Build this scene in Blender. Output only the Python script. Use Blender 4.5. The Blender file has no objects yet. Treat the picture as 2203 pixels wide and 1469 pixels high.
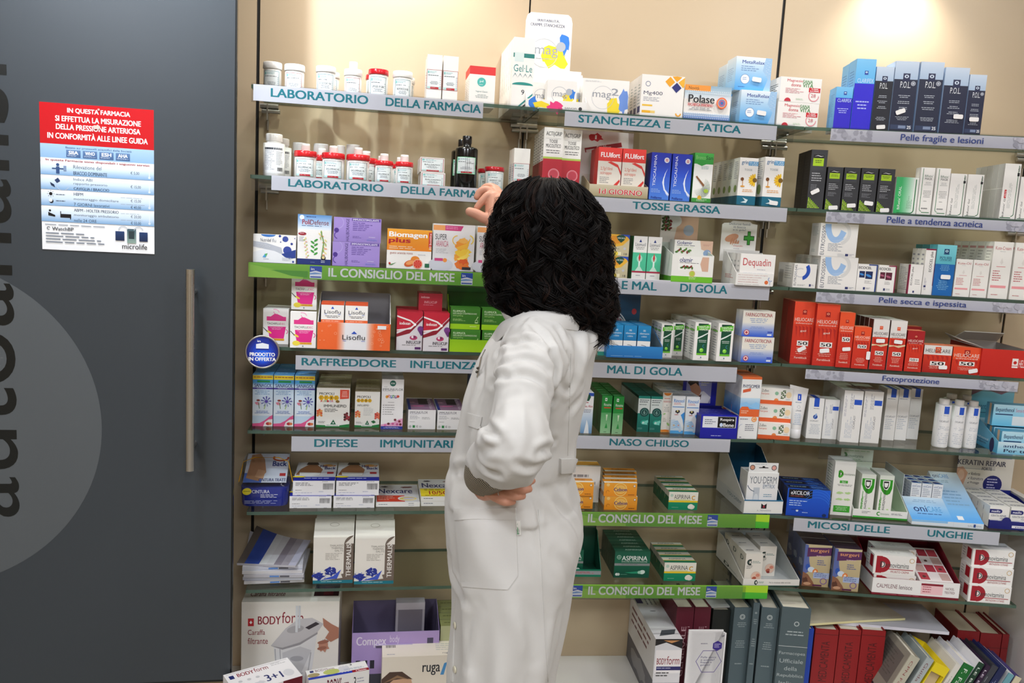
import bpy, math, random
import numpy as np
from mathutils import Vector, Matrix
S = bpy.context.scene
COL = S.collection
# ------------------------------------------------------------ camera
F, CX, CY, CAMZ = 1750.0, 1101.5, 734.5, 1.5
PIT, ROL = math.radians(7.62), math.radians(-3.10)
def _cam_axes():
    r = np.array([1., 0, 0]); fw = np.array([0, math.cos(PIT), -math.sin(PIT)]); d = -np.cross(r, fw)
    c, s = math.cos(ROL), math.sin(ROL)
    return np.array([c*r + s*d, -s*r + c*d, fw])
CM = _cam_axes(); CC = np.array([0, 0, CAMZ])
cam = bpy.data.cameras.new('camera'); camo = bpy.data.objects.new('camera', cam); COL.objects.link(camo)
cam.sensor_fit = 'HORIZONTAL'; cam.sensor_width = 36.0; cam.lens = F*36.0/2203.0; cam.clip_start = 0.02
rot = Matrix((CM[0], -CM[1], -CM[2])).transposed()
camo.matrix_world = Matrix.Translation(Vector(CC)) @ rot.to_4x4()
S.camera = camo
# ------------------------------------------------------------ world, exposure, lamps
W = bpy.data.worlds.new('world'); S.world = W; W.use_nodes = True
bg = W.node_tree.nodes['Background']; bg.inputs[0].default_value = (0.9, 0.95, 1, 1); bg.inputs[1].default_value = 0.015
S.view_settings.view_transform = 'Standard'; S.view_settings.look = 'None'
S.view_settings.exposure = 0.66; S.view_settings.gamma = 1.0; S.view_settings.use_curve_mapping = False
S.cycles.max_bounces = 10; S.cycles.transparent_max_bounces = 24; S.cycles.caustics_reflective = False
S.cycles.use_denoising = True
CEIL = 2.85
def area_lamp(name, loc, sx, sy, power, col, parent=None, spread=180):
    l = bpy.data.lights.new(name, 'AREA'); l.shape = 'RECTANGLE'; l.size = sx; l.size_y = sy; l.energy = power; l.color = col
    l.spread = math.radians(spread)
    o = bpy.data.objects.new(name, l); COL.objects.link(o); o.location = loc
    if parent: o.parent = parent
    return o
PANELS = [(-1.3, 0.2, 16), (0.3, 0.2, 6), (1.75, 0.2, 18), (-1.2, -1.6, 29), (0.8, -1.6, 29)]    # x, y, watts of the ceiling panels
# ------------------------------------------------------------ geometry of the place
ANG = [math.radians(a) for a in (10.05, 6.35, -3.1)]
def ray(x, y): return CM.T @ np.array([(x-CX)/F, (y-CY)/F, 1.])
def proj(P):
    q = CM @ (np.array(P, dtype=float) - CC); return F*q[0]/q[2]+CX, F*q[1]/q[2]+CY
class Bay:
    def __init__(s, O, a):
        s.O = np.array(O); s.a = a; s.t = np.array([math.cos(a), math.sin(a)]); s.n = np.array([-math.sin(a), math.cos(a)])
    def pt(s, u, v, z):
        p = s.O + s.t*u - s.n*v; return Vector((p[0], p[1], z))
    def hit(s, x, y, v):                       # the point of the upright plane v metres before the wall that shows at x, y
        d = ray(x, y); k = (np.dot(s.n, s.O) - v - np.dot(s.n, CC[:2]))/np.dot(s.n, d[:2]); P = CC + d*k
        return float(np.dot(P[:2]-s.O, s.t)), float(P[2])
    def flat(s, x, y, z):                      # the point of the level plane z that shows at x, y
        d = ray(x, y); k = (z - CAMZ)/d[2]; P = CC + d*k; q = P[:2]-s.O
        return float(np.dot(q, s.t)), float(-np.dot(q, s.n))
    def u_at(s, x, v, z, y=700.):              # u of the point at height z, depth v whose picture has this x
        for _ in range(4):
            u = s.hit(x, y, v)[0]; p = s.pt(u, v, z); y = proj(p)[1]
        return u
P0 = (-0.66525, 2.08248); P1 = (-0.00213, 2.2); P2 = (0.67661, 2.27553); P3 = (1.35134, 2.23899)
BAYS = [Bay(P0, ANG[0]), Bay(P1, ANG[1]), Bay(P2, ANG[2])]
BW = 0.675
SZ = [None, 1.793, 1.597, 1.402, 1.209, 1.010, 0.812, 0.617]    # top faces of the glass shelves
SD = 0.24
# ------------------------------------------------------------ materials
def lin(h, a=1.0):
    h = h.lstrip('#'); o = []
    if len(h) == 3: h = ''.join(c+c for c in h)
    for i in (0, 2, 4):
        c = int(h[i:i+2], 16)/255; o.append(c/12.92 if c <= .04045 else ((c+.055)/1.055)**2.4)
    return (o[0], o[1], o[2], a)
MATS = {}
def mat(name, col='#ffffff', rough=.5, metal=0., attr=False, spec=.5, noise=None, bump=None, coat=0., sheen=0., rnoise=True):
    m = bpy.data.materials.new(name); m.use_nodes = True; nt = m.node_tree; b = nt.nodes['Principled BSDF']
    b.inputs['Base Color'].default_value = lin(col); b.inputs['Roughness'].default_value = rough; b.inputs['Metallic'].default_value = metal
    b.inputs['Specular IOR Level'].default_value = spec; b.inputs['Coat Weight'].default_value = coat; b.inputs['Sheen Weight'].default_value = sheen
    tc = nt.nodes.new('ShaderNodeTexCoord')
    src = None
    if attr:
        a = nt.nodes.new('ShaderNodeAttribute'); a.attribute_name = 'print'; nt.links.new(a.outputs['Color'], b.inputs['Base Color'])
    if noise:                                   # (scale, other colour, amount)
        n = nt.nodes.new('ShaderNodeTexNoise'); n.inputs['Scale'].default_value = noise[0]; n.inputs['Detail'].default_value = 4
        mx = nt.nodes.new('ShaderNodeMix'); mx.data_type = 'RGBA'; mx.inputs[6].default_value = lin(col); mx.inputs[7].default_value = lin(noise[1])
        mr = nt.nodes.new('ShaderNodeMath'); mr.operation = 'MULTIPLY'; mr.inputs[1].default_value = noise[2]
        nt.links.new(tc.outputs['Object'], n.inputs['Vector']); nt.links.new(n.outputs['Fac'], mr.inputs[0]); nt.links.new(mr.outputs[0], mx.inputs[0])
        nt.links.new(mx.outputs[2], b.inputs['Base Color'])
    if rnoise:
        n2 = nt.nodes.new('ShaderNodeTexNoise'); n2.inputs['Scale'].default_value = 9.
        mp = nt.nodes.new('ShaderNodeMapRange'); mp.inputs[3].default_value = max(.02, rough*.88); mp.inputs[4].default_value = min(1, rough*1.12)
        nt.links.new(tc.outputs['Object'], n2.inputs['Vector']); nt.links.new(n2.outputs['Fac'], mp.inputs[0]); nt.links.new(mp.outputs[0], b.inputs['Roughness'])
    if bump:                                    # (scale, strength, distance)
        n3 = nt.nodes.new('ShaderNodeTexNoise'); n3.inputs['Scale'].default_value = bump[0]; n3.inputs['Detail'].default_value = 3
        bp = nt.nodes.new('ShaderNodeBump'); bp.inputs['Strength'].default_value = bump[1]; bp.inputs['Distance'].default_value = bump[2]
        nt.links.new(tc.outputs['Object'], n3.inputs['Vector']); nt.links.new(n3.outputs['Fac'], bp.inputs['Height']); nt.links.new(bp.outputs[0], b.inputs['Normal'])
    MATS[name] = m; return m
def clear_mat(name, tint, ior=1.45, rough=.03, body=None, amount=0.):
    m = bpy.data.materials.new(name); m.use_nodes = True; nt = m.node_tree; nt.nodes.remove(nt.nodes['Principled BSDF'])
    out = nt.nodes['Material Output']; tr = nt.nodes.new('ShaderNodeBsdfTransparent'); tr.inputs[0].default_value = lin(tint)
    gl = nt.nodes.new('ShaderNodeBsdfGlossy'); gl.inputs['Roughness'].default_value = rough
    geo = nt.nodes.new('ShaderNodeNewGeometry'); dt = nt.nodes.new('ShaderNodeVectorMath'); dt.operation = 'DOT_PRODUCT'
    nt.links.new(geo.outputs['Normal'], dt.inputs[0]); nt.links.new(geo.outputs['Incoming'], dt.inputs[1])
    def mth(op, a, b=None):
        q = nt.nodes.new('ShaderNodeMath'); q.operation = op
        for i, k in enumerate((a, b)):
            if k is None: continue
            if isinstance(k, (int, float)): q.inputs[i].default_value = k
            else: nt.links.new(k, q.inputs[i])
        return q.outputs[0]
    r0 = ((ior-1)/(ior+1))**2; fz = mth('ADD', mth('MULTIPLY', mth('POWER', mth('SUBTRACT', 1., mth('ABSOLUTE', dt.outputs['Value'])), 5.), .8-r0), r0)
    mx = nt.nodes.new('ShaderNodeMixShader'); nt.links.new(fz, mx.inputs[0]); nt.links.new(gl.outputs[0], mx.inputs[2])
    if body:
        df = nt.nodes.new('ShaderNodeBsdfDiffuse'); df.inputs[0].default_value = lin(body)
        m2 = nt.nodes.new('ShaderNodeMixShader'); m2.inputs[0].default_value = amount
        nt.links.new(tr.outputs[0], m2.inputs[1]); nt.links.new(df.outputs[0], m2.inputs[2]); nt.links.new(m2.outputs[0], mx.inputs[1])
    else: nt.links.new(tr.outputs[0], mx.inputs[1])
    nt.links.new(mx.outputs[0], out.inputs[0]); MATS[name] = m; return m
mat('card', attr=True, rough=.42); mat('gloss', attr=True, rough=.18, coat=.3); mat('paper', attr=True, rough=.7); mat('cloth_book', attr=True, rough=.6, bump=(900, .15, .0005))
mat('wall', '#c0ad91', .38, noise=(3, '#baa78a', .6)); mat('white_board', '#eceae4', .4, noise=(4, '#e2e0da', .5))
mat('slot', '#0b0b0b', .6); mat('steel', '#c4c3bf', .28, 1.); mat('steel_dark', '#57534a', .35, 1.); mat('floor', '#9a958c', .3, noise=(5, '#8c877e', .7)); mat('ceiling', '#f0efeb', .8)
mat('door', '#3b4146', .33, spec=.5, noise=(2, '#373d42', .5)); mat('door_film', '#575c5f', .42, noise=(3, '#53585b', .5)); mat('door_edge', '#101414', .3)
mat('white_plastic', '#f1f1ee', .3); mat('lamp_white', '#f4f4f0', .5)
clear_mat('glass', '#f4f8f4', 1.4); clear_mat('acrylic', '#f3f4f6', 1.4, .06); clear_mat('blister', '#e9ecef', 1.35, .08)
clear_mat('glass_edge', '#8fa79a', 1.5, .1, '#5c7a6b', .55); clear_mat('frosted', '#f2f2f2', 1.3, .3, '#efecec', .6)
# ------------------------------------------------------------ mesh building
TXT = {}
_fc = bpy.data.curves.new('lettering', 'FONT'); _fo = bpy.data.objects.new('lettering', _fc)
def text_mesh(s, bold=0., res=2):
    k = (s, bold, res)
    if k not in TXT:
        _fc.body = s; _fc.resolution_u = res
        m = _fo.to_mesh(); v = np.array([p.co[:2] for p in m.vertices]) if len(m.vertices) else np.zeros((1, 2))
        f = [tuple(p.vertices) for p in m.polygons]; _fo.to_mesh_clear(); n0 = len(v); V = v; Fc = f; ly = np.zeros(n0)
        sh = [] if bold <= .012 else [(-bold, 0), (bold, 0)] if bold <= .024 else [(-bold, -bold*.5), (bold, -bold*.5), (-bold, bold*.5), (bold, bold*.5)]
        for i, q in enumerate(sh):
            if i == 0: V = v+q
            else: V = np.concatenate([V, v+q]); Fc = Fc+[tuple(j+n0*i for j in p) for p in f]; ly = np.concatenate([ly, np.full(n0, i)])
        v = V; mn = v.min(0); mx = v.max(0); v = (v-mn)/np.maximum(mx-mn, 1e-6); TXT[k] = (v, Fc, ly)
    return TXT[k]
class Mb:
    def __init__(s): s.v = []; s.f = []; s.c = []; s.m = []; s.sm = []
    def face(s, pts, col, m=0, smooth=False):
        i = len(s.v); s.v += [tuple(p) for p in pts]; s.f.append(tuple(range(i, i+len(pts))))
        s.c.append(col if isinstance(col, list) else [col]*len(pts)); s.m.append(m); s.sm.append(smooth)
    def box(s, x0, x1, y0, y1, z0, z1, col, m=0):
        A = [(x0, y0, z0), (x1, y0, z0), (x1, y1, z0), (x0, y1, z0), (x0, y0, z1), (x1, y0, z1), (x1, y1, z1), (x0, y1, z1)]
        for q in ((0, 1, 5, 4), (1, 2, 6, 5), (2, 3, 7, 6), (3, 0, 4, 7), (4, 5, 6, 7), (3, 2, 1, 0)): s.face([A[k] for k in q], col, m)
    def hexa(s, A, col, m=0):                   # eight corners: bottom ring, top ring
        for q in ((0, 1, 5, 4), (1, 2, 6, 5), (2, 3, 7, 6), (3, 0, 4, 7), (4, 5, 6, 7), (3, 2, 1, 0)): s.face([A[k] for k in q], col, m)
    def prism(s, pts, vec, col, m=0):           # a flat outline pushed along vec
        vec = Vector(vec); P = [Vector(p) for p in pts]; Q = [p+vec for p in P]; n = len(P)
        s.face(P[::-1], col, m); s.face(Q, col, m)
        for i in range(n): s.face([P[i], P[(i+1) % n], Q[(i+1) % n], Q[i]], col, m)
    def grid(s, rows, col, m=0, closed=True, smooth=True, colf=None):
        n = len(rows[0]); i0 = len(s.v)
        for r in rows: s.v += [tuple(p) for p in r]
        for i in range(len(rows)-1):
            for j in range(n if closed else n-1):
                k = (j+1) % n
                s.f.append((i0+i*n+j, i0+i*n+k, i0+(i+1)*n+k, i0+(i+1)*n+j)); c = colf(i, j) if colf else col
                s.c.append([c]*4); s.m.append(m); s.sm.append(smooth)
    def cap(s, ring, col, m=0, flip=False): s.face(list(ring)[::-1] if flip else list(ring), col, m)
    def lathe(s, prof, col, seg=32, m=0, cx=0, cy=0, sx=1., sy=1., colf=None, smooth=True):
        rows = [[(cx+sx*r*math.cos(2*math.pi*j/seg), cy+sy*r*math.sin(2*math.pi*j/seg), z) for j in range(seg)] for r, z in prof]
        s.grid(rows, col, m, True, smooth, colf)
        s.cap(rows[0], colf(0, 0) if colf else col, m, True); s.cap(rows[-1], colf(len(prof)-2, 0) if colf else col, m)
    def tube(s, pts, r, col, seg=8, m=0):
        P = [Vector(p) for p in pts]; rows = []
        up = Vector((0, 0, 1)) if abs((P[1]-P[0]).normalized().z) < .9 else Vector((1, 0, 0))
        for i, p in enumerate(P):
            d = (P[min(i+1, len(P)-1)]-P[max(i-1, 0)]).normalized(); a = d.cross(up).normalized(); b = a.cross(d)
            rr = r[i] if isinstance(r, (list, tuple)) else r
            rows.append([p + (a*math.cos(2*math.pi*j/seg)+b*math.sin(2*math.pi*j/seg))*rr for j in range(seg)])
        s.grid(rows, col, m); s.cap(rows[0], col, m); s.cap(rows[-1], col, m, True)
    def build(s, name, mats, parent=None, loc=None, rz=None):
        me = bpy.data.meshes.new(name); me.from_pydata(s.v, [], s.f)
        if isinstance(mats, str): mats = [mats]
        for k in mats: me.materials.append(MATS[k])
        at = me.color_attributes.new('print', 'FLOAT_COLOR', 'CORNER')
        flat = [ch for fc in s.c for c in fc for ch in c]; at.data.foreach_set('color', flat)
        me.polygons.foreach_set('material_index', s.m); me.polygons.foreach_set('use_smooth', s.sm)
        me.update(); o = bpy.data.objects.new(name, me); COL.objects.link(o)
        if parent: o.parent = parent
        if loc is not None: o.location = loc
        if rz is not None: o.rotation_euler = (0, 0, rz)
        return o
PAL = dict(W='#f4f2ee', K='#15151a', G='#8a8d90', LG='#c9cbcc', DG='#4c4f55', T='#0f8392', R='#cf1f2b', DR='#8c1322', B='#1b3fc4', N='#141b52', SK='#8fc4ea', LB='#cfe4f2',
           Y='#f6c81e', O='#f08a1c', GR='#2f9e3a', DGR='#0d5a3c', LGR='#a5cf2c', P='#8f6fc9', PK='#e52a8a', TL='#1f9e92', SK2='#5aa8e0', BR='#7a4a2c', SKN='#d9a17c', CR='#f0ead8')
_cc = {}
def C(c):
    if not isinstance(c, str): return c
    if c not in _cc: _cc[c] = lin(PAL.get(c, c))
    return _cc[c]
class Face:                                     # a printed side: prints lie on it as thin layers of ink
    def __init__(s, mb, O, U, V, w, h, m=0, lift=.00003):
        s.mb = mb; s.O = Vector(O); s.U = Vector(U); s.V = Vector(V); s.N = s.U.cross(s.V); s.w = w; s.h = h; s.m = m; s.k = 1; s.lift = lift
        s.rnd = random.Random(int(w*1e5)+int(h*1e5)*7)
    def P(s, x, y): return s.O + s.U*(x*s.w) + s.V*(y*s.h) + s.N*(s.k*s.lift)
    def p(s, pts, c, m=None):
        s.mb.face([s.P(*q) for q in pts], C(c), s.m if m is None else m); s.k += 1; return s
    def r(s, x0, y0, x1, y1, c, c2=None, hz=False):
        c = C(c); c2 = C(c2) if c2 else c
        if c2 is not c and not isinstance(s, CylFace):
            m5 = [tuple(((a**.4545)*(1-i/5)+(b**.4545)*i/5)**2.2 for a, b in zip(c, c2)) for i in range(6)]
            for i in range(5):
                a, b = i/5, (i+1)/5; X = (x0+(x1-x0)*a, x0+(x1-x0)*b) if hz else (x0, x1); Y = (y0, y1) if hz else (y0+(y1-y0)*a, y0+(y1-y0)*b); p, q = m5[i], m5[i+1]
                s.mb.face([s.P(X[0], Y[0]), s.P(X[1], Y[0]), s.P(X[1], Y[1]), s.P(X[0], Y[1])], [p, q, q, p] if hz else [p, p, q, q], s.m)
            s.k += 1; return s
        s.mb.face([s.P(x0, y0), s.P(x1, y0), s.P(x1, y1), s.P(x0, y1)], [c, c2, c2, c] if hz else [c, c, c2, c2], s.m); s.k += 1; return s
    def e(s, cx, cy, rx, ry, c, rot=0., n=20, a0=0., a1=360.):
        k = s.w/s.h; pts = []
        for i in range(n if a1-a0 >= 360 else n+1):
            a = math.radians(a0+(a1-a0)*i/n); x = rx*math.cos(a); y = ry*math.sin(a)
            cr, sr = math.cos(math.radians(rot)), math.sin(math.radians(rot)); pts.append((cx+x*cr-y*sr, cy+(x*sr+y*cr)*k))
        return s.p(pts, c)
    def ring(s, cx, cy, r, t, c, a0=0., a1=360., n=24, ry=None):
        k = s.w/s.h; c = C(c); ry = ry or r
        for i in range(n):
            a, b = [math.radians(a0+(a1-a0)*(i+j)/n) for j in (0, 1)]
            q = [(cx+rr*math.cos(x), cy+rq*math.sin(x)*k) for rr, rq, x in ((r, ry, a), (r, ry, b), (r-t, ry-t, b), (r-t, ry-t, a))]
            s.mb.face([s.P(*z) for z in q], c, s.m)
        s.k += 1; return s
    def t(s, txt, x0, y0, x1, y1, c, b=.015, rot=0, res=2):
        v, f, ly = text_mesh(txt, b, res); c = C(c); i0 = len(s.mb.v); k0 = s.k
        for (x, y), L in zip(v, ly):
            s.k = k0+L
            if rot == 90: X, Y = x1-(x1-x0)*y, y0+(y1-y0)*x
            elif rot == -90: X, Y = x0+(x1-x0)*y, y1-(y1-y0)*x
            else: X, Y = x0+(x1-x0)*x + (rot and (y1-y0)*y*rot), y0+(y1-y0)*y
            s.mb.v.append(tuple(s.P(X, Y)))
        for q in f: s.mb.f.append(tuple(i+i0 for i in q)); s.mb.c.append([c]*len(q)); s.mb.m.append(s.m); s.mb.sm.append(False)
        s.k += 1; return s
    def n(s, x0, y0, x1, y1, rows, c, fill=.36, mid=False, vert=False):     # lines too small to read
        c = C(c); R = s.rnd
        for i in range(rows):
            if not vert:
                ya = y1-(y1-y0)*(i+.15)/rows; yb = ya-(y1-y0)/rows*fill; L = (x1-x0)*R.uniform(.6, 1); x = x0+((x1-x0)-L)/2 if mid else x0; e = x+L
                while x < e-1e-4:
                    wd = min(e-x, (x1-x0)*R.uniform(.1, .28)); s.mb.face([s.P(x, yb), s.P(x+wd, yb), s.P(x+wd, ya), s.P(x, ya)], c, s.m); x += wd+(x1-x0)*.035
            else:
                xa = x0+(x1-x0)*(i+.15)/rows; xb = xa+(x1-x0)/rows*fill; L = (y1-y0)*R.uniform(.6, 1); y = y0; e = y+L
                while y < e-1e-4:
                    wd = min(e-y, (y1-y0)*R.uniform(.1, .28)); s.mb.face([s.P(xa, y), s.P(xb, y), s.P(xb, y+wd), s.P(xa, y+wd)], c, s.m); y += wd+(y1-y0)*.035
        s.k += 1; return s
    def bars(s, x0, y0, x1, y1, c='K', n=14):
        R = s.rnd; x = x0; st = (x1-x0)/n
        for i in range(n): s.mb.face([s.P(x, y0), s.P(x+st*R.uniform(.25, .7), y0), s.P(x+st*.6, y1), s.P(x, y1)], C(c), s.m); x += st
        s.k += 1; return s
    def blob(s, cx, cy, rx, ry, c, sd=1, n=14, j=.35):
        R = random.Random(sd); k = s.w/s.h
        return s.p([(cx+rx*(1+R.uniform(-j, j))*math.cos(2*math.pi*i/n), cy+ry*(1+R.uniform(-j, j))*math.sin(2*math.pi*i/n)*k) for i in range(n)], c)
    def sub(s, x0, y0, x1, y1):
        g = Face(s.mb, s.O+s.U*(x0*s.w)+s.V*(y0*s.h), s.U, s.V, s.w*(x1-x0), s.h*(y1-y0), s.m, s.lift); g.k = s.k+1; return g
class Carton(Mb):                               # a folding carton: front, sides, top with its tuck flap
    def __init__(s, w, h, d, col='W', side=None, top=None, m=0):
        Mb.__init__(s); s.w, s.h, s.d = w, h, d; x = w/2; y = d/2; c = C(col); sc = C(side or col); tp = C(top or side or col)
        A = [(-x, -y, 0), (x, -y, 0), (x, y, 0), (-x, y, 0), (-x, -y, h), (x, -y, h), (x, y, h), (-x, y, h)]
        for q, cc in (((0, 1, 5, 4), c), ((1, 2, 6, 5), sc), ((2, 3, 7, 6), c), ((3, 0, 4, 7), sc), ((4, 5, 6, 7), tp), ((3, 2, 1, 0), c)): s.face([A[k] for k in q], cc, m)
        s.F = Face(s, (-x, -y, 0), (1, 0, 0), (0, 0, 1), w, h, m); s.L = Face(s, (-x, y, 0), (0, -1, 0), (0, 0, 1), d, h, m)
        s.R = Face(s, (x, -y, 0), (0, 1, 0), (0, 0, 1), d, h, m); s.T = Face(s, (-x, -y, h), (1, 0, 0), (0, 1, 0), w, d, m)
        s.B = Face(s, (x, y, 0), (-1, 0, 0), (0, 0, 1), w, h, m)
        s.st = []
        s.T.r(.03, .93, .97, .96, tuple(q*.72 for q in tp[:3])+(1,))      # slit where the flap tucks in
        s.L.r(0, .988, .9, .994, tuple(q*.75 for q in sc[:3])+(1,)); s.R.r(.1, .988, 1, .994, tuple(q*.75 for q in sc[:3])+(1,))
    def sticker(s, x, y, w=.3, rot=0): s.st.append((x, y, w, rot))
def price_sticker(b, o):
    for x, y, w, rot in b.st:
        g = Mb(); W_ = w*b.w; H_ = W_*.46; fx = -b.w/2+x*b.w; fz = y*b.h; pts = []
        for px, pz in ((-.5, -.3), (-.42, -.5), (.42, -.5), (.5, -.3), (.5, .3), (.42, .5), (-.42, .5), (-.5, .3)):
            a = math.radians(rot); X = px*W_; Z = pz*H_; pts.append((fx+X*math.cos(a)-Z*math.sin(a), -b.d/2-.0034, fz+X*math.sin(a)+Z*math.cos(a)))
        g.prism(pts, (0, .0006, 0), C('#f3f2f1')); g.build('price_sticker', 'paper', o)
def tag(o, label, cat, group=None, kind=None):
    o['label'] = label; o['category'] = cat
    if group: o['group'] = group
    if kind: o['kind'] = kind
    return o
def struct(o): o['kind'] = 'structure'; return o
def empty(name, loc, rz=0.):
    o = bpy.data.objects.new(name, None); COL.objects.link(o); o.location = loc; o.rotation_euler = (0, 0, rz); o.empty_display_size = .02; return o
def dup(o, parent=None, skip='~'):
    c = o.copy(); COL.objects.link(c)
    if parent: c.parent = parent
    for ch in list(o.children):
        if not ch.name.startswith(skip): dup(ch, c, skip)
    return c
# ------------------------------------------------------------ putting things where the photo shows them
KX = [0, 0, 1.]
def crop(x, y, s): KX[:] = [x, y, s]
def px(x, y): return KX[0]+x/KX[2], KX[1]+y/KX[2]
class It: pass
def measure(bay, z, xl, xr, yt, yb=None, v=None):
    B = BAYS[bay]; X0, Y = px(xl, yb if yb is not None else 0); X1 = px(xr, 0)[0]; r = It(); r.bay = bay; r.z = z
    if yb is not None: u0, v = B.flat(X0, Y, z)
    else: u0 = B.u_at(X0, v, z)
    v = min(v, .262); u0 = B.u_at(X0, v, z)
    u1 = B.u_at(X1, v, z); r.u0, r.u1, r.v = u0, u1, v; r.w = u1-u0
    r.h = None if yt is None else B.hit(X0, px(0, yt)[1], v)[1]-z
    return r
LOG = []
def carton(bay, row, xl, xr, yt, yb, d, design, label, v=None, on=None, h=None, behind=0, group=None, rot=0., cat='medicine box', name='medicine_carton', fromtop=None, z=None, blabel=None, m='card', gap=.0015, w=None):
    if z is None: z = on.z+on.h+.0004 if on else SZ[row]
    if on and v is None and yb is None: v = on.v
    r = measure(bay, z, xl, xr, yt, yb if not on else None, v)
    if h: r.h = h
    if w: r.u1 = r.u0+w; r.w = w
    r.w -= .0012; r.d = d; uc = (r.u0+r.u1)/2
    b = design(r.w, r.h, d); B = BAYS[bay]; a = math.radians(rot)
    cv = r.v-d/2
    if cv-d/2 < .001: cv = d/2+.001
    r.v = cv+d/2
    o = b.build(name, [m], None, B.pt(uc, cv, z), B.a+a); price_sticker(b, o); tag(o, label, cat, group)
    r.o = o; r.uc = uc; r.cv = cv; LOG.append((label, round(r.w, 3), round(r.h, 3), round(r.v, 3)))
    ORD = ['second', 'third', 'fourth', 'fifth', 'sixth', 'seventh', 'eighth']
    r.all = [r]
    for i in range(behind):
        vv = cv-(d+gap)*(i+1)
        if vv-d/2 < .0005: break
        c = dup(o, None, 'price'); c.location = B.pt(uc, vv, z); c['label'] = (blabel or label)+', '+ORD[i]+' from the front'
        q = It(); q.__dict__.update(r.__dict__); q.v = vv+d/2; q.cv = vv; q.o = c; r.all.append(q)
    return r
def again(src, bay, xl, xr, yb, label, v=None, on=None, z=None, group=None, behind=0, rot=0., gap=.0015, row=None, blabel=None):
    if z is None: z = on.z+on.h+.0004 if on else src.z
    r = measure(bay, z, xl, xr, None, None if on else yb, v if v is not None else (src.v if (on or yb is None) else None)); B = BAYS[bay]
    c = dup(src.o); q = It(); q.__dict__.update(src.__dict__); q.z = z; q.bay = bay; q.u0 = r.u0; q.u1 = r.u0+src.w; q.uc = (r.u0+r.u1)/2; q.v = r.v; q.cv = r.v-src.d/2; q.o = c
    if q.cv-q.d/2 < .001: q.cv = q.d/2+.001; q.v = q.cv+q.d/2
    c.location = B.pt(q.uc, q.cv, z); c.rotation_euler = (0, 0, B.a+math.radians(rot)); c['label'] = label
    if group: c['group'] = group
    ORD = ['second', 'third', 'fourth', 'fifth', 'sixth', 'seventh', 'eighth']; q.all = [q]
    for i in range(behind):
        vv = q.cv-(q.d+gap)*(i+1)
        if vv-q.d/2 < .0005: break
        k = dup(c, None, 'price'); k.location = B.pt(q.uc, vv, z); k['label'] = (blabel or label)+', '+ORD[i]+' from the front'
        e = It(); e.__dict__.update(q.__dict__); e.v = vv+q.d/2; e.cv = vv; e.o = k; q.all.append(e)
    return q

def ds(col='W', side=None, top=None, fn=None, m=0):
    def f(w, h, d):
        b = Carton(w, h, d, col, side, top, m)
        if fn: fn(b)
        return b
    return f
class CylFace(Face):
    def __init__(s, mb, r, z0, h, a0, a1, m=0):
        s.mb = mb; s.R_ = r; s.z0 = z0; s.h = h; s.a0 = math.radians(a0); s.a1 = math.radians(a1); s.w = r*(s.a1-s.a0); s.m = m; s.k = 1; s.lift = .00003; s.rnd = random.Random(int(r*1e5)+int(h*1e5))
    def P(s, x, y):
        a = s.a0+(s.a1-s.a0)*x; q = s.R_+s.k*s.lift; return Vector((q*math.sin(a), -q*math.cos(a), s.z0+s.h*y))
    def r(s, x0, y0, x1, y1, c, c2=None, hz=False, seg=10):
        c = C(c)
        for i in range(seg):
            a, b = x0+(x1-x0)*i/seg, x0+(x1-x0)*(i+1)/seg; s.mb.face([s.P(a, y0), s.P(b, y0), s.P(b, y1), s.P(a, y1)], c, s.m)
        s.k += 1; return s
def lab_label(f, name='', sub=1, edge='T', foot=True):     # the pharmacy's own printed label
    f.r(0, 0, 1, 1, '#e9f0f1'); e = .025; ey = .02
    for q in ((0, 0, e, 1), (1-e, 0, 1, 1), (0, 1-ey, 1, 1), (0, 0, 1, ey)): f.r(*q, edge)
    f.r(.05, .8, .16, .93, '#8cc9c5'); f.n(.2, .8, .7, .92, 2, '#7fb9bd'); f.n(.08, .66, .85, .74, 1, '#4a4f57'); f.n(.88, .1, .95, .7, 6, '#9aa3aa')
    if name: f.t(name, .16, .47, .84, .57, '#23262c', .01)
    f.n(.2, .24, .8, .42, 3, '#7b828c', mid=True); f.r(.04, .05, .96, .14, '#b7dcd9')
    if foot: f.r(.25, .03, .8, .13, '#b8202c'); f.n(.3, .06, .75, .1, 1, '#e9c6c8')
def measure_c(bay, row, xl, xr, yt, v, z=None):
    z = SZ[row] if z is None else z; return measure(bay, z, xl, xr, yt, None, v)
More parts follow.
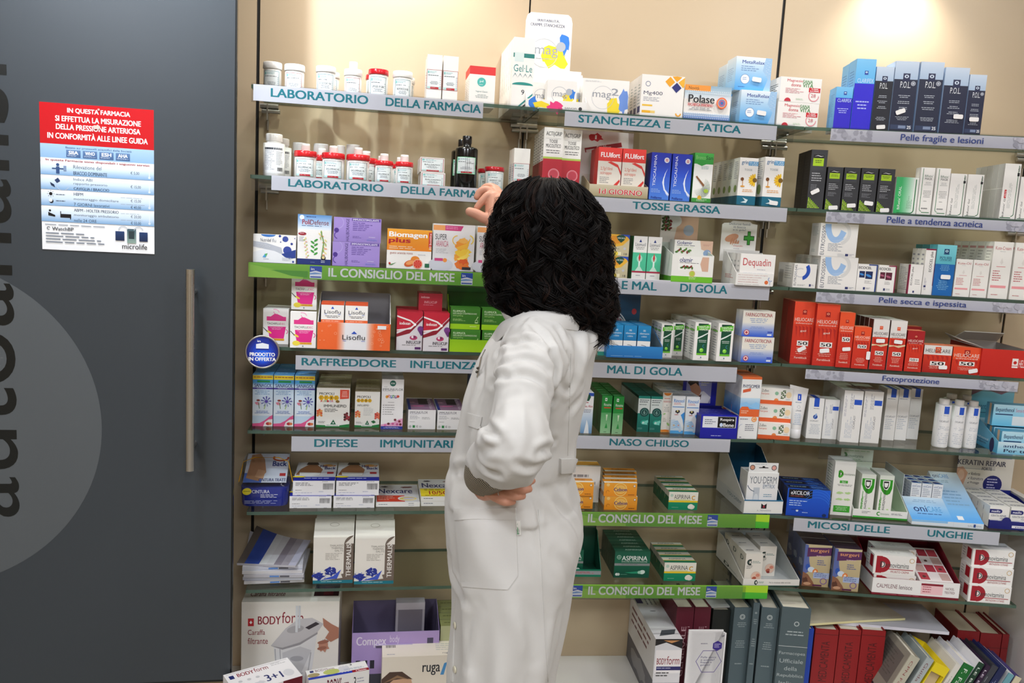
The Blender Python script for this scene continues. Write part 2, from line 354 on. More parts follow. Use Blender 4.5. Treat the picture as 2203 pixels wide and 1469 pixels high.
def jar(bay, row, xl, xr, yt, v, lid, label, lidh=.2, nozzle=False, text='', edge='T', band=True, body='#f3f1ec', rot=0, mt='gloss', foot=True, nh=.022, name='pill_jar', cat='jar', group=None):
    r = measure_c(bay, row, xl, xr, yt, v); R = r.w/2-.0008; H = r.h; B = BAYS[bay]; uc = (r.u0+r.u1)/2; v = max(v, R*1.06+.001)
    lh = H*lidh; bh = H-lh; b = Mb(); b.lathe([(R*.9, 0), (R*.95, .002), (R*.95, bh*.94), (R*.9, bh)], C(body), 36)
    o = b.build(name, mt, None, B.pt(uc, v, r.z), B.a+math.radians(rot)); tag(o, label, cat, group)
    b = Mb(); lr = R
    prof = [(lr, bh+.0002), (lr*1.02, bh+.001), (lr, bh+lh*.9), (lr*.96, H), (lr*.82, H), (lr*.8, H-.0015), (.001, H-.0015)]
    b.lathe(prof, C(lid), 40); q = b.build('lid', mt, o)
    if nozzle:
        b = Mb(); b.lathe([(.010, H-.0012), (.010, H+nh*.7), (.0095, H+nh), (.002, H+nh)], C('#f4f1ee'), 20); b.build('nozzle', 'gloss', o)
    if band:
        b = Mb(); f = CylFace(b, R*.955, bh*.12, bh*.78, -52, 52); lab_label(f, text, edge=edge, foot=foot); b.build('paper_label', 'paper', o)
    r.o = o; r.v = v; r.uc = uc; r.R = R; return r
def jar_copy(src, bay, row, xl, v, label, xr=None):
    B = BAYS[bay]; X = px(xl, 0)[0] if xr is None else (px(xl, 0)[0]+px(xr, 0)[0])/2
    c = dup(src.o); v = max(v, src.R*1.06+.001); c.location = B.pt(B.u_at(X, v, SZ[row]), v, SZ[row]); c['label'] = label; return c
def wall_box(b, pts, t, col, m=0): pass
def tray(bay, row, xl, xr, yt, yb, d, bh, col, label, fn=None, inner=None, head=None, v=None, base_col=None, sidefn=None, z=None, on=None, name='display_tray', cat='display box', lip=None, sh=None, m='card'):
    """open counter tray: front wall, two side walls rising to the back, floor, back wall and (head) a raised card behind"""
    z = SZ[row] if z is None else z; r = measure(bay, z, xl, xr, yt, yb, v); B = BAYS[bay]; r.d = d; w = r.w-.0012; h = r.h; x = w/2; y = d/2; T = .0014
    cv = max(r.v-d/2, d/2+.004); r.v = cv+d/2; uc = (r.u0+r.u1)/2; b = Mb(); c = C(col); ic = C(inner or col); sh = sh if sh is not None else bh*.9
    b.box(-x, x, -y, y, 0, T, ic); b.box(-x, x, -y, -y+T, T, h, c); b.box(-x, x, y-T, y, T, bh, ic)
    for s in (-1, 1):
        X = s*x; X2 = s*(x-T)
        for xx, cc in ((X, c), (X2, ic)):
            pass
        a, e = (min(X, X2), max(X, X2)); P = [(-y+T, T), (y-T, T), (y-T, sh), (y-T-d*.18, sh), (-y+T, h)]
        L = [(a, p[0], p[1]) for p in P]; Rr = [(e, p[0], p[1]) for p in P]
        b.face(L[::-1], c if s < 0 else ic); b.face(Rr, ic if s < 0 else c)
        for i in range(len(P)): k = (i+1) % len(P); b.face([L[i], L[k], Rr[k], Rr[i]], c)
    b.w, b.h, b.d = w, h, d; b.F = Face(b, (-x, -y, 0), (1, 0, 0), (0, 0, 1), w, h); b.L = Face(b, (-x, y, 0), (0, -1, 0), (0, 0, 1), d, min(h, sh)); b.K = Face(b, (-x, y-T, 0), (1, 0, 0), (0, 0, 1), w, bh)
    b.R = Face(b, (x-T, -y, 0), (0, -1, 0), (0, 0, 1), -d, min(h, sh))
    if fn: fn(b)
    o = b.build(name, [m], None, B.pt(uc, cv, z), B.a); tag(o, label, cat); r.o = o; r.uc = uc; r.cv = cv; r.w = w
    if head:                                    # (x fraction from, to, top height, shape, print)
        hx0, hx1, ht, shape, hf = head; g = Mb(); X0, X1 = -x+w*hx0, -x+w*hx1; W_, H_ = X1-X0, ht-bh+.03
        pts = [(X0+W_*p, y+.0002, bh-.03+H_*q) for p, q in shape]; g.prism(pts, (0, .0014, 0), C(col if not isinstance(col, tuple) else 'W'))
        f = Face(g, (X0, y+.0002, bh-.03), (1, 0, 0), (0, 0, 1), W_, H_); hf(f); g.build('header_card', m, o)
    return r
RECT = [(0, 0), (1, 0), (1, 1), (0, 1)]
ROUND = [(0, 0), (1, 0), (1, .88), (.97, .96), (.9, 1), (.1, 1), (.03, .96), (0, .88)]
# ------------------------------------------------------------ the room
def plain(name, boxes, m, parent=None):
    b = Mb()
    for q in boxes: b.box(*q, C('W'))
    return b.build(name, m, parent)
struct(plain('floor', [(-3.2, 3.2, -3.2, 3.4, -.05, 0)], 'floor')); struct(plain('ceiling', [(-3.2, 3.2, -3.2, 3.4, CEIL, CEIL+.05)], 'ceiling'))
struct(plain('wall_rear', [(-3.2, 3.2, -3.25, -3.2, 0, CEIL)], 'wall')); struct(plain('wall_left', [(-3.25, -3.2, -3.2, 3.4, 0, CEIL)], 'wall')); struct(plain('wall_right', [(3.2, 3.25, -3.2, 3.4, 0, CEIL)], 'wall'))
def wall_panel(name, B, u0, u1, z0=0., z1=CEIL, m='wall', v0=-.03, v1=0.):
    b = Mb(); q = [B.pt(u0, v0, z0), B.pt(u1, v0, z0), B.pt(u1, v1, z0), B.pt(u0, v1, z0)]
    b.hexa(q+[p+Vector((0, 0, z1-z0)) for p in q], C('W')); return struct(b.build(name, m))
wall_panel('wall_front', BAYS[0], -2.4, -.004); wall_panel('wall_front', BAYS[0], .004, BW-.002); wall_panel('wall_front', BAYS[1], .004, BW+.004); wall_panel('wall_front', BAYS[2], .004, BW-.003); wall_panel('wall_front', BAYS[2], BW+.003, 2.0)
for i, (B, u) in enumerate(((BAYS[0], 0), (BAYS[1], 0), (BAYS[2], 0), (BAYS[2], BW))):      # slotted uprights sunk in the joints
    b = Mb()
    wd = .004 if i else .0055
    q = [B.pt(u-wd, -.028, 0), B.pt(u+wd, -.028, 0), B.pt(u+wd, -.006, 0), B.pt(u-wd, -.006, 0)]; b.hexa(q+[p+Vector((0, 0, CEIL)) for p in q], C('K'))
    struct(b.build('trim_%d' % (i+1), 'slot'))
b = Mb(); B = BAYS[2]                                                # the white end panel on the far side of the angled bay
q = [B.pt(.742, .0, 0), B.pt(.762, .0, 0), B.pt(.762, .5, 0), B.pt(.742, .5, 0)]; b.hexa(q+[p+Vector((0, 0, .86)) for p in q], C('W'))
tag(b.build('end_panel', 'white_board'), 'white end panel standing at the far side of the books under the angled shelves', 'panel')
# base cabinets
BASEZ = .2915
for i, (B, u0, u1, nm) in enumerate(((BAYS[0], -.05, .66, 'under the large white filter jug carton'), (BAYS[1], .0, .672, 'with the empty white top behind the coat'), (BAYS[2], .0, .74, 'under the red and grey books'))):
    c = empty('base_cabinet', B.pt((u0+u1)/2, .2, 0), B.a); tag(c, 'white low cabinet '+nm, 'cabinet', 'low cabinets below the shelves'); hw = (u1-u0)/2
    ml, mr = ((0, .0325), (.0325, .083), (.083, 0))[i]
    def slab(y0, y1, z0, z1, ins=0.):
        f = lambda y, m_: m_*(.2-y); g.hexa([(-hw+f(y0, ml)+ins, y0, z0), (hw-f(y0, mr)-ins, y0, z0), (hw-f(y1, mr)-ins, y1, z0), (-hw+f(y1, ml)+ins, y1, z0), (-hw+f(y0, ml)+ins, y0, z1), (hw-f(y0, mr)-ins, y0, z1), (hw-f(y1, mr)-ins, y1, z1), (-hw+f(y1, ml)+ins, y1, z1)], C('W'))
    g = Mb(); slab(-.22, .195, .0, BASEZ-.02, .002); g.build('body', 'white_board', c)
    g = Mb(); slab(-.24, .199, BASEZ-.02, BASEZ, .0005); g.build('top', 'white_board', c)
    for k in range(2):
        g = Mb(); x0 = -hw+.045+k*(hw-.045); g.box(x0, x0+hw-.053, -.238, -.221, .07, BASEZ-.026, C('W')); dr = g.build('drawer', 'white_board', c)
        g = Mb(); g.tube([(x0+hw/2-.06, -.255, .2), (x0+hw/2+.05, -.255, .2)], .006, C('G')); g.box(x0+hw/2-.056, x0+hw/2-.05, -.255, -.238, .196, .204, C('G')); g.box(x0+hw/2+.04, x0+hw/2+.046, -.255, -.238, .196, .204, C('G')); g.build('handle', 'steel', dr)
# ceiling lamps
for x, y, wt in PANELS:
    c = empty('ceiling_lamp', (x, y, CEIL)); tag(c, 'square white ceiling lamp panel', 'ceiling lamp', 'ceiling lamp panels')
    g = Mb(); g.box(-.31, .31, -.31, -.29, -.03, 0, C('W')); g.box(-.31, .31, .29, .31, -.03, 0, C('W')); g.box(-.31, -.29, -.29, .29, -.03, 0, C('W')); g.box(.29, .31, -.29, .29, -.03, 0, C('W')); g.build('frame', 'lamp_white', c)
    area_lamp('lamp_light', (0, 0, -.012), .58, .58, wt, (.91, .935, 1.), c)
def spot(B, u, v, z, watts, deg, blend, tilt=0., col=(1, .95, .88)):
    c = empty('spotlight', B.pt(u, v, z), B.a); tag(c, 'small steel spotlight', 'spotlight', 'spotlights above the shelves')
    g = Mb(); g.lathe([(.03, .0), (.034, .02), (.03, .07), (.012, .085)], C('G'), 24); g.tube([(0, 0, .08), (0, 0, CEIL-z)], .008, C('G')); g.build('housing', 'steel', c)
    l = bpy.data.lights.new('spot_light', 'SPOT'); l.energy = watts; l.spot_size = math.radians(deg); l.spot_blend = blend; l.color = col; l.shadow_soft_size = .03
    o = bpy.data.objects.new('spot_light', l); COL.objects.link(o); o.parent = c; o.location = (0, 0, -.03); o.rotation_euler = (tilt, 0, 0)
spot(BAYS[2], .29, .10, 2.32, 8, 95, .9, .2); spot(BAYS[0], .36, .12, 2.36, 8, 120, .9, .15)
for B, u in ((BAYS[0], .2), (BAYS[1], .2), (BAYS[2], .2)): spot(B, u, .44, 2.62, 13, 118, .9, .28, (1, .96, .92))  # added row of fill spots, brightens the shelf fronts
spot(BAYS[0], -.2, .75, 2.55, 50, 80, 1, .8, (.82, .9, 1.))  # added cool spot, there only to lighten the upper door
# ------------------------------------------------------------ glass shelves with their brackets
WHAT = {(0, 1): 'under the white jars and the small red-topped cartons', (0, 2): 'under the red-lidded jars and the black bottles', (0, 3): 'behind the long green strip, under the purple cartons', (0, 4): 'under the pink cartons and the orange display box',
        (0, 5): 'under the pale blue flower cartons', (0, 6): 'under the blue plastic tub', (0, 7): 'under the magazines and the salt cartons', (1, 1): 'under the yellow diamond carton and pale blue cartons', (1, 2): 'under the blue and green cough cartons',
        (1, 3): 'under the two counter displays with raised cards', (1, 4): 'under the bright blue tray', (1, 5): 'under the green and teal nasal spray cartons', (1, 6): 'behind the green strip, under the orange cartons', (1, 7): 'behind the lowest green strip, under the dark green cartons',
        (2, 1): 'under the tall navy cartons', (2, 2): 'under the black cartons with lime squares', (2, 3): 'under the white cartons with blue swooshes', (2, 4): 'under the red and orange cartons', (2, 5): 'under the three slim white bottles', (2, 6): 'under the sloping pale blue display', (2, 7): 'under the white tray and the purple cartons'}
M1, M2 = math.tan(math.radians(3.7/2)), math.tan(math.radians(9.45/2)); MITRE = {0: (0, M1), 1: (M1, M2), 2: (M2, 0)}
RX = {0: (.018, .6725), 1: (.001, .682), 2: (.001, .675)}
for (bi, ri), wh in WHAT.items():
    B = BAYS[bi]; u0, u1 = RX[bi]; z = SZ[ri]; zz = z-.008
    c = empty('glass_shelf', B.pt((u0+u1)/2, SD/2, zz), B.a); tag(c, 'clear glass shelf '+wh, 'shelf', 'glass shelves'); hw = (u1-u0)/2-.0005; hd = SD/2-.001
    ml, mr = MITRE[bi]; fl, fr_ = -hw+ml*SD, hw-mr*SD
    g = Mb(); A = [(fl, -hd, 0), (fr_, -hd, 0), (hw, hd, 0), (-hw, hd, 0), (fl, -hd, .008), (fr_, -hd, .008), (hw, hd, .008), (-hw, hd, .008)]
    for q, mm in (((0, 1, 5, 4), 1), ((1, 2, 6, 5), 1), ((2, 3, 7, 6), 1), ((3, 0, 4, 7), 1), ((4, 5, 6, 7), 0), ((3, 2, 1, 0), 0)): g.face([A[k] for k in q], C('W'), mm)
    g.build('pane', ['glass', 'glass_edge'], c)
    for k, x in enumerate((-hw+.012, hw-.012)):
        g = Mb(); s = -1 if k == 0 else 1
        g.tube([(x-.022, hd-.013, -.007), (x+.022, hd-.013, -.007)], .0068, C('G'), 12); g.tube([(x-.018, hd-.013, -.0195), (x+.026, hd-.013, -.0195)], .0058, C('G'), 12)
        g.box(x-.0018+s*.004, x+.0018+s*.004, hd-.02, hd-.003, -.042, -.0035, C('G')); g.box(x-.0018+s*.004, x+.0018+s*.004, hd-.006, hd, -.065, -.040, C('G'))
        g.build('bracket', 'steel', c)
# ------------------------------------------------------------ shelf-edge signs
def sign(bi, ri, crop_, xl, xr, yt, yb, texts, label, holder=None, kind='white', u1=None, ht=None, extra=None, lv=0.):
    crop(*crop_); B = BAYS[bi]; v = SD+.006+lv
    u0, zt = B.hit(*px(xl, yt), v); zb = B.hit(*px(xl, yb), v)[1]
    ua = B.u_at(px(xl, 0)[0], v, (zt+zb)/2); ub = u1 if u1 else B.u_at(px(xr, 0)[0], v, (zt+zb)/2)
    w, h = ub-ua, zt-zb; g = Mb(); col = {'white': '#f1f0f3', 'green': '#76b637', 'grey': '#eeedf3'}[kind]
    g.box(-w/2, w/2, 0, .0008, 0, h, C(col)); f = Face(g, (-w/2, 0, 0), (1, 0, 0), (0, 0, 1), w, h)
    X = lambda p, zf=.5: (B.u_at(px(p, 0)[0], v, zb+h*zf)-ua)/w
    if extra: extra(f, X)
    for t in texts:
        s, a, e = t[:3]; y0, y1 = (t[3], t[4]) if len(t) > 3 else (.3, .84)
        c = {'white': '#148e9a', 'green': '#f6f6f2', 'grey': '#3a4f96'}[kind]
        f.t(s, X(a), y0, X(e), y1, c, .026 if kind != 'grey' else .013, 0, 5)
    o = g.build('shelf_sign', 'paper', None, B.pt((ua+ub)/2, v, zb), B.a); tag(o, label, 'sign')
    if holder:
        ha = B.u_at(px(holder[0], 0)[0], v, (zt+zb)/2) if holder[0] is not None else ua; hb = B.u_at(px(holder[1], 0)[0], v, (zt+zb)/2) if holder[1] is not None else ub
        g = Mb(); x0 = ha-(ua+ub)/2; x1 = hb-(ua+ub)/2; top = SZ[ri]+.0015-zb
        g.box(x0, x1, -.0022, -.0010, -.002, top, C('W')); g.box(x0, x1, -.0022, .0036, -.0032, -.002, C('W')); g.build('holder', 'acrylic', o)
    return o
KA, KB, KC = (500, 60, 3.338), (1060, 60, 3.338), (1640, 60, 3.497); KD, KE, KF = (500, 440, 3.934), (1260, 440, 3.866), (1640, 440, 3.673)
KG, KH, KI = (500, 760, 3.934), (1220, 780, 4.08), (1640, 780, 3.865); KJ, KK, KL = (480, 1060, 3.592), (1180, 1060, 3.593), (1640, 1060, 3.591)
sign(0, 1, KA, 150, 1800, 402, 520, [('LABORATORIO', 275, 975), ('DELLA FARMACIA', 1100, 1785)], 'topmost white shelf sign with teal LABORATORIO DELLA FARMACIA lettering', (137, 2195))
sign(0, 2, KA, 280, 2040, 1058, 1163, [('LABORATORIO', 400, 1085), ('DELLA FARMACIA', 1210, 1900)], 'white shelf sign with LABORATORIO DELLA FARMACIA, behind the reaching fingers', (137, 2050))
def green(lx, rx, bright, parts):
    def fn(f, X):
        f.r(0, 0, 1, 1, '#6fb53a', '#86c440'); f.p([(0, .9), (0, 0), (X(600), 0), (X(600), .18), (X(330), .62)], '#9bd04f'); f.p([(0, .95), (X(330), .55), (X(640), .55), (X(640), .1), (X(500), .18)], '#59a23c') if lx else None
        if bright: f.r(X(bright), 0, 1, .5, '#3fae2c', '#4fb831'); f.p([(X(bright), .5), (1, .45), (1, 1), (X(bright), 1)], '#a8d62a')
        for a, e in parts:
            g = f.sub(X(a), .08, X(e), .93); g.r(0, 0, 1, 1, '#f3f6fa'); g.p([(0, .5), (.5, .62), (1, .5), (1, 1), (0, 1)], '#2b55b8'); g.p([(0, .45), (.5, .55), (1, .42), (1, .5), (.5, .63), (0, .5)], '#fdfdfd')
            g.p([(0, .3), (1, .38), (1, .42), (.4, .48), (0, .4)], '#7fa9dd'); g.r(.05, .06, .95, .16, '#2b55b8'); g.t('in', .1, .66, .38, .86, '#ffffff', .02)
    return fn
sign(0, 3, KD, 135, 0, 487, 610, [('IL CONSIGLIO DEL MESE', 812, 1880, .24, .86)], 'upper green strip reading IL CONSIGLIO DEL MESE, running behind the curly hair', (137, None), 'green', .66, None, green(1, 0, 0, [(655, 757), (1935, 2033)]))
sign(0, 4, KD, 535, 2240, 1275, 1395, [('RAFFREDDORE', 585, 1385), ('INFLUENZA', 1505, 2085)], 'white shelf sign with teal RAFFREDDORE INFLUENZA lettering', (535, 2240))
sign(0, 5, KG, 500, 2080, 703, 828, [('DIFESE', 692, 1060), ('IMMUNITARIE', 1250, 1925)], 'white shelf sign with teal DIFESE IMMUNITARIE lettering', (500, 2080))
def glare(f, X): pass
sign(1, 1, KB, 517, 2038, 597, 703, [('STANCHEZZA E', 615, 1275), ('FATICA', 1473, 1782)], 'white shelf sign with teal STANCHEZZA E FATICA lettering', (465, 2160))
sign(1, 2, KB, 690, 2112, 1210, 1312, [('TOSSE GRASSA', 1003, 1635)], 'white shelf sign with teal TOSSE GRASSA lettering', (690, 2116))
sign(1, 3, KE, 120, 1527, 603, 733, [('E MAL', 300, 592), ('DI GOLA', 785, 1178)], 'white shelf sign showing E MAL DI GOLA beside the hair', (120, 1530))
sign(1, 4, KE, 40, 1255, 1310, 1436, [('MAL DI GOLA', 178, 805)], 'white shelf sign with only MAL DI GOLA, under the bright blue tray', (40, 1255), lv=.0)
sign(1, 5, KH, 60, 1430, 638, 752, [('NASO CHIUSO', 372, 1068)], 'white shelf sign with teal NASO CHIUSO lettering', (60, 1430))
sign(1, 6, KK, 205, 1706, 146, 252, [('IL CONSIGLIO DEL MESE', 305, 1185, .24, .86)], 'green strip reading IL CONSIGLIO DEL MESE under the orange cartons', (205, 1600), 'green', None, None, green(0, 0, 1600, [(180, 258), (1228, 1308)]))
sign(1, 7, KK, 150, 1693, 708, 812, [('IL CONSIGLIO DEL MESE', 307, 1172, .24, .86)], 'lowest green strip, under the dark green cartons', (150, 1520), 'green', None, None, green(0, 0, 1500, [(185, 262), (1218, 1298)]))
def comb(a, b, c2, d):
    def fn(f, X):
        R = random.Random(5)
        f.r(0, 0, 1, 1, '#e4e2ec', '#f4f3f7')
        for x0, x1 in ((a, b), (c2, d)):
            for i in range(26):
                x = x0+(x1-x0)*R.random()**1.1; y = R.uniform(.08, .92); rr = R.uniform(.006, .014); n = f.w/f.h
                if not 0 < X(x)-rr or X(x)+rr > 1: continue
                f.p([(X(x)+rr*math.cos(math.pi/3*k), min(1, max(0, y+rr*n*math.sin(math.pi/3*k)))) for k in range(6)], ('#cfcdd6', '#d9d7df', '#c6c4ce')[i % 3])
    return fn
sign(2, 1, KC, 515, 0, 757, 846, [('Pelle fragile e lesioni', 1040, 1662, .12, .82)], 'pale shelf strip reading Pelle fragile e lesioni', (515, None), 'grey', .655, None, comb(530, 820, 1890, 2100))
sign(2, 2, KF, 503, 0, 55, 136, [('Pelle a tendenza acneica', 983, 1742, .22, .84)], 'pale shelf strip reading Pelle a tendenza acneica', (503, None), 'grey', .66, None, comb(515, 800, 1930, 2150))
sign(2, 3, KF, 425, 0, 690, 768, [('Pelle secca e ispessita', 920, 1612, .12, .84)], 'pale shelf strip reading Pelle secca e ispessita', (425, None), 'grey', .655, None, comb(440, 720, 1820, 2100))
sign(2, 4, KF, 342, 2020, 1300, 1376, [('Fotoprotezione', 948, 1397, .14, .84)], 'pale shelf strip reading Fotoprotezione', (342, 2024), 'grey', None, None, comb(350, 640, 1710, 2010))
sign(2, 6, KI, 260, 1970, 1290, 1396, [('MICOSI DELLE', 378, 1060), ('UNGHIE', 1372, 1750)], 'white shelf sign with teal MICOSI DELLE UNGHIE lettering', (207, 2040))
crop(*KI); B = BAYS[2]; v = SD+.006; ua = B.u_at(px(468, 0)[0], v, .98); ub = B.u_at(px(1940, 0)[0], v, .98); zb = B.hit(*px(468, 795), v)[1]
g = Mb(); w = (ub-ua)/2; g.box(-w, w, 0, .0014, 0, SZ[5]-zb, C('W')); g.box(-w, w, 0, .004, -.0014, 0, C('W')); tag(g.build('sign_holder', 'acrylic', None, B.pt((ua+ub)/2, v, zb), B.a), 'empty clear sign rail hanging below the slim white bottles', 'sign holder')
# round offer badge
crop(*KD); B = BAYS[0]; v = SD+.012; cu, cz = B.hit(*px(255, 1245), v); r = abs(B.hit(*px(403, 1245), v)[0]-cu)
c = empty('shelf_badge', B.pt(cu, v, cz), B.a); tag(c, 'round blue badge with silver rim reading PRODOTTO IN OFFERTA', 'badge')
g = Mb(); rows = [[(rr*math.cos(2*math.pi*j/48), yy, rr*math.sin(2*math.pi*j/48)) for j in range(48)] for rr, yy in ((r, 0), (r, -.003), (r*.97, -.0045), (r*.9, -.003))]
g.grid(rows, C('G')); g.cap(rows[0], C('G'), 0, True); g.build('rim', 'steel', c)
g = Mb(); f = Face(g, (-r, -.0031, -r), (1, 0, 0), (0, 0, 1), 2*r, 2*r)
for k in range(9): q = 1-k/9; f.e(.5+.03*(1-q), .5-.18*(1-q), .46*q, .46*q, ('#0d1f78', '#0f2a92', '#1035a8', '#1240bd', '#144bd0', '#1757de', '#1d64e8', '#2470ee', '#2b7cf2')[k], n=40)
h = f.sub(.32, .56, .68, .9); h.r(0, 0, 1, 1, '#eef3fb'); h.p([(0, .5), (.5, .62), (1, .5), (1, 1), (0, 1)], '#12309a'); h.r(0, 0, 1, .12, '#12309a'); h.t('in', .1, .68, .36, .86, '#fff', .02)
f.t('PRODOTTO', .14, .37, .86, .48, '#fff', .04, 0, 4); f.t('IN OFFERTA', .11, .23, .89, .34, '#fff', .04, 0, 4); g.build('face', 'gloss', c)
# ------------------------------------------------------------ sliding door with its handle and film; the poster on it
B = BAYS[0]; VD = .30; ue = -.0065
d = empty('door_1', B.pt(-.6, VD, .425), B.a); struct(d); d['label'] = 'dark grey satin glass sliding door'
def D(u, z): return (u+.6, z-.425)
g = Mb(); x1 = D(ue, 0)[0]; g.box(-1.2, x1, 0, .012, 0, CEIL-.43-.425, C('W')); struct(g.build('panel', 'door', d))
g = Mb(); g.box(x1, x1+.0035, .001, .013, 0, CEIL-.43-.425, C('K')); g.box(-1.2, x1, .002, .011, -.006, 0, C('K')); struct(g.build('edge', 'door_edge', d))
hx, hz0, hz1 = D(-.087, 0)[0], D(0, .945)[1], D(0, 1.386)[1]
g = Mb(); g.tube([(hx, -.045, hz0), (hx, -.045, hz1)], .0094, C('G'), 20)
for z in (hz0+.05, hz1-.05): g.tube([(hx, -.045, z), (hx, 0, z)], .006, C('G'), 12)
h = g.build('handle', 'steel', d)
cx_, cz_ = D(-.64, 1.027); g = Mb(); f = Face(g, (cx_-.36, 0, cz_-.36), (1, 0, 0), (0, 0, 1), .72, .72, 0, .0003); f.e(.5, .5, .5, .5, '#888', n=120); g.build('film', 'door_film', d)
g = Mb(); zA = D(0, .826)[1]; zB = D(0, 1.785)[1]; f = Face(g, (D(-.60, 0)[0], 0, zA), (1, 0, 0), (0, 0, 1), .15, zB-zA, 0, .0006); f.t('autoanalisi', 0, 0, 1, 1, '#20262b', .0, 90, 6); g.build('lettering', 'door_edge', d)
pv = VD+.0016; q = [B.hit(x, y, pv) for x, y in ((80, 210), (333, 240), (338, 540), (95, 537))]
pw = .2225; ph = .302; pu = (q[0][0]+q[3][0])/2; pz = 1.4125
g = Mb(); g.box(0, pw, 0, .0009, 0, ph, C('#f2f3f4')); f = Face(g, (0, 0, 0), (1, 0, 0), (0, 0, 1), pw, ph, 0, .000012)
f.r(0, .725, 1, 1, '#c4141f'); f.r(0, .63, 1, .725, '#8fb5d8', '#a9c8e4')
for s, a, e, y in (('IN QUESTA FARMACIA', .24, .79, .935), ('SI EFFETTUA LA MISURAZIONE', .135, .885, .88), ('DELLA PRESSIONE ARTERIOSA', .14, .88, .825), ('IN CONFORMITÀ ALLE LINEE GUIDA', .065, .945, .762)): f.t(s, a, y, e, y+(.037 if 'À' not in s else .048), '#ffffff', .025, 0, 4)
f.t('Basato sui protocolli scientifici delle Società', .22, .695, .8, .712, '#31507e', .01)
for k, s in enumerate(('SIIA', 'WHO', 'ESH', 'AHA')):
    x = .225+k*.145; f.r(x, .64, x+.125, .69, '#3f5f8c', '#6484ae'); f.t(s, x+.02, .66, x+.105, .684, '#fff', .03); f.n(x+.01, .645, x+.115, .656, 2, '#c8d5e6')
f.t('In questa Farmacia sono disponibili i seguenti servizi:', .045, .606, .965, .624, '#9c1a22', .02, 0, 3)
rows = ((.515, .6, 'Rilevazione del|*BRACCIO DOMINANTE', ('€ 5,00',)), (.415, .51, 'Indice ABI|rapporto pressorio|*CAVIGLIA / BRACCIO', ('€ 15,00',)), (.305, .41, '*HBPM|monitoraggio domiciliare|7 GIORNI lavorativi', ('€ 15,00', '€ 40,00')), (.195, .3, '*ABPM - HOLTER PRESSORIO|monitoraggio ambulatorio|nelle 24 ORE', ('€ 20,00', '€ 55,00')))
for k, (a, e, tx, pr) in enumerate(rows):
    f.r(0, a, 1, a+.05, '#7fa8d0', '#cfe0ef'); f.r(0, a+.05, 1, e, '#cfe0ef', '#eef3f7'); L = tx.split('|'); st = (e-a)/len(L)
    for i, s in enumerate(L): f.t(s.strip('*'), .285, e-st*(i+.85), .285+.0165*len(s), e-st*(i+.25), '#2b3a52', .02 if '*' in s else .004)
    for i, s in enumerate(pr): y = (a+e)/2 if len(pr) == 1 else (e-.045-.045*i); f.t(s, .79, y-.012, .79+.013*len(s), y+.012, '#23304a', .012); f.n(.7, y+.014, .93, y+.022, 1, '#9aa7b8') if len(pr) > 1 else None
    f.r(.955, a+.015, .962, e-.02, '#dfe8f0'); f.e(.958, a+.018, .011, .011, '#d3dfe9')
f.e(.15, .585, .014, .014, '#33507e'); f.r(.135, .525, .165, .572, '#33507e'); f.r(.1, .555, .2, .563, '#33507e'); f.r(.2, .545, .225, .58, '#7d93b4')
f.p([(.12, .48), (.15, .497), (.17, .475), (.14, .46)], '#2b3f66'); f.p([(.08, .465), (.115, .45), (.125, .43), (.09, .443)], '#20304e'); f.ring(.19, .455, .06, .004, '#c3cdd9', 180, 330)
f.e(.085, .385, .015, .015, '#15181e'); [f.p([(.085+.02*math.cos(t), .385+.015*math.sin(t)), (.085+.031*math.cos(t+.08), .385+.023*math.sin(t+.08)), (.085+.031*math.cos(t-.08), .385+.023*math.sin(t-.08))], '#15181e') for t in [i*.785 for i in range(8)]]
f.e(.09, .335, .018, .018, '#15181e'); f.e(.083, .341, .016, .016, '#dfe9f2'); f.n(.13, .375, .24, .386, 1, '#4a5568'); f.n(.13, .332, .24, .343, 1, '#4a5568')
f.e(.075, .27, .01, .01, '#15181e'); f.p([(.06, .26), (.09, .25), (.12, .24), (.12, .228), (.06, .235)], '#15181e'); f.r(.17, .225, .26, .25, '#15181e'); f.r(.165, .225, .172, .268, '#15181e'); f.r(.25, .215, .258, .245, '#15181e')
f.n(.03, .165, .58, .178, 1, '#8b929c'); f.t('WatchBP', .09, .135, .28, .158, '#3c4046', .015); f.ring(.06, .148, .015, .005, '#3c4046', 20, 300); f.n(.035, .04, .58, .122, 4, '#777f8a')
f.r(.65, .085, .73, .15, '#15294d', '#24406e'); f.r(.755, .07, .835, .17, '#8fa89c', '#3f5a66'); f.r(.77, .1, .82, .155, '#2c3c42'); f.r(.865, .085, .94, .15, '#15294d', '#24406e')
f.ring(.72, .155, .045, .006, '#b9bfc6', 20, 170); f.ring(.86, .155, .045, .006, '#b9bfc6', 20, 170); f.t('microlife', .71, .028, .935, .066, '#15181e', .01, .0, 4)
f.e(.515, .975, .01, .01, '#c9a8a4'); f.blob(.5, .855, .032, .022, '#cfc0b4', 3)
tag(g.build('notice_poster', 'gloss', None, B.pt(pu, pv, pz), B.a), 'white and red price notice about arterial pressure, stuck on the dark door', 'poster')
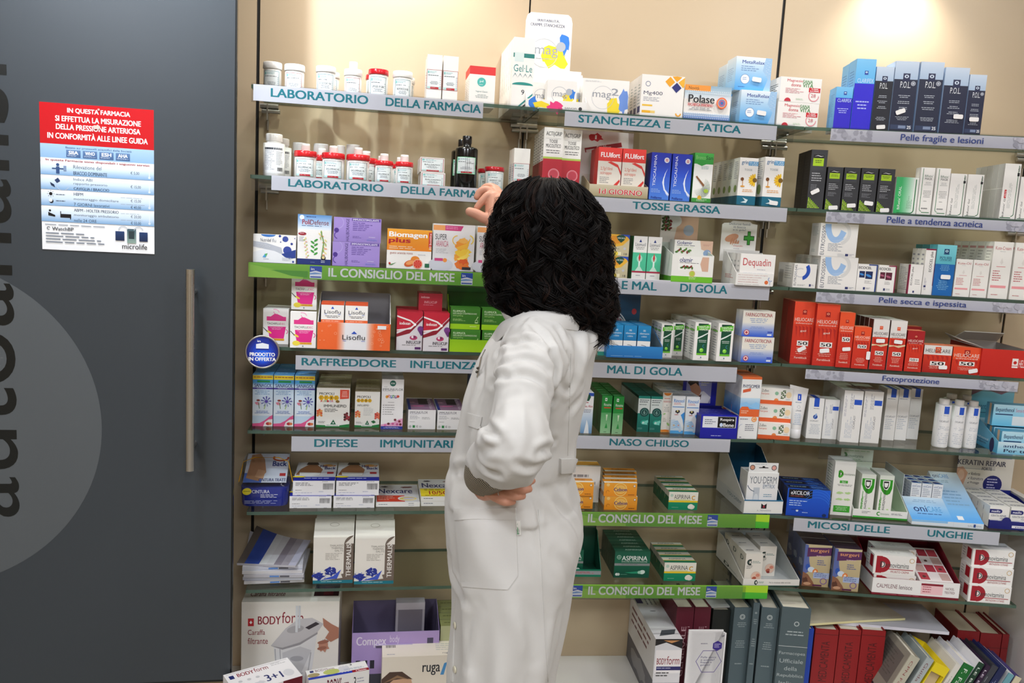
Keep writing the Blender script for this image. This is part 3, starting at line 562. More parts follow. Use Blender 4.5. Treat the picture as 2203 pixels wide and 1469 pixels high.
# ------------------------------------------------------------ left bay, row 1
crop(*KA)
jar(0, 1, 215, 357, 245, .12, 'W', 'small white jar at the very end of the top shelf, nearest the door', .22)
jar(0, 1, 368, 520, 262, .125, 'W', 'white jar with red-edged label, second from the door on top shelf', .22, edge='#a33')
j3 = jar(0, 1, 593, 742, 275, .13, 'W', 'white jar with teal-framed label standing alone in a gap, third on top shelf', .2, text='ECOLOGIC 700', foot=False)
jar_copy(j3, 0, 1, 697, .06, 'white jar mostly hidden behind the third jar on the top shelf')
jar(0, 1, 795, 930, 297, .13, 'W', 'white jar with a nozzle cap, beside the only red-lidded jar of top shelf', .22, True, edge='#a33', nh=.018)
j5 = jar(0, 1, 968, 1118, 297, .13, 'R', 'white jar with red lid on the top shelf, in front', .17, text='LIPOGEL 30 GRA', foot=False)
jar_copy(j5, 0, 1, 1022, .055, 'red-lidded jar mostly hidden behind the red-lidded jar of the top shelf')
j6 = jar(0, 1, 1143, 1290, 312, .13, 'W', 'white jar with a tab on its lid, beside two tall white cartons', .2, text='BIOFORCE 25 GR', foot=False)
jar_copy(j6, 0, 1, 1235, .055, 'white jar mostly hidden behind the jar with a lid tab')
def d_lab(b):
    f = b.F.sub(-.0, .3, 1, .7); lab_label(f, '', edge='#a33'); b.L.r(.55, .3, 1, .7, '#e9f0f1'); b.L.n(.6, .35, .95, .65, 6, '#777')
a = carton(0, 1, 1387, 1498, 186, None, .035, ds(fn=d_lab), 'tall white carton with pharmacy label, on the door side of a touching pair', .16, behind=1, blabel='tall white carton with pharmacy label')
again(a, 0, 1503, 1612, None, 'tall white carton with pharmacy label, touching the small red-topped cartons side')
def d_red(b):
    b.F.r(0, .8, 1, 1, '#e03030'); b.T.r(0, 0, 1, .9, '#e03030'); b.L.r(0, .8, 1, 1, '#d82c2c'); b.F.e(.47, .62, .17, .17, '#4dbab2'); b.F.t('pd', .4, .6, .54, .67, '#e8f5f4', .02); b.F.n(.38, .54, .56, .57, 1, '#e8f5f4')
    b.F.t('Vaginel Classic', .25, .36, .72, .41, '#5d8f90', .0); b.F.n(.25, .22, .75, .32, 3, '#9aa', mid=True); b.F.r(.05, .05, .8, .06, '#555'); b.L.n(.2, .1, .8, .7, 10, '#b9bcc0')
carton(0, 1, 1693, 1880, 268, None, .022, ds(fn=d_red), 'white carton with red top band and round teal emblem', .17, behind=3)
crop(*KB)
def d_gel(b):
    f = b.F; f.r(0, .72, 1, .78, '#1c7f78'); f.r(.06, .66, .5, .79, '#d9e9e7'); f.t('Gel·Lenit', .05, .52, 1.6, .63, '#1c8a86', .0) if False else f.t('Gel·Le', .04, .52, .92, .62, '#1c8a86', .005)
    for i in range(4): f.p([(.0+i*.24, .43), (.12+i*.24, .5), (.24+i*.24, .44), (.12+i*.24, .485)], '#2a6f78')
    f.e(.5, .335, .5, .13, '#1f9088', 0, 20, 0, 180); f.t('9', .45, .2, .6, .27, '#223', .0); f.p([(.2, 0), (.3, 0), (1, .2), (1, .23)], '#1c8a86'); f.p([(.4, 0), (.5, 0), (1, .14), (1, .17)], '#112'); b.L.n(.3, .3, .45, .7, 3, '#333', vert=True)
carton(0, 1, 128, 240, 60, None, .0315, ds(fn=d_gel), 'tall white carton with teal bands beside the raised coloured display card', .20, behind=5, w=.052)
# ------------------------------------------------------------ middle bay, row 1
def splash(f, x, y, s, c1='#2d7fe0', c2='#f5dc1f', sd=1): f.blob(x, y, .18*s, .17*s, c2, sd, 16, .4); f.blob(x+.13*s, y+.14*s, .09*s, .14*s, c1, sd+5, 12, .4)
def mag_front(b):
    f = b.F; f.blob(.12, .55, .08, .1, '#2d7fe0', 2, 9); f.blob(.25, .45, .16, .05, '#f5dc1f', 4, 12); f.blob(.48, .3, .13, .1, '#ee2f7d', 7, 16, .4); f.t('SANOFI', .64, .18, .84, .36, '#2a2a30', .0); f.e(.9, .27, .03, .03, '#2a2a30')
def mag_head(f):
    f.t('IRRITABILITÀ,', .25, .87, .72, .92, '#26305e', .02); f.t('CRAMPI, STANCHEZZA', .1, .80, .84, .85, '#26305e', .02)
    splash(f, .66, .38, 1.5, sd=3); f.ring(.42, .42, .3, .012, '#b9bdc3'); f.t('mag', .22, .36, .72, .5, '#9a9fa8', .0, 0, 4); f.e(.78, .53, .1, .1, '#b3b9c3'); f.n(.25, .32, .7, .35, 1, '#a8adb4')
t = tray(1, 1, 236, 672, 505, None, .10, .11, '#f2f1ee', 'white display box with yellow, blue and pink splashes and a raised card', mag_front, None, (0, .8, .243, ROUND, mag_head), .222)
def d_mag(b): f = b.F; splash(f, .72, .38, 1.1, sd=9); f.ring(.42, .5, .27, .015, '#b9bdc3'); f.t('mag', .2, .38, .66, .58, '#8d929b', .0); f.e(.74, .62, .11, .11, '#b3b9c3')
m1 = carton(1, 1, 383, 597, 368, None, .04, ds(fn=d_mag), 'small white carton facing out in the middle of the splashed display box', t.v-.004, z=t.z+.002)
again(m1, 1, 252, 466, None, 'small white carton partly hidden at the door side of the splashed display box', v=t.v-.05, row=1)
again(m1, 1, 450, 664, None, 'small white carton partly hidden at the far side of the splashed display box', v=t.v-.05)
def d_mag2(b):
    f = b.F; f.blob(.68, .18, .2, .2, '#f3dc2a', 12, 16, .4); f.blob(.88, .38, .1, .26, '#6d95e0', 5, 16, .35); f.ring(.44, .48, .24, .008, '#c2c5ca'); f.t('mag', .22, .42, .62, .62, '#9499a2', .0, 0, 4); f.t('2', .62, .56, .78, .76, '#9aa0aa', .02); f.n(.05, .9, .4, .95, 2, '#c9ccd0'); b.L.n(.2, .4, .8, .7, 4, '#ccc')
carton(1, 1, 634, 968, 357, None, .09, ds(fn=d_mag2), 'wide white carton with grey ring and blue-yellow splash at its corner', .205)
def d_mg4(b):
    f = b.F; f.ring(.15, .78, .06, .015, '#7f86a0'); f.t('Mg400', .06, .5, .5, .61, '#1c2450', .01, 0, 3); f.n(.06, .36, .5, .47, 3, '#8d92a4'); f.r(.04, .25, .28, .29, '#f0c030'); f.r(.04, .09, .35, .15, '#f2d27a'); f.r(.04, .09, .24, .15, '#f0b41e')
    q = .115; k = f.w/f.h
    for x, y, c in ((.66, .86, '#f0a81c'), (.82, .99, '#f0a81c'), (.82, .73, '#232a78'), (.97, .86, '#f3b52e')): f.p([(x, max(.0, y-q*k)), (min(1, x+q), y), (x, min(1, y+q*k)), (x-q, y)] if x+q < 1.0 else [(x, y-q*k), (1, y-q*k+.02), (1, min(1, y+q*k)), (x-q, y)], c)
    f.ring(.9, .12, .07, .03, '#f0a81c', 180, 360); b.L.n(.15, .2, .8, .8, 8, '#9aa'); b.L.r(.2, .1, .9, .25, '#2b356e')
carton(1, 1, 1052, 1360, 328, None, .035, ds(fn=d_mg4), 'white carton with yellow and navy diamonds at its top corner', .222, behind=4)
def d_pol(b):
    f = b.F; f.r(0, .6, 1, 1, '#e9eef2', '#8fb2c9'); f.r(0, 0, 1, .22, '#1e58b8', '#d5e2ee'); f.r(0, .84, .55, 1, '#f09a3a'); f.t('Novità', .08, .87, .3, .96, '#5a3a20', .01)
    for i in range(3):
        for j in range(24): f.e(.04+j*.04, .08+i*.06, .009, .009, '#ffffff', n=8); f.e(.04+j*.04, .79+i*.05, .007, .007, '#ffffff', n=8) if i < 2 and j > 0 else None
    f.t('Polase', .08, .5, .64, .72, '#14141c', .02, 0, 4); f.t('RICARICA INVERNO', .08, .4, .62, .48, '#d0242c', .02); f.n(.08, .28, .62, .36, 2, '#6d7680', mid=True)
    for k, c in enumerate(('#e8643c', '#f0a070', '#5f8fc4', '#c85a80', '#3f6fb8')): f.e(.8, .53, .115-.02*k, .115-.02*k, c)
po = carton(1, 1, 1362, 1698, 402, None, .06, ds(fn=d_pol), 'white carton with blue dotted foot and orange corner flash, beside the diamond carton', .215)
def d_mr(b):
    f = b.F; f.r(0, 0, 1, 1, '#4aa3e8', '#eaf3fa'); f.p([(.8, 0), (1, 0), (1, 1), (.82, 1), (.76, .62), (.92, .38)], '#9fc6ea'); f.t('MetaRelax', .17, .8, .8, .9, '#2b4a9c', .015, 0, 3); f.n(.15, .56, .66, .74, 3, '#6f93c4'); f.e(.28, .34, .13, .13, '#f3f8fc'); f.ring(.28, .34, .13, .012, '#5a86c4'); f.n(.21, .3, .35, .4, 2, '#5a86c4'); f.n(.1, .08, .3, .12, 1, '#2b4a9c')
    for i in range(22): f.e(.84+.014*(i % 10), .5+.04*((i*7) % 12), .007, .007, '#eef6fc', n=6)
    b.L.r(0, 0, 1, 1, '#6fb5ea', '#dfecf6'); b.L.n(.15, .3, .8, .7, 7, '#7fa2c9'); b.sticker(.6, .34, .26, -5)
mr = carton(1, 1, 1765, 2022, 440, None, .06, ds('#eaf3fa', fn=d_mr), 'pale blue carton with wavy edge, at the bottom of its stack', .222)
mr2 = again(mr, 1, 1735, 1985, None, 'pale blue carton with wavy edge, on top of its stack', v=.21, on=mr)
again(mr, 1, 1660, 1915, None, 'pale blue carton at the back, half hidden by the stack of two pale blue ones', v=.12, z=mr2.z)
again(mr, 1, 1660, 1915, None, 'pale blue carton hidden at the bottom behind the stack of two pale blue ones', v=.12, row=1)
crop(*KC)
def d_vit(b):
    f = b.F; f.t('Magnesio', .16, .78, .54, .92, '#c8283c', .015); f.t('donna', .26, .63, .5, .76, '#c8283c', .015); f.t('SANA', .54, .78, .78, .92, '#3c8a3e', .02); f.t('VITA', .54, .62, .8, .78, '#3c8a3e', .02); f.r(.7, .44, .98, .62, '#d0202c'); f.t('9,90€', .76, .54, .93, .6, '#fff', .02); f.t('14,90€', .74, .46, .95, .53, '#fff', .02)
    f.n(.13, .34, .58, .56, 4, '#d98a95'); f.ring(.83, .3, .13, .02, '#e8909c', 100, 360); f.t('28', .76, .24, .88, .38, '#d06a78', .0); f.e(.2, .02, .08, .08, '#c8283c', 0, 20, 0, 180); f.n(.4, .08, .6, .16, 2, '#a9c7a4'); b.L.n(.15, .25, .85, .75, 6, '#444')
vt = carton(1, 1, 103, 412, 549, None, .07, ds(fn=d_vit), 'white and red carton with green lettering, bottom of the pair by the joint', .222)
vt2 = again(vt, 1, 118, 440, None, 'white and red carton with green lettering, top of the pair by the joint', on=vt)
again(vt, 1, 70, 380, None, 'white and red carton behind the pair with green lettering, at the bottom', v=.14)
again(vt, 1, 70, 380, None, 'white and red carton behind the pair with green lettering, at the top', v=.14, on=vt)
# ------------------------------------------------------------ angled bay, row 1
def emblem(f, x, y, s, c='#1a2050', w='#fff'): k = f.w/f.h; f.r(x-s, y-s*k, x+s, y+s*k, c); f.e(x, y+s*k*.15, s*.62, s*.5, w); f.e(x, y+s*k*.15, s*.26, s*.26, c); f.r(x-s*1.1, y-s*k*1.25, x+s*1.1, y-s*k*1.05, c)
def clar(top): 
    def fn(b):
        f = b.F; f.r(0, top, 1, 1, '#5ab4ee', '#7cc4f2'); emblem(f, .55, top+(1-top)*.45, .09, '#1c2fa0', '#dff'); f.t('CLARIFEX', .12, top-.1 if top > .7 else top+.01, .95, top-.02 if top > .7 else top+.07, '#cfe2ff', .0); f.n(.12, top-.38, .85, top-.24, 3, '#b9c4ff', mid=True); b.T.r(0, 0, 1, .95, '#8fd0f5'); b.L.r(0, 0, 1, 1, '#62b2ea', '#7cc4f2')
        b.L.n(.15, .3, .85, .85, 14, '#3f86c4')
    return fn
c1 = carton(2, 1, 527, 655, 440, None, .05, ds('#2818c8', '#62b2ea', fn=clar(.74)), 'short violet and sky blue carton at the joint end of the navy row', .226)
again(c1, 2, 521, 646, None, 'short violet and sky blue carton, hidden behind the front short one', v=.17)
c2 = carton(2, 1, 657, 806, 228, None, .05, ds('#2818d0', '#62b2ea', fn=clar(.655)), 'tall violet carton with sky blue top, facing the front', .226)
again(c2, 2, 600, 750, None, 'tall violet carton with sky blue top, standing behind and to one side', v=.17)
c2.o.children and None
def pol(top, badge=True, foot=True, st=None):
    def fn(b):
        f = b.F; f.r(0, top, 1, 1, '#a9c0da', '#c9d8ea'); emblem(f, .52, top+.035, .15, '#182048', '#cfdcec'); f.t('P.O.L.', .28, top-.12, .72, top-.03, '#e6e9ef', .0, 0, 3)
        if badge: f.e(.83, top-.055, .1, .1, '#b9bfca'); f.ring(.83, top-.055, .07, .02, '#3a4158')
        for k in range(3): f.n(.22, top-.27-.085*k, .78, top-.22-.085*k, 2, '#b9c0cc', mid=True)
        f.n(.2, .16, .8, .22, 3, '#b9c0cc', mid=True)
        if foot: f.r(.04, .035, .96, .1, '#2b3a5c'); f.r(.38, .05, .7, .09, '#7f8fae'); f.t('25', .76, .045, .93, .09, '#fff', .02)
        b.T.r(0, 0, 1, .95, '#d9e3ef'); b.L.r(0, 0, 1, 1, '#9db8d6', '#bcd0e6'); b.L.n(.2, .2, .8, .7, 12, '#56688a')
        if st: b.sticker(*st)
    return fn
carton(2, 1, 809, 945, 288, None, .06, ds('#131522', '#9db8d6', fn=pol(.78, False, False, (.55, .06, .5, 6))), 'narrow black carton with grey-blue top beside the violet carton', .224, group=None)
p2 = carton(2, 1, 948, 1125, 245, None, .06, ds('#131b38', '#9db8d6', fn=pol(.745, True, True, (.4, .285, .42, 22))), 'tall navy carton with tilted white sticker, second of the navy row', .226)
carton(2, 1, 1135, 1312, 250, None, .06, ds('#131b38', '#9db8d6', fn=pol(.755)), 'tall navy carton with no price sticker, third of the navy row', .226)
carton(2, 1, 1322, 1505, 292, None, .06, ds('#141b3a', '#9db8d6', fn=pol(.73, False, False, (.72, .265, .4, 0))), 'wide navy carton with sticker low on its far edge, fourth of the navy row', .226)
carton(2, 1, 1508, 1638, 347, None, .045, ds('#141b3a', '#9db8d6', fn=pol(.74, True, True, (.5, .26, .56, 0))), 'smallest navy carton at the open end of the top row', .226)
# ------------------------------------------------------------ left bay, row 2
crop(*KA)
def tall_bottle(bay, row, xl, xr, yt, v, label, col='#f3f2ef', cap='W', shoulder=.72, neck=.42, capr=.46, name='bottle', cat='bottle', lab=None, mt='gloss', capm='gloss', caph=.13, sy=1., rot=0):
    r = measure_c(bay, row, xl, xr, yt, v); R = r.w/2-.0008; H = r.h; B = BAYS[bay]; uc = (r.u0+r.u1)/2; v = max(v, R+.001); ch = H*caph; nb = H-ch
    sh = H*shoulder; b = Mb(); prof = [(R*.9, 0), (R, .004), (R, sh)]
    for k in range(1, 9): a = math.pi/2*k/8; prof.append((R*neck+(R-R*neck)*math.cos(a), sh+(nb-.006-sh)*math.sin(a)))
    prof.append((R*neck, nb)); b.lathe(prof, C(col), 40, sy=sy)
    o = b.build(name, mt, None, B.pt(uc, v, r.z), B.a+math.radians(rot)); tag(o, label, cat)
    b = Mb(); b.lathe([(R*capr*.98, nb+.0003), (R*capr, nb+.002), (R*capr, H-.002), (R*capr*.93, H), (.001, H)], C(cap), 30); b.build('cap', capm, o)
    if lab:
        b = Mb(); f = CylFace(b, R*1.002, sh*lab[0], sh*(lab[1]-lab[0]), lab[2], lab[3]); lab[4](f); b.build('paper_label', 'paper', o)
    r.o = o; r.R = R; r.v = v; r.uc = uc; return r
def l_white(f): f.r(0, 0, 1, 1, '#e9e9e9'); f.r(.02, .9, .95, .98, '#44474d'); f.n(.04, .1, .55, .86, 12, '#8d9095'); f.n(.62, .3, .98, .84, 9, '#a5a8ac'); f.bars(.68, .08, .98, .22)
w1 = tall_bottle(0, 2, 215, 377, 757, .17, 'large white plastic bottle with grey print, nearest the door', lab=(.12, .88, -50, 60, l_white), capr=.78, neck=.7, caph=.17, shoulder=.78)
jar_copy(w1, 0, 2, 347, .075, 'large white plastic bottle mostly hidden behind the other white bottle')
for k, (xl, xr, yt) in enumerate(((425, 527, 822), (575, 687, 830), (742, 806, 842), (808, 912, 836))):
    jar(0, 2, xl, xr, yt, .05, '#f0eceb', 'milky translucent capped jar at the back of the second shelf, %s from the white bottles' % ('first', 'second', 'third', 'fourth')[k], .3, band=False, body='#e9e4e2', mt='frosted', name='translucent_jar')
for k, (xl, xr, yt, v, lb) in enumerate(((437, 607, 880, .165, 'first from the white bottles'), (635, 806, 895, .165, 'second from the white bottles'), (812, 986, 907, .165, 'third from the white bottles'), (1016, 1153, 952, .17, 'small, fourth from the white bottles'), (1163, 1296, 960, .17, 'small, fifth and nearest the small stacked cartons'))):
    q = jar(0, 2, xl, xr, yt, v, '#d4252c', 'red-lidded jar with white nozzle, front row, '+lb, .21 if k < 3 else .2, True, 'DICLOFENAC 4%', '#444', nh=.017)
    if k == 2: jar_copy(q, 0, 2, 957, .085, 'red-lidded jar with nozzle behind, between the third and fourth front jars'); jar_copy(q, 0, 2, 640, .075, 'red-lidded jar with nozzle behind, between the first and second front jars')
    if k == 4: jar_copy(q, 0, 2, 1070, .09, 'small red-lidded jar hidden behind the fourth front jar'); jar_copy(q, 0, 2, 1203, .09, 'small red-lidded jar hidden behind the fifth front jar')
def d_bal(b): f = b.F; lab_label(f.sub(.03, .04, .97, .94), 'BALSAMO', edge='#a33', foot=True); b.L.r(.5, .1, 1, .9, '#e6eaec'); b.L.r(.5, .1, .56, .9, '#a33')
q = carton(0, 2, 1350, 1526, 1016, None, .06, ds(fn=d_bal), 'small white labelled carton, bottom front of the stack beside the black bottles', .185, h=.0345, behind=1, blabel='small white labelled carton, bottom of the stack by the black bottles')
again(q, 0, 1346, 1520, None, 'small white labelled carton, top front of the stack beside the black bottles', on=q, behind=1, blabel='small white labelled carton, top of the stack by the black bottles')
def l_black(f): lab_label(f, '', edge='#8fb'); f.n(.5, .6, .9, .66, 1, '#222')
bb = tall_bottle(0, 2, 1588, 1752, 770, .185, 'tall black glass bottle with white label, in front', '#0c0b0d', '#131316', .74, .38, .42, lab=(.38, .8, -58, 48, l_black), caph=.15)
jar_copy(bb, 0, 2, 1638, .1, 'tall black glass bottle behind, showing only one edge')
j = jar(0, 2, 1803, 1946, 995, .17, '#b81f2a', 'white jar with dark red lid beside the tall black bottle', .18, text='IDROBOOST 12 GR', foot=False)
jar_copy(j, 0, 2, 1822, .09, 'dark red-lidded jar behind, between black bottle and front jar')
def d_lab2(b): f = b.F.sub(0, .25, 1, .66); lab_label(f, '', edge='#a33'); b.L.r(.3, .25, 1, .66, '#dfe3ea'); b.L.n(.4, .3, .9, .6, 6, '#7a7f9a')
carton(0, 2, 2008, 2125, 860, None, .035, ds(fn=d_lab2), 'tall white carton with red-edged label just above the hair', .2, behind=1)
# ------------------------------------------------------------ middle bay, row 2
crop(*KB)
def d_acti(b):
    f = b.F; f.t('ACTI)GRIP', .1, .86, .93, .94, '#16161c', .015, 0, 3); f.r(.1, .835, .9, .838, '#888'); f.t('TOSSE', .28, .77, .72, .82, '#16161c', .015); f.t('MUCOLITICO', .12, .7, .9, .755, '#16161c', .015); f.n(.1, .6, .9, .67, 2, '#777', mid=True); f.r(0, .53, 1, .56, '#b4cf5a'); f.r(0, 0, 1, .53, '#a91c2c', '#c02536'); f.e(.6, .3, .28, .28, '#d76a78'); f.e(.6, .3, .22, .22, '#c04050'); f.ring(.6, .3, .29, .02, '#e9b0b8'); b.L.n(.2, .4, .8, .95, 12, '#777'); b.L.r(0, 0, 1, .5, '#a91c2c')
a1 = carton(1, 2, 345, 484, 852, None, .036, ds(fn=d_acti), 'white and dark red cough carton, door side of the pair above the hair', .222, h=.155, behind=4, blabel='white and dark red cough carton, door side column')
again(a1, 1, 485, 610, None, 'white and dark red cough carton, far side of the touching pair above the hair', v=.205)
def fl_front(b): f = b.F; f.r(0, 0, 1, 1, '#a89a74', '#cfc6ac'); f.t('1d GIORNO', .17, .24, .9, .68, '#ffffff', .05, 0, 3); f.t('1d GIORNO', .17, .25, .9, .67, '#cf1f2b', .02, 0, 3)
def fl_head(f):
    f.r(0, 0, 1, 1, '#efeeec'); f.blob(.32, .88, .12, .07, '#c8202c', 3); f.t('1', .3, .85, .33, .92, '#fff', .02); f.p([(.12, .68), (.78, .82), (.8, .74), (.14, .6)], '#a01c28'); f.p([(.15, .65), (.3, .68), (.3, .62), (.16, .6)], '#e9d9d9'); f.t('FLUifort', .34, .68, .6, .76, '#f0d8d8', .01, .05); f.p([(.3, .5), (.62, .55), (.8, .3), (.5, .2)], '#e9a870')
t = tray(1, 2, 688, 1112, 1128, None, .11, .06, '#bcb08e', 'gold display box with red lettering and a raised white card', fl_front, '#e6e3da', (-.18, .82, .19, RECT, fl_head), .226, h_ := None) if False else tray(1, 2, 688, 1112, 1118, None, .11, .06, '#bcb08e', 'gold display box with red lettering and a raised white card', fl_front, '#e6e3da', (-.1, .88, .168, RECT, fl_head), .226)
def d_flu(b):
    f = b.F; f.r(0, .72, 1, 1, '#e23a32'); f.t('FLUifort', .1, .8, .92, .9, '#ffffff', .025, 0, 3); f.p([(.55, .72), (.85, .66), (1, .52), (1, .44), (.85, .6), (.4, .7)], '#e23a32'); f.t('2,7g/10ml', .12, .52, .62, .6, '#e26a50', .0); f.t('sciroppo', .12, .43, .6, .51, '#e26a50', .0); f.n(.1, .26, .55, .4, 4, '#999'); f.p([(.6, .18), (.95, .36), (.98, .32), (.7, .1)], '#d8362e'); f.ring(.28, .1, .2, .02, '#aaa', 0, 180); f.e(.28, .13, .1, .1, '#f0a030'); b.L.r(0, .0, 1, 1, '#d6302a'); b.T.r(0, 0, 1, .95, '#d6302a')
f1 = carton(1, 2, 740, 910, 852, None, .045, ds('#ece6da', '#d6302a', fn=d_flu), 'red-topped syrup carton in the gold display box, door side', t.v-.004, z=t.z+.002, behind=1, blabel='red-topped syrup carton in the gold display box, door side column')
again(f1, 1, 913, 1080, None, 'red-topped syrup carton in the gold display box, next to the blue cartons', z=t.z+.002)
def d_tio(b):
    f = b.F; f.r(0, 0, 1, 1, '#4a86e6', '#1a2fb8'); f.p([(1, .1), (.72, .22), (.62, .38), (.7, .55), (.8, .62), (.7, .48), (.68, .36), (.78, .24), (1, .14)], '#dfe9ff'); f.r(0, .5, 1, 1, '#2a56d2', '#1b2eb4'); f.p([(.86, .68), (.72, .56), (.65, .42), (.68, .28), (.85, .14), (.98, .08), (.8, .22), (.72, .34), (.71, .45), (.77, .58)], '#e6eeff')
    f.t('TIOCALMINA', .14, .3, .27, .95, '#f4f6ff', .012, 90, 3); f.e(.78, .85, .13, .13, '#f0f2fa'); [f.e(.78+.05*math.cos(q), .85+.05*math.sin(q)*f.w/f.h, .03, .03, '#c8303c', n=8) for q in (.8, 2.35, 3.9, 5.5)]; f.n(.08, .15, .6, .24, 3, '#9fc0f4'); f.t('Polifarma', .1, .03, .65, .08, '#10208c', .02); b.L.r(0, 0, 1, 1, '#2a4fc4', '#16208c'); b.T.r(0, 0, 1, 1, '#10186a')
t1 = carton(1, 2, 1118, 1262, 890, None, .05, ds('#2a4fc4', fn=d_tio), 'royal blue carton with upright lettering, beside the gold display box', .226)
again(t1, 1, 1268, 1412, None, 'royal blue carton with upright lettering, beside the green pine carton')
def d_bron(b):
    f = b.F; f.r(0, .78, 1, 1, '#2f9e3a', '#46b04a'); f.p([(0, .8), (.4, .74), (.75, .8), (1, .78), (1, .85), (0, .86)], '#2f9e3a'); f.t('Bronco', .08, .87, .58, .95, '#8fd07a', .01); f.t('San', .6, .87, .96, .95, '#10401c', .01); f.n(.3, .67, .85, .74, 3, '#8aa', mid=True)
    for i in range(26): a = math.radians(200+i*9); f.p([(.5, .3), (.5+.42*math.cos(a), .3+.2*math.sin(a)), (.51+.42*math.cos(a+.03), .305+.2*math.sin(a+.03))], ('#2f6a30', '#47813a', '#1f4f26')[i % 3])
    f.p([(.12, .52), (.18, .54), (.62, .36), (.56, .32)], '#8a5a34'); f.e(.72, .24, .12, .1, '#a9c83c'); f.r(0, 0, 1, .09, '#3a9a3a'); f.e(.4, .1, .11, .11, '#e0b030'); f.n(.25, .02, .8, .07, 2, '#dfeccf'); b.L.r(0, 0, 1, 1, '#2f8e3a'); b.T.r(0, 0, 1, .9, '#46b04a')
carton(1, 2, 1424, 1562, 893, None, .055, ds('#f3f4f0', '#2f8e3a', fn=d_bron), 'green and white carton with a pine twig picture', .226)
def d_grin(b):
    f = b.F; f.r(0, 0, 1, .2, '#0f6a86'); f.r(.48, .84, 1, .93, '#4a9ad0'); f.t('grin', .1, .84, .46, .94, '#2a6a9c', .015); f.t('TUSS', .5, .85, .96, .92, '#d9ecf8', .015); f.t('TOSSE', .28, .73, .7, .77, '#7a8a94', .0)
    for i in range(16): a = i*.393; f.e(.86+.2*math.cos(a), .54+.2*math.sin(a)*f.w/f.h, .14, .05, ('#f2c81c', '#e6b012')[i % 2], math.degrees(a), 8) if .86+.2*math.cos(a) < .9 else None
    f.e(.88, .54, .12, .12, '#7a5a1c'); f.e(.2, .55, .09, .09, '#7a4a20'); f.r(.22, .42, .25, .52, '#c8862c'); f.e(.24, .4, .12, .04, '#e09a2c'); f.n(.2, .27, .85, .34, 2, '#e09a3c', mid=True); f.p([(.2, .06), (.45, .1), (.3, .16), (.6, .12), (.5, .05)], '#d9ecf0'); b.L.r(0, 0, 1, .2, '#0c5a72'); b.L.n(.15, .55, .85, .93, 9, '#99a'); b.L.e(.5, .35, .25, .25, '#8fa860')
g1 = carton(1, 2, 1747, 1882, 927, None, .036, ds(fn=d_grin), 'white honey carton with sunflower and teal foot, door side of the two', .224, behind=4, blabel='white honey carton with sunflower and teal foot, door side column')
g2 = carton(1, 2, 1926, 2066, 922, None, .05, ds(fn=lambda b: (d_grin(b), b.sticker(.6, .08, .45, -4))), 'white honey carton with a price sticker on its teal foot', .226, behind=1)
# ------------------------------------------------------------ angled bay, row 2
crop(*KC)
def d_blk(st):
    def fn(b):
        f = b.F; f.r(.1, .66, .82, .93, '#3a3d42'); f.r(.14, .86, .8, .92, '#0c0c0e'); f.p([(.2, .885), (.4, .9), (.6, .885), (.78, .9), (.6, .895), (.4, .91)], '#eee'); f.r(.14, .73, .8, .86, '#a8cf1c'); f.n(.2, .77, .74, .83, 2, '#2b3a10', mid=True); f.n(.14, .46, .8, .62, 4, '#b9bcc0'); f.n(.14, .32, .7, .42, 4, '#83868c')
        k = f.w/f.h
        for i in range(9):
            for j in range(8-i): f.e(.08+j*.095, .03+i*.085*k*1.0, .038, .038, ('#b4dc2c', '#8fc41c', '#c8e85a')[(i+j) % 3], n=8)
        f.t('', 0, 0, 1, 1, 'K') if False else None; b.L.n(.2, .15, .8, .85, 14, '#2c2c30')
        if st: b.sticker(*st)
    return fn
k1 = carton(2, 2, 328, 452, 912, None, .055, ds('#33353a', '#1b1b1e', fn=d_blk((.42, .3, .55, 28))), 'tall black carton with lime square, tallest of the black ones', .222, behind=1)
for i, (xl, xr, yt, st, nm) in enumerate(((462, 580, 1042, (.55, .06, .6, 5), 'first small one beside the tall black carton'), (586, 708, 1046, (.62, .13, .55, 5), 'second small one along'), (714, 840, 1050, (.6, .2, .55, -5), 'third small one along'), (847, 968, 1056, (.55, .06, .58, 4), 'fourth small one, beside the green carton'))):
    carton(2, 2, xl, xr, yt, None, .05, ds('#303237', '#1b1b1e', fn=d_blk(st)), 'small black carton with lime square, '+nm, .222)
def line_edge(f, c='#1f7a44', x=.86): f.r(x, .12, x+.045, .95, c); f.ring(x-.13, .12, .175, .045, c, 270, 360); f.r(.15, .12-.175*f.w/f.h, x-.13, .12-.13*f.w/f.h, c)
def d_oral(b): f = b.F; f.r(0, 0, 1, 1, '#2fb060', '#3cb46a'); f.r(.25, 0, .8, 1, '#3cb46a', '#dff0e4', True); f.r(.8, 0, 1, 1, '#eef2ec'); line_edge(f); f.t("BiRetix' ORAL", .14, .12, .26, .75, '#eef8f0', .012, 90); f.n(.55, .15, .8, .5, 4, '#7fae8e', vert=True)
carton(2, 2, 980, 1152, 1118, None, .03, ds(fn=d_oral), 'green carton fading to white with a green line, beside the black cartons', .222)
def d_mask(b): f = b.F; f.r(.16, .12, .2, .98, '#1f7a44'); f.ring(.33, .12, .17, .04, '#1f7a44', 180, 270); f.r(.33, .045, .9, .06, '#1f7a44'); f.t("BiRetix'", .32, .8, .9, .85, '#1f5a3c', .01); f.t('MASK', .34, .74, .88, .79, '#222', .01); f.n(.3, .62, .9, .7, 3, '#aaa', mid=True); f.n(.3, .36, .9, .52, 5, '#999', mid=True); f.n(.4, .28, .7, .3, 1, '#444'); f.n(.3, .1, .8, .16, 1, '#777')
mk = carton(2, 2, 1155, 1262, 1046, None, .03, ds(fn=d_mask), 'tall white carton with thin green line, next to the green carton', .222)
again(mk, 2, 1272, 1380, None, 'tall white carton with thin green line, second from the green carton')
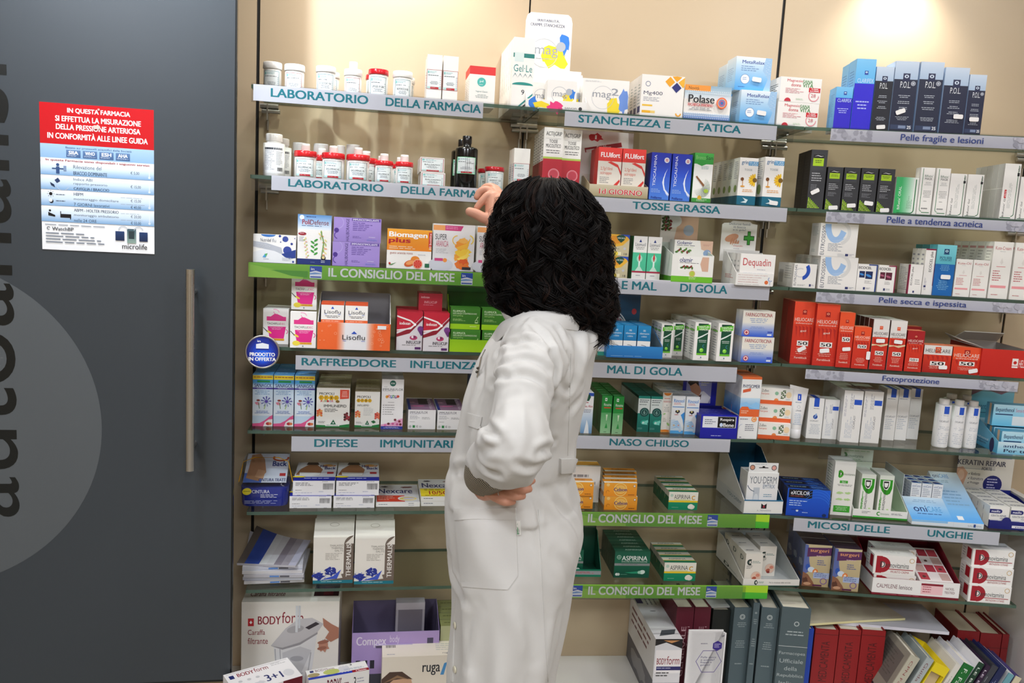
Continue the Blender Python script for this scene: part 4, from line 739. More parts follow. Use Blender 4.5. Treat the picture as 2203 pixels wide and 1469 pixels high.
def d_gelb(b): f = b.F; f.r(.86, .1, .9, .97, '#17683a'); f.ring(.72, .1, .18, .045, '#17683a', 270, 360); f.r(.05, .02, .72, .035, '#17683a'); f.t("BiRetix' Gel", .16, .04, .27, .42, '#222', .01, 90); f.n(.4, .2, .62, .8, 3, '#c4c8c4', vert=True); f.r(.82, .78, .96, .84, '#15151a'); f.t('ifc', .84, .86, .95, .95, '#333', 0, 90)
gb = carton(2, 2, 1382, 1504, 1092, None, .03, ds(fn=d_gelb), 'white gel carton with green corner line, beside the taller white ones', .222)
again(gb, 2, 1510, 1634, None, 'white gel carton with green corner line, beside the open gap')
def d_ult(b): d_gelb(b); b.F.r(.15, .38, .28, .53, '#d0242c'); b.F.t('ultra', .17, .4, .26, .51, '#fff', .01, 90); b.L.r(0, 0, 1, 1, '#b9b9ba'); b.L.r(0, .55, 1, .56, '#e6e6e6')
carton(2, 2, 1775, 1898, 1016, None, .027, ds('W', '#b9b9ba', fn=d_ult), 'white gel carton with a small red tab, after the gap', .222, behind=4)
again(gb, 2, 1903, 2030, None, 'white gel carton cut by the picture edge, beside the red tab one')
# ------------------------------------------------------------ left bay, row 3
crop(*KD)
def d_nut(b):
    f = b.F; f.e(.75, .86, .07, .07, '#3c50a0'); f.e(.8, .46, .1, .1, '#33479a'); f.e(.35, 1.0, .17, .06, '#3a78c4', 0, 20, 180, 360); f.p([(0, .35), (.5, .6), (.65, .3), (.8, .25), (1, .1), (1, 0), (0, 0)], '#e6e7ea'); f.p([(0, .75), (.3, .7), (.66, .55), (.7, .3), (.5, .42), (0, .55)], '#b9bdc6')
    f.p([(.66, .32), (.8, .4), (1, .5), (1, .2), (.85, .16), (.74, .22)], '#27418e'); [f.e(x, y, r, r, '#2b3f92', n=10) for x, y, r in ((.62, .96, .03), (.64, .75, .015), (.9, .7, .03), (.97, .9, .012), (.7, .82, .018), (.94, .06, .025), (.93, .3, .05))]
    f.t('Nutridef', .17, .74, .42, .86, '#4a5060', .008); f.t('flu', .44, .74, .53, .86, '#9aa0ac', 0); f.n(.1, .5, .42, .66, 4, '#d5d8de'); f.p([(.22, .18), (.28, .32), (.3, .18)], '#4aa0d8'); f.p([(.27, .3), (.3, .2), (.34, .33)], '#58b060'); f.n(.24, .1, .42, .14, 1, '#aab'); f.n(.68, .08, .9, .2, 3, '#b9bfcc')
carton(0, 3, 172, 537, 246, None, .05, ds(fn=d_nut), 'low white carton with dark blue spheres, at the door end of its shelf', .225)
def d_poli(b):
    f = b.F; f.r(0, .7, 1, 1, '#eaf1f8', '#5f95d0'); f.r(0, 0, 1, .11, '#1c2f72'); f.t('ARKOVIA', .25, .93, .52, .97, '#e9f0f8', .01) if False else f.n(.25, .925, .55, .97, 1, '#2a4a8c'); f.e(.12, .94, .07, .07, '#e6eef6'); f.t('Poli', .13, .8, .36, .9, '#a01c2c', .02, 0, 3); f.t('Defense', .37, .8, .92, .9, '#7a1c2c', .0, 0, 3); f.n(.12, .755, .9, .785, 1, '#32588c')
    f.e(.14, .61, .12, .05, '#9c2434'); f.n(.06, .6, .22, .63, 1, '#f0d0d4'); f.n(.05, .45, .2, .55, 4, '#8a93a0')
    for k in range(7): f.e(.5+(-1)**k*.05, .22+k*.045, .07, .03, '#3f9a3e', 35*(-1)**k, 10)
    for k in range(12): x = .28+.05*math.sin(k); f.e(.28-.008*k+.05*(k % 2), .14+k*.035, .035, .018, ('#e8b0a0', '#b9c96a', '#f0d890')[k % 3], 40*(k % 3), 8); f.e(.78+.06*(k % 2)-.012*k*(k > 7), .2+k*.042, .05, .02, ('#e8a070', '#f0dc90', '#a9bc5a')[k % 3], -40*(k % 3), 8)
    f.p([(.7, .12), (.72, .12), (.8, .45), (.7, .68), (.68, .66), (.77, .45)], '#6a9a4a'); f.e(.78, .14, .07, .07, '#1c1c30'); f.e(.78, .15, .045, .045, '#e0cf90'); f.n(.68, .03, .86, .09, 2, '#d9e0ee', mid=True); f.n(.4, .03, .6, .05, 1, '#8094c0')
carton(0, 3, 545, 832, 78, None, .05, ds(fn=d_poli), 'tall white carton with green sprig and navy foot', .222)
def d_hal(b):
    f = b.F; f.r(0, 0, 1, 1, '#9b84cc', '#a690d4'); f.ring(.08, .78, .13, .01, '#b9a9de', -90, 60); f.ring(.09, .25, .08, .02, '#5d3f9a', 90, 260); f.e(.06, .46, .05, .05, '#4a2f8a'); f.t('HALIBORANGE', .26, .03, .325, .95, '#3a2a6a', .008, 90, 3); f.r(.38, .87, .98, .98, '#5a3a9c'); f.t('IMMUNOSTIMOLANTE', .4, .885, .95, .965, '#f0ecfa', .02); f.n(.4, .45, .82, .82, 5, '#6a52a4'); f.n(.4, .15, .62, .25, 2, '#6a52a4'); f.n(.7, .06, .92, .14, 2, '#6a7fd0'); f.n(.74, .18, .88, .25, 1, '#c9c0e4')
h1 = carton(0, 3, 842, 1245, 309, None, .07, ds('#9b84cc', '#7a62b0', fn=d_hal), 'purple carton, bottom of the stacked pair', .222)
again(h1, 0, 852, 1258, None, 'purple carton, top of the stacked pair', on=h1)
def d_bio(b):
    f = b.F; f.r(0, .46, 1, 1, '#f08a1c', '#f2a630'); f.t('Biomagen', .04, .76, .9, .93, '#ffffff', .03, 0, 3); f.t('plus', .03, .62, .52, .78, '#b8202c', .03, .06, 3); f.r(.93, .56, 1, .95, '#d03a2c'); f.t('20 bustine', .945, .5, .99, .92, '#fff', .01, 90); f.n(.05, .48, .82, .57, 2, '#fbe3c0'); f.t('gusto arancia rossa', .07, .35, .58, .42, '#a8452c', .01, .02); f.n(.7, .34, .9, .38, 1, '#b9bcc4')
    f.e(.64, .24, .1, .08, '#e88a2c'); f.e(.52, .14, .13, .07, '#d8602c', 20); f.e(.53, .16, .1, .045, '#f0a060', 20); f.e(.7, .13, .11, .11, '#d83a2c'); f.ring(.7, .13, .11, .018, '#f0b090'); [f.p([(.7, .13), (.7+.085*math.cos(a), .13+.085*math.sin(a)*f.w/f.h), (.7+.085*math.cos(a+.12), .13+.085*math.sin(a+.12)*f.w/f.h)], '#f09080') for a in [i*.785 for i in range(8)]]
    f.p([(.05, .14), (.1, .1), (.22, .15), (.12, .08), (.06, .08)], '#3a8a3c'); f.e(.07, .12, .025, .025, '#c03030'); f.r(.86, .05, .96, .15, '#1f6a4a'); b.L.r(0, 0, 1, 1, '#6a2420', '#a04420')
carton(0, 3, 1300, 1680, 200, None, .055, ds(fn=d_bio), 'orange over white carton with a cut grapefruit picture', .222)
def d_sup(b):
    f = b.F; f.r(0, 0, 1, 1, '#d9d9dc', '#e4e2e2'); f.r(0, .86, .28, .97, '#e8a060'); f.p([(.28, .86), (.66, .86), (.72, .97), (.28, .97)], '#c8407c'); f.n(.3, .88, .64, .95, 2, '#e8a0c0'); f.t('SUPER', .05, .66, .33, .78, '#2a2a30', .012, 0, 3); f.t('ARANCIA', .07, .51, .37, .64, '#c04a6a', .004, 0, 3); f.n(.07, .36, .4, .47, 4, '#b0b0b6'); f.e(.2, .12, .3, .16, '#c9ccd6'); f.r(.05, .2, .25, .26, '#c8407c'); f.e(.3, .22, .05, .05, '#e89040')
    f.blob(.72, .16, .2, .13, '#e0742c', 8, 18, .3); f.blob(.7, .3, .17, .14, '#f0a43c', 3, 18, .45); f.blob(.74, .42, .16, .14, '#f6cc44', 6, 18, .5); f.blob(.7, .56, .17, .12, '#ee9634', 9, 18, .4); f.blob(.72, .66, .14, .06, '#f2b458', 4, 14, .4); f.p([(.55, .5), (.8, .6), (.9, .72), (.84, .5), (.62, .44)], '#f4b840'); f.p([(.58, .26), (.8, .36), (.88, .5), (.86, .3), (.66, .22)], '#f8da60'); f.ring(.58, .66, .12, .02, '#f0c040', 90, 250); f.ring(.86, .68, .12, .025, '#f0d04a', -60, 80); f.blob(.74, .2, .1, .06, '#d85a24', 5, 12, .4); f.r(.72, .03, .93, .09, '#2a2a34')
su = carton(0, 3, 1687, 2040, 157, None, .04, ds(fn=d_sup), 'grey carton with an orange juice splash, fully visible one', .222)
again(su, 0, 1700, 2056, None, 'grey carton with an orange juice splash, standing behind the fully visible one', v=.17)
again(su, 0, 2062, 2400, None, 'grey carton with an orange juice splash, half hidden behind the hair', v=.225)
# ------------------------------------------------------------ left bay, row 4
def d_tac(b):
    f = b.F; f.ring(.52, .92, .12, .03, '#f2a0c8', 180, 300); f.ring(.46, .86, .2, .04, '#f4b4d2', 20, 110); f.r(.14, .66, .9, .78, '#e4388c'); f.p([(.3, .78), (.8, .78), (.6, .84), (.45, .86)], '#e4388c'); f.t('TACHIFLU', .16, .55, .66, .61, '#1c1c24', .01, 0, 3); f.t('DEC', .67, .55, .88, .61, '#d84a8a', .0); f.p([(.18, .5), (.9, .5), (.82, .16), (.26, .16)], '#e4288a'); f.ring(.88, .36, .1, .025, '#e4288a', -70, 80); f.n(.25, .4, .8, .48, 3, '#f6b4d6', mid=True)
    f.e(.24, .13, .15, .1, '#f2dc4a'); f.e(.24, .34, .11, .04, '#f0d04a', -30); f.p([(0, .46), (.02, .47), (.18, .36), (.16, .34)], '#444'); f.r(.38, .1, .84, .155, '#eeb02c'); f.t('LIMONE E MIELE', .42, .115, .8, .14, '#a04a1c', .01); f.e(.5, .05, .03, .03, '#8a8a90'); b.R.n(.2, .2, .8, .8, 8, '#d8a8bc')
ta = carton(0, 4, 255, 474, 878, 1176, .022, ds(fn=d_tac), 'white and pink carton beside the round blue badge, in front', behind=3, blabel='white and pink carton beside the round blue badge')
tb = again(ta, 0, 482, 708, 1210, 'white and pink carton, bottom of the tall stack beside the orange display')
again(ta, 0, 492, 716, None, 'white and pink carton, top of the tall stack, partly under the green strip', on=tb)
def lis_front(b):
    f = b.F; f.r(0, 0, .34, 1, '#f0672c', '#ef6a30'); f.r(.26, 0, .38, 1, '#ef6a30', '#e9e9ec', True); f.r(.38, 0, .66, 1, '#e9e9ec'); f.r(.66, 0, .78, 1, '#e9e9ec', '#ef6a30', True); f.r(.78, 0, 1, 1, '#f0672c'); R = random.Random(3)
    for i in range(22): x = R.choice((R.uniform(.02, .28), R.uniform(.74, .97))); f.ring(x, R.uniform(.08, .92), R.uniform(.008, .02), .004, '#f8b08a', n=10)
    f.t('Lisoflu', .34, .38, .65, .56, '#20222c', .006, 0, 4); f.p([(.5, .7), (.46, .6), (.54, .6)], '#1f4fc0'); f.r(.345, .33, .39, .345, '#1f4fc0'); f.r(.6, .33, .65, .345, '#1f4fc0')
    g = Mb(); 
t = tray(0, 4, 714, 1334, 993, 1222, .125, .125, '#e9e6e4', 'orange and white open display box with two small cartons inside', lis_front, '#8f8c92', None, sh=.122)
g = Mb(); x = .82*t.w-t.w/2; g.prism([(x, -t.d/2-.0012, t.h*.80), (x+.02, -t.d/2-.0012, t.h*.80), (x+.02, -t.d/2-.0012, t.h*.93), (x, -t.d/2-.0012, t.h*.93)], (0, .0007, 0), C('#efeff1')); g.build('price_sticker', 'paper', t.o)
def d_lis(b): f = b.F; f.r(0, .95, 1, 1, '#d8542c'); f.t('Lisoflu', .14, .76, .86, .84, '#20222c', .006, 0, 3); f.p([(.5, .92), (.43, .865), (.57, .865)], '#1f4fc0'); f.r(.15, .74, .25, .75, '#1f4fc0'); f.r(.74, .74, .86, .75, '#1f4fc0'); f.n(.1, .66, .9, .72, 2, '#444', mid=True); f.r(0, .56, 1, .63, '#e8642c'); f.n(.05, .58, .95, .61, 1, '#f8d0bc'); f.n(.1, .5, .9, .54, 1, '#999'); b.T.r(0, 0, 1, .95, '#d8542c')
l1 = carton(0, 4, 742, 938, 826, None, .05, ds(fn=d_lis), 'small white and orange carton in the orange display box, door side', t.v-.003, z=t.z+.002)
again(l1, 0, 944, 1140, None, 'small white and orange carton in the orange display box, middle', z=t.z+.002)
def d_inf(b):
    f = b.F; f.r(0, 0, 1, .5, '#d9d5da'); f.p([(0, .48), (.6, .62), (1, .9), (1, 1), (0, 1)], '#c01c34'); f.p([(0, .34), (.5, .44), (1, .8), (1, .88), (.6, .6), (0, .42)], '#8a1228'); f.p([(0, .9), (.55, .78), (.75, .68), (.55, .55), (.0, .5), (0, .53), (.5, .58), (.66, .67), (.5, .75), (0, .86)], '#f0ebea'); f.t('iodosan', .1, .66, .52, .74, '#f6f0ee', .02); f.e(.7, .67, .05, .05, '#fff'); f.e(.92, .56, .12, .12, '#7a3a86'); f.p([(.84, .5), (.95, .38), (1, .4), (1, .55)], '#6a2f78')
    f.e(.66, .33, .15, .09, '#b83a6a'); f.e(.62, .35, .05, .05, '#f0e0e8'); f.e(.7, .35, .05, .05, '#7a2a5a'); f.t('INFLUCUP', .38, .17, .95, .25, '#2a2430', .02, 0, 3); f.n(.22, .11, .9, .15, 1, '#777'); f.r(.72, .03, .95, .09, '#5a2a6a'); b.T.r(0, 0, 1, .95, '#b01830'); b.L.r(0, 0, 1, 1, '#8f1428'); b.R.r(0, 0, 1, 1, '#c9c4ca')
i1 = carton(0, 4, 1383, 1604, 902, 1230, .032, ds('#d9d5da', '#a0162c', fn=d_inf), 'red and silver carton with purple dot, door side column, front', behind=3, blabel='red and silver carton with purple dot, door side column')
i2 = again(i1, 0, 1607, 1828, 1240, 'red and silver carton with purple dot, column beside the green cartons, front', behind=3, blabel='red and silver carton with purple dot, column beside the green cartons')
def d_itop(b): f = b.F; f.t('iodosan', .1, .72, .45, .84, '#f0d0d4', .01); f.t('INFLUCUP', .24, .42, .78, .56, '#d9a0a8', .015); f.n(.2, .28, .8, .36, 1, '#d08090'); b.T.n(.2, .3, .8, .6, 2, '#e8c0c4')
carton(0, 4, 1572, 1775, 748, None, .075, ds('#a81c30', '#8a1424', fn=d_itop), 'small dark red carton lying on top of the red and silver cartons', i2.v-.04, z=i2.z+i2.h+.0005)
def fm_front(b): b.F.r(0, 0, 1, 1, '#a4d41a', '#8fc414')
def fm_head(f): f.r(0, 0, 1, 1, '#1f5a24', '#2f7a30')
t = tray(0, 4, 1832, 2400, 1140, 1244, .12, .135, '#98cc18', 'lime green display box with dark green cartons inside, under the green strip', fm_front, '#2f6a24', (0, 1, .165, RECT, fm_head), sh=.13)
def d_flm(b):
    f = b.F; f.r(0, .24, 1, 1, '#2f6a1c', '#3f8228'); f.r(0, 0, 1, .24, '#98cc18'); f.t('FLUIMUCIL', .08, .78, .5, .87, '#d9ecc8', .015, 0, 3); f.t('INFLUENZA E RAFFREDDORE', .08, .68, .88, .75, '#d9ecc8', .008); f.t('500mg/60mg', .08, .57, .42, .65, '#a8cf80', 0); f.n(.08, .36, .5, .48, 3, '#a8cf80'); f.ring(.88, .38, .05, .012, '#b9d89a'); f.e(.88, .31, .06, .02, '#b9d89a'); f.p([(.84, .4), (.92, .6), (.94, .58), (.86, .4)], '#b9d89a'); f.n(.66, .08, .9, .16, 1, '#dff0a0'); b.T.r(0, 0, 1, .95, '#3a7a24')
m1 = carton(0, 4, 1840, 2093, 992, None, .04, ds('#2f6a1c', '#2a6018', fn=d_flm), 'dark green carton in lime display box, lower, facing column beside red cartons', t.v-.003, z=t.z+.002, h=.0525)
m2 = again(m1, 0, 1840, 2093, None, 'dark green carton in lime display box, upper, column beside red cartons', on=m1)
m3 = again(m1, 0, 2100, 2360, None, 'dark green carton in lime display box, lower, beside the white coat', z=t.z+.002)
again(m1, 0, 2100, 2360, None, 'dark green carton in lime display box, upper, beside the hair', on=m3)
# ------------------------------------------------------------ middle bay, row 3
crop(*KE)
def d_vic(b):
    f = b.F; f.r(0, 0, 1, 1, '#c9bd9a', '#d9cdaa'); f.p([(0, .55), (.3, .42), (.7, .5), (1, .8), (1, 1), (0, 1)], '#f0b83c'); f.e(.35, .75, .36, .18, '#e89a2c'); f.p([(.55, 1), (1, 1), (1, .78), (.9, .9), (.75, .95)], '#2a50b8'); f.p([(.4, .9), (.52, .98), (.7, .98), (.82, .9), (.76, .74), (.62, .62), (.48, .74)], '#124a38'); f.t('VICKS', .45, .8, .78, .87, '#e6f0e8', .02); f.n(.2, .3, .7, .36, 1, '#7a7a80'); f.e(.8, .36, .06, .06, '#c9c9d0'); f.r(.35, .05, .65, .2, '#efe6c4'); f.e(.42, .12, .1, .1, '#f0d84a'); f.t('18', .78, .06, .92, .16, '#444', .01)
v1 = carton(1, 3, 158, 345, 425, None, .05, ds('#c9bd9a', fn=d_vic), 'yellow and blue lozenge carton, bottom of the pair beside the hair', .2)
again(v1, 1, 170, 358, None, 'yellow and blue lozenge carton, top of the pair beside the hair', on=v1)
def d_lm(b):
    f = b.F; f.p([(.4, .86), (.5, .93), (.6, .86)], '#1c3a8a'); f.t('Lisomucil', .14, .77, .88, .85, '#24304a', .01, 0, 3); f.n(.14, .68, .86, .75, 2, '#777', mid=True); f.r(0, .18, 1, .62, '#4cc49a'); f.e(.5, .48, .2, .26, '#a9e4cc'); f.p([(.42, .5), (.5, .62), (.58, .5), (.5, .4)], '#d8303a'); f.r(.44, .22, .56, .42, '#e0f4ec'); f.p([(.2, .18), (.44, .3), (.56, .3), (.82, .18)], '#c8ecdc'); f.r(0, .15, 1, .19, '#b02a4a'); f.n(.3, .06, .7, .1, 1, '#889'); b.L.r(0, 0, 1, 1, '#12703f')
l1 = carton(1, 3, 376, 494, 333, None, .05, ds(fn=d_lm, side='#12703f'), 'white and mint syrup carton, hair side of the pair', .2, h=.106)
again(l1, 1, 496, 613, None, 'white and mint syrup carton, far side of the pair', v=.2)
def gol_front(b):
    f = b.F; f.r(0, 0, 1, .22, '#6fc02a'); f.r(0, .22, 1, 1, '#eeeee9'); g = f.sub(.16, .42, .88, .94); g.r(0, 0, 1, 1, '#f4f4f0'); g.t('olamir', .03, .6, .46, .92, '#2a3a7a', .015, 0, 3); g.n(.03, .48, .7, .58, 1, '#777'); g.p([(.8, 0), (1, 0), (1, 1), (.78, 1), (.72, .5)], '#d8b098'); [g.e(.1+.04*i, .2+.05*(i % 3), .05, .03, ('#4a7a2c', '#2f5a1c', '#8a2a2c')[i % 3], 30*i, 8) for i in range(10)]; f.e(.5, .32, .075, .075, '#b8cf4a'); f.ring(.5, .32, .075, .02, '#d8c07a'); f.n(.38, .1, .64, .2, 2, '#dff0b8', mid=True); b.L.r(0, 0, 1, .2, '#4a9a1c')
def gol_head(f): f.r(0, 0, 1, 1, '#e9e4da'); f.p([(.35, .2), (1, .1), (1, .9), (.5, .95)], '#dcb89c'); f.e(.75, .55, .14, .14, '#a8b4c4'); f.e(.3, .75, .25, .18, '#e6ece9'); [f.e(.06+.04*(i % 6), .55+.08*(i//6)+.03*(i % 2), .05, .03, ('#2f4a20', '#4a6a2a', '#7a2a2c')[i % 3], 40*i, 8) for i in range(22)]
t = tray(1, 3, 704, 1052, 410, 640, .1, .095, '#e9ece6', 'white and lime display box with leaf print and a tilted raised card', gol_front, '#cfd8cc', (-.06, .88, .178, [(0, 0), (1, 0), (1, .55), (.88, 1), (0, 1)], gol_head), .215, sh=.085)
def d_gol(b): f = b.F; f.t('Golamir', .06, .8, .46, .95, '#26367a', .015, 0, 3); f.n(.06, .7, .66, .77, 1, '#55606a'); f.r(.06, .655, .5, .665, '#a8cf5a'); f.p([(.8, .2), (1, .2), (1, 1), (.66, 1), (.7, .6), (.84, .5)], '#dcb8a0'); f.e(.86, .42, .1, .09, '#8fa8cc', 20); f.n(.75, .75, .96, .84, 2, '#c08a80'); f.r(0, 0, 1, .2, '#7cc832'); f.e(.44, .2, .06, .06, '#c4cf5a'); [f.e(.06+.035*i, .42+.05*(i % 4), .04, .025, ('#3f6a2a', '#5a8a3a', '#8a2f30')[i % 3], 35*i, 8) for i in range(11)]
carton(1, 3, 728, 1048, 240, None, .04, ds(fn=d_gol), 'white and lime throat carton raised in the display box', t.v-.045, z=t.z+.0505, h=.052)
carton(1, 3, 728, 1048, 240, None, .04, ds(fn=d_gol), 'white and lime throat carton under the raised one, in the display box', t.v-.045, z=t.z+.002, h=.048)
def deq_front(b): f = b.F; f.t('Per il trattamento topico di angine,', .06, .78, .85, .86, '#b03a34', .0); f.t('stomatiti, faringiti e tonsilliti', .06, .6, .68, .68, '#b03a34', .0); f.t('e profilassi delle infezioni.', .06, .42, .6, .5, '#b03a34', .0); f.t('Attivo su candida albicans.', .06, .25, .6, .33, '#b03a34', .0); f.e(.82, .3, .05, .05, '#e0703a'); f.ring(.92, .55, .06, .015, '#6a8ac4', 120, 330); f.r(.9, .1, .93, .5, '#c9cfe0'); f.n(.05, .06, .75, .12, 1, '#999'); b.L.n(.25, .45, .8, .8, 3, '#c05a50')
def deq_head(f):
    for i, s in enumerate(('Dolorosi fastidi', 'in bocca', 'e in gola?')): w = (.3, .17, .18)[i]; f.t(s, .5-w, .9-.075*i, .5+w, .955-.075*i, '#4a5a74', .006, 0, 3)
    f.e(.3, .58, .2, .1, '#d8a080', 20, 14); [f.e(.3+.06*i, .5-.02*i, .03, .1, '#cf9474', -15, 10) for i in range(4)]; f.r(.34, .22, .66, .44, '#efece8'); f.t('Dequadin', .37, .36, .63, .41, '#c0303a', .01); f.n(.37, .26, .6, .33, 2, '#aab'); f.e(.72, .2, .2, .06, '#cf9474', 8); k = f.w/f.h; f.r(.74, .42, .83, .76, '#1f5a24'); f.r(.64, .53, .94, .65, '#1f5a24'); f.r(.755, .44, .815, .74, '#3fa83c'); f.r(.66, .55, .92, .63, '#3fa83c')
t = tray(1, 3, 1243, 1556, 562, 668, .1, .085, '#efeeea', 'white display box with red lettering and a raised card with a green cross', deq_front, '#dcdad6', (-.1, .88, .158, [(0, 0), (1, 0), (1, .93), (.85, .95), (.78, 1), (.3, 1), (.22, .95), (.06, .94), (0, .9)], deq_head), .22, sh=.08)
def d_deq(b): f = b.F; f.t('Dequadin', .08, .55, .88, .86, '#c0202c', .012, 0, 4); f.n(.5, .47, .86, .52, 1, '#aab'); f.n(.1, .2, .85, .4, 3, '#8fa8d4'); f.ring(.86, .26, .08, .03, '#5a8ad4', -120, 60); b.L.n(.2, .2, .8, .8, 4, '#bbb')
dq = carton(1, 3, 1268, 1560, 405, None, .021, ds(fn=d_deq), 'white carton with large red lettering in the display box with green cross card', t.v-.003, z=t.z+.002, behind=3, blabel='white carton with large red lettering in its display box')
def d_eu64(b): f = b.F; f.t('EUTROSIS 64%', .04, .08, .14, .95, '#2a3450', .0, 90, 3); f.ring(.32, .72, .4, .16, '#1f4fb4', -75, 38, 24, .42); f.ring(.3, .62, .24, .04, '#cfd0d4', 60, 300, 20, .2); f.n(.2, .06, .55, .13, 2, '#999'); f.r(.72, .06, .8, .16, '#26306c'); f.n(.82, .07, .95, .15, 2, '#99a'); b.L.bars(.1, .15, .35, .7, '#999', 10); b.L.n(.45, .3, .9, .9, 6, '#bbb')
carton(2, 3, 218, 405, 460, None, .085, ds(fn=d_eu64), 'low white carton with a dark blue swoosh, at the joint of the bays', .222, z=SZ[3]) if False else None
crop(*KF)
carton(2, 3, 212, 403, 462, None, .1, ds('#efede8', fn=d_eu64), 'low white carton with a dark blue swoosh, at the joint of the bays', .222, rot=7)
# ------------------------------------------------------------ angled bay, row 3
def d_eu(b): f = b.F; f.t('EUTROSIS500', .05, .04, .15, .92, '#33405a', .0, 90, 3); f.ring(.42, .98, .3, .16, '#9cc0ea', 180, 335, 24, .5); f.p([(.66, .56), (.72, .6), (.5, .42), (.3, .47)], '#a9c8ec'); f.ring(.48, .72, .34, .09, '#dcdcda', -70, 100, 24, .34); f.n(.24, .15, .64, .4, 6, '#7a8494'); f.r(.72, .03, .8, .1, '#26306c'); f.n(.82, .03, .95, .1, 2, '#99a'); b.L.r(0, 0, 1, 1, '#d9d8d6', '#e4e3e0', True); b.L.n(.2, .6, .9, .9, 7, '#9aa'); b.L.n(.2, .1, .7, .2, 2, '#9aa')
e1 = carton(2, 3, 436, 735, 405, None, .072, ds('#f0eeea', '#dddcd9', fn=d_eu), 'large white carton with pale blue swoosh, bottom front of the stack', .226, behind=2, blabel='large white carton with pale blue swoosh, bottom of the stack')
for i, q in enumerate(e1.all): again(e1, 2, 436, 738, None, 'large white carton with pale blue swoosh, top of the stack, '+('front', 'second from the front', 'third from the front')[i], v=q.v, on=e1)
def d_eco(cA, cB, side):
    def fn(b): f = b.F; f.t('ECOCEL', .04, .82, .7, .91, '#1c1c22', .025, 0, 3); f.r(.1, .5, .38, .74, cA); f.r(.42, .46, .78, .74, cA); f.e(.22, .62, .12, .05, cB, -15); f.e(.58, .58, .15, .06, cB, -20); f.r(.94, 0, 1, 1, side); f.n(.4, .28, .78, .4, 3, '#999'); f.r(.36, .06, .46, .15, '#26306c'); f.n(.5, .07, .75, .14, 2, '#889'); f.r(.55, .96, 1, 1, side)
    return fn
carton(2, 3, 735, 893, 466, None, .05, ds(fn=d_eco('#14285a', '#3a8ad8', '#1f3f8c')), 'white carton with dark blue picture squares and blue edge', .226)
carton(2, 3, 900, 1042, 476, None, .05, ds(fn=d_eco('#5a1c34', '#b05a7a', '#8c1c44')), 'white carton with dark pink picture squares and maroon edge', .226)
def d_ep(b): f = b.F; f.r(0, 0, .08, 1, '#8c1c44'); f.t('ECOCEL plus', .18, .3, .34, .92, '#1c1c22', .015, 90, 3); f.n(.5, .3, .9, .5, 3, '#999'); f.r(.4, .04, .52, .11, '#26306c'); b.L.n(.1, .1, .9, .9, 14, '#9a9a9e'); b.L.r(.9, 0, 1, 1, '#8c1c44')
carton(2, 3, 1138, 1250, 470, None, .06, ds(fn=d_ep), 'small white carton with maroon edge and upright lettering', .226)
def d_et(b): f = b.F; f.t('ECOCEL plus', .42, .5, .72, .94, '#1c1c22', .015, 90, 3); f.r(.86, .2, .92, 1, '#8c1c44'); f.n(.15, .1, .35, .4, 3, '#99a', vert=True); f.r(.12, .16, .3, .2, '#26306c'); f.r(0, .97, 1, 1, '#8c1c44'); b.L.n(.2, .1, .8, .9, 8, '#99a')
et = carton(2, 3, 1252, 1345, 345, None, .025, ds(fn=d_et), 'tall white carton with upright lettering beside the teal-topped carton', .222, behind=2)
def d_pso(b): f = b.F; f.r(0, .62, 1, 1, '#5ebccc', '#7fd0da'); emblem(f, .5, .87, .13, '#0f3a6a', '#bfe4ec'); f.t('PSOLIFER', .18, .7, .8, .77, '#0f3a6a', .0, 0, 3); f.r(.2, .685, .8, .69, '#0f3a6a'); f.n(.2, .48, .8, .6, 4, '#7fb9e0', mid=True); f.n(.15, .1, .8, .3, 6, '#7fb9e0', mid=True); f.ring(.1, .22, .3, .01, '#7fb9e0', 0, 70); b.T.r(0, 0, 1, .95, '#8fd4dc'); b.L.r(0, .62, 1, 1, '#4aa0ac'); b.sticker(.56, .37, .5, 0)
ps = carton(2, 3, 1338, 1494, 312, None, .04, ds('#1268b4', '#0f5a9c', fn=d_pso), 'deep blue carton with teal top and white sticker', .226)
again(ps, 2, 1276, 1432, None, 'blue carton with teal top hidden behind the front one, showing its top corner', v=.14)
again(ps, 2, 1216, 1372, None, 'blue carton with teal top at the back of the shelf, showing its top corner', v=.07)
def d_kut(nm): 
    def fn(b): f = b.F; f.t(nm, .1, .86, .9, .92, '#b8343c', .01, 0, 3); f.n(.35, .81, .75, .84, 1, '#ccc'); f.p([(.5, .72), (.42, .64), (.5, .6), (.58, .64)], '#e4e0da'); f.r(.25, .56, .72, .57, '#d87a80'); f.n(.1, .3, .6, .5, 5, '#c05a60'); f.r(.06, .19, .86, .235, '#f0a0a4'); f.n(.15, .05, .5, .08, 1, '#c05a60'); b.L.n(.2, .3, .8, .85, 10, '#b9b5b0'); b.L.r(.1, .88, .9, .92, '#d8a0a2')
    return fn
ko = carton(2, 3, 1500, 1632, 426, None, .04, ds('#f2f0ea', fn=d_kut('Kute-Oil')), 'short white carton with pale red band, beside the deep blue carton', .226)
again(ko, 2, 1636, 1766, None, 'short white carton with pale red band, beside the taller white ones')
kc = carton(2, 3, 1776, 1932, 288, None, .04, ds('#f2f0ea', fn=d_kut('Kute-Cream')), 'tall white carton with red lettering, first tall column', .226, behind=4, blabel='tall white carton with red lettering, first tall column')
again(kc, 2, 1945, 2101, None, 'tall white carton with red lettering, column cut by the picture edge', behind=4, blabel='tall white carton with red lettering, column cut by the picture edge')
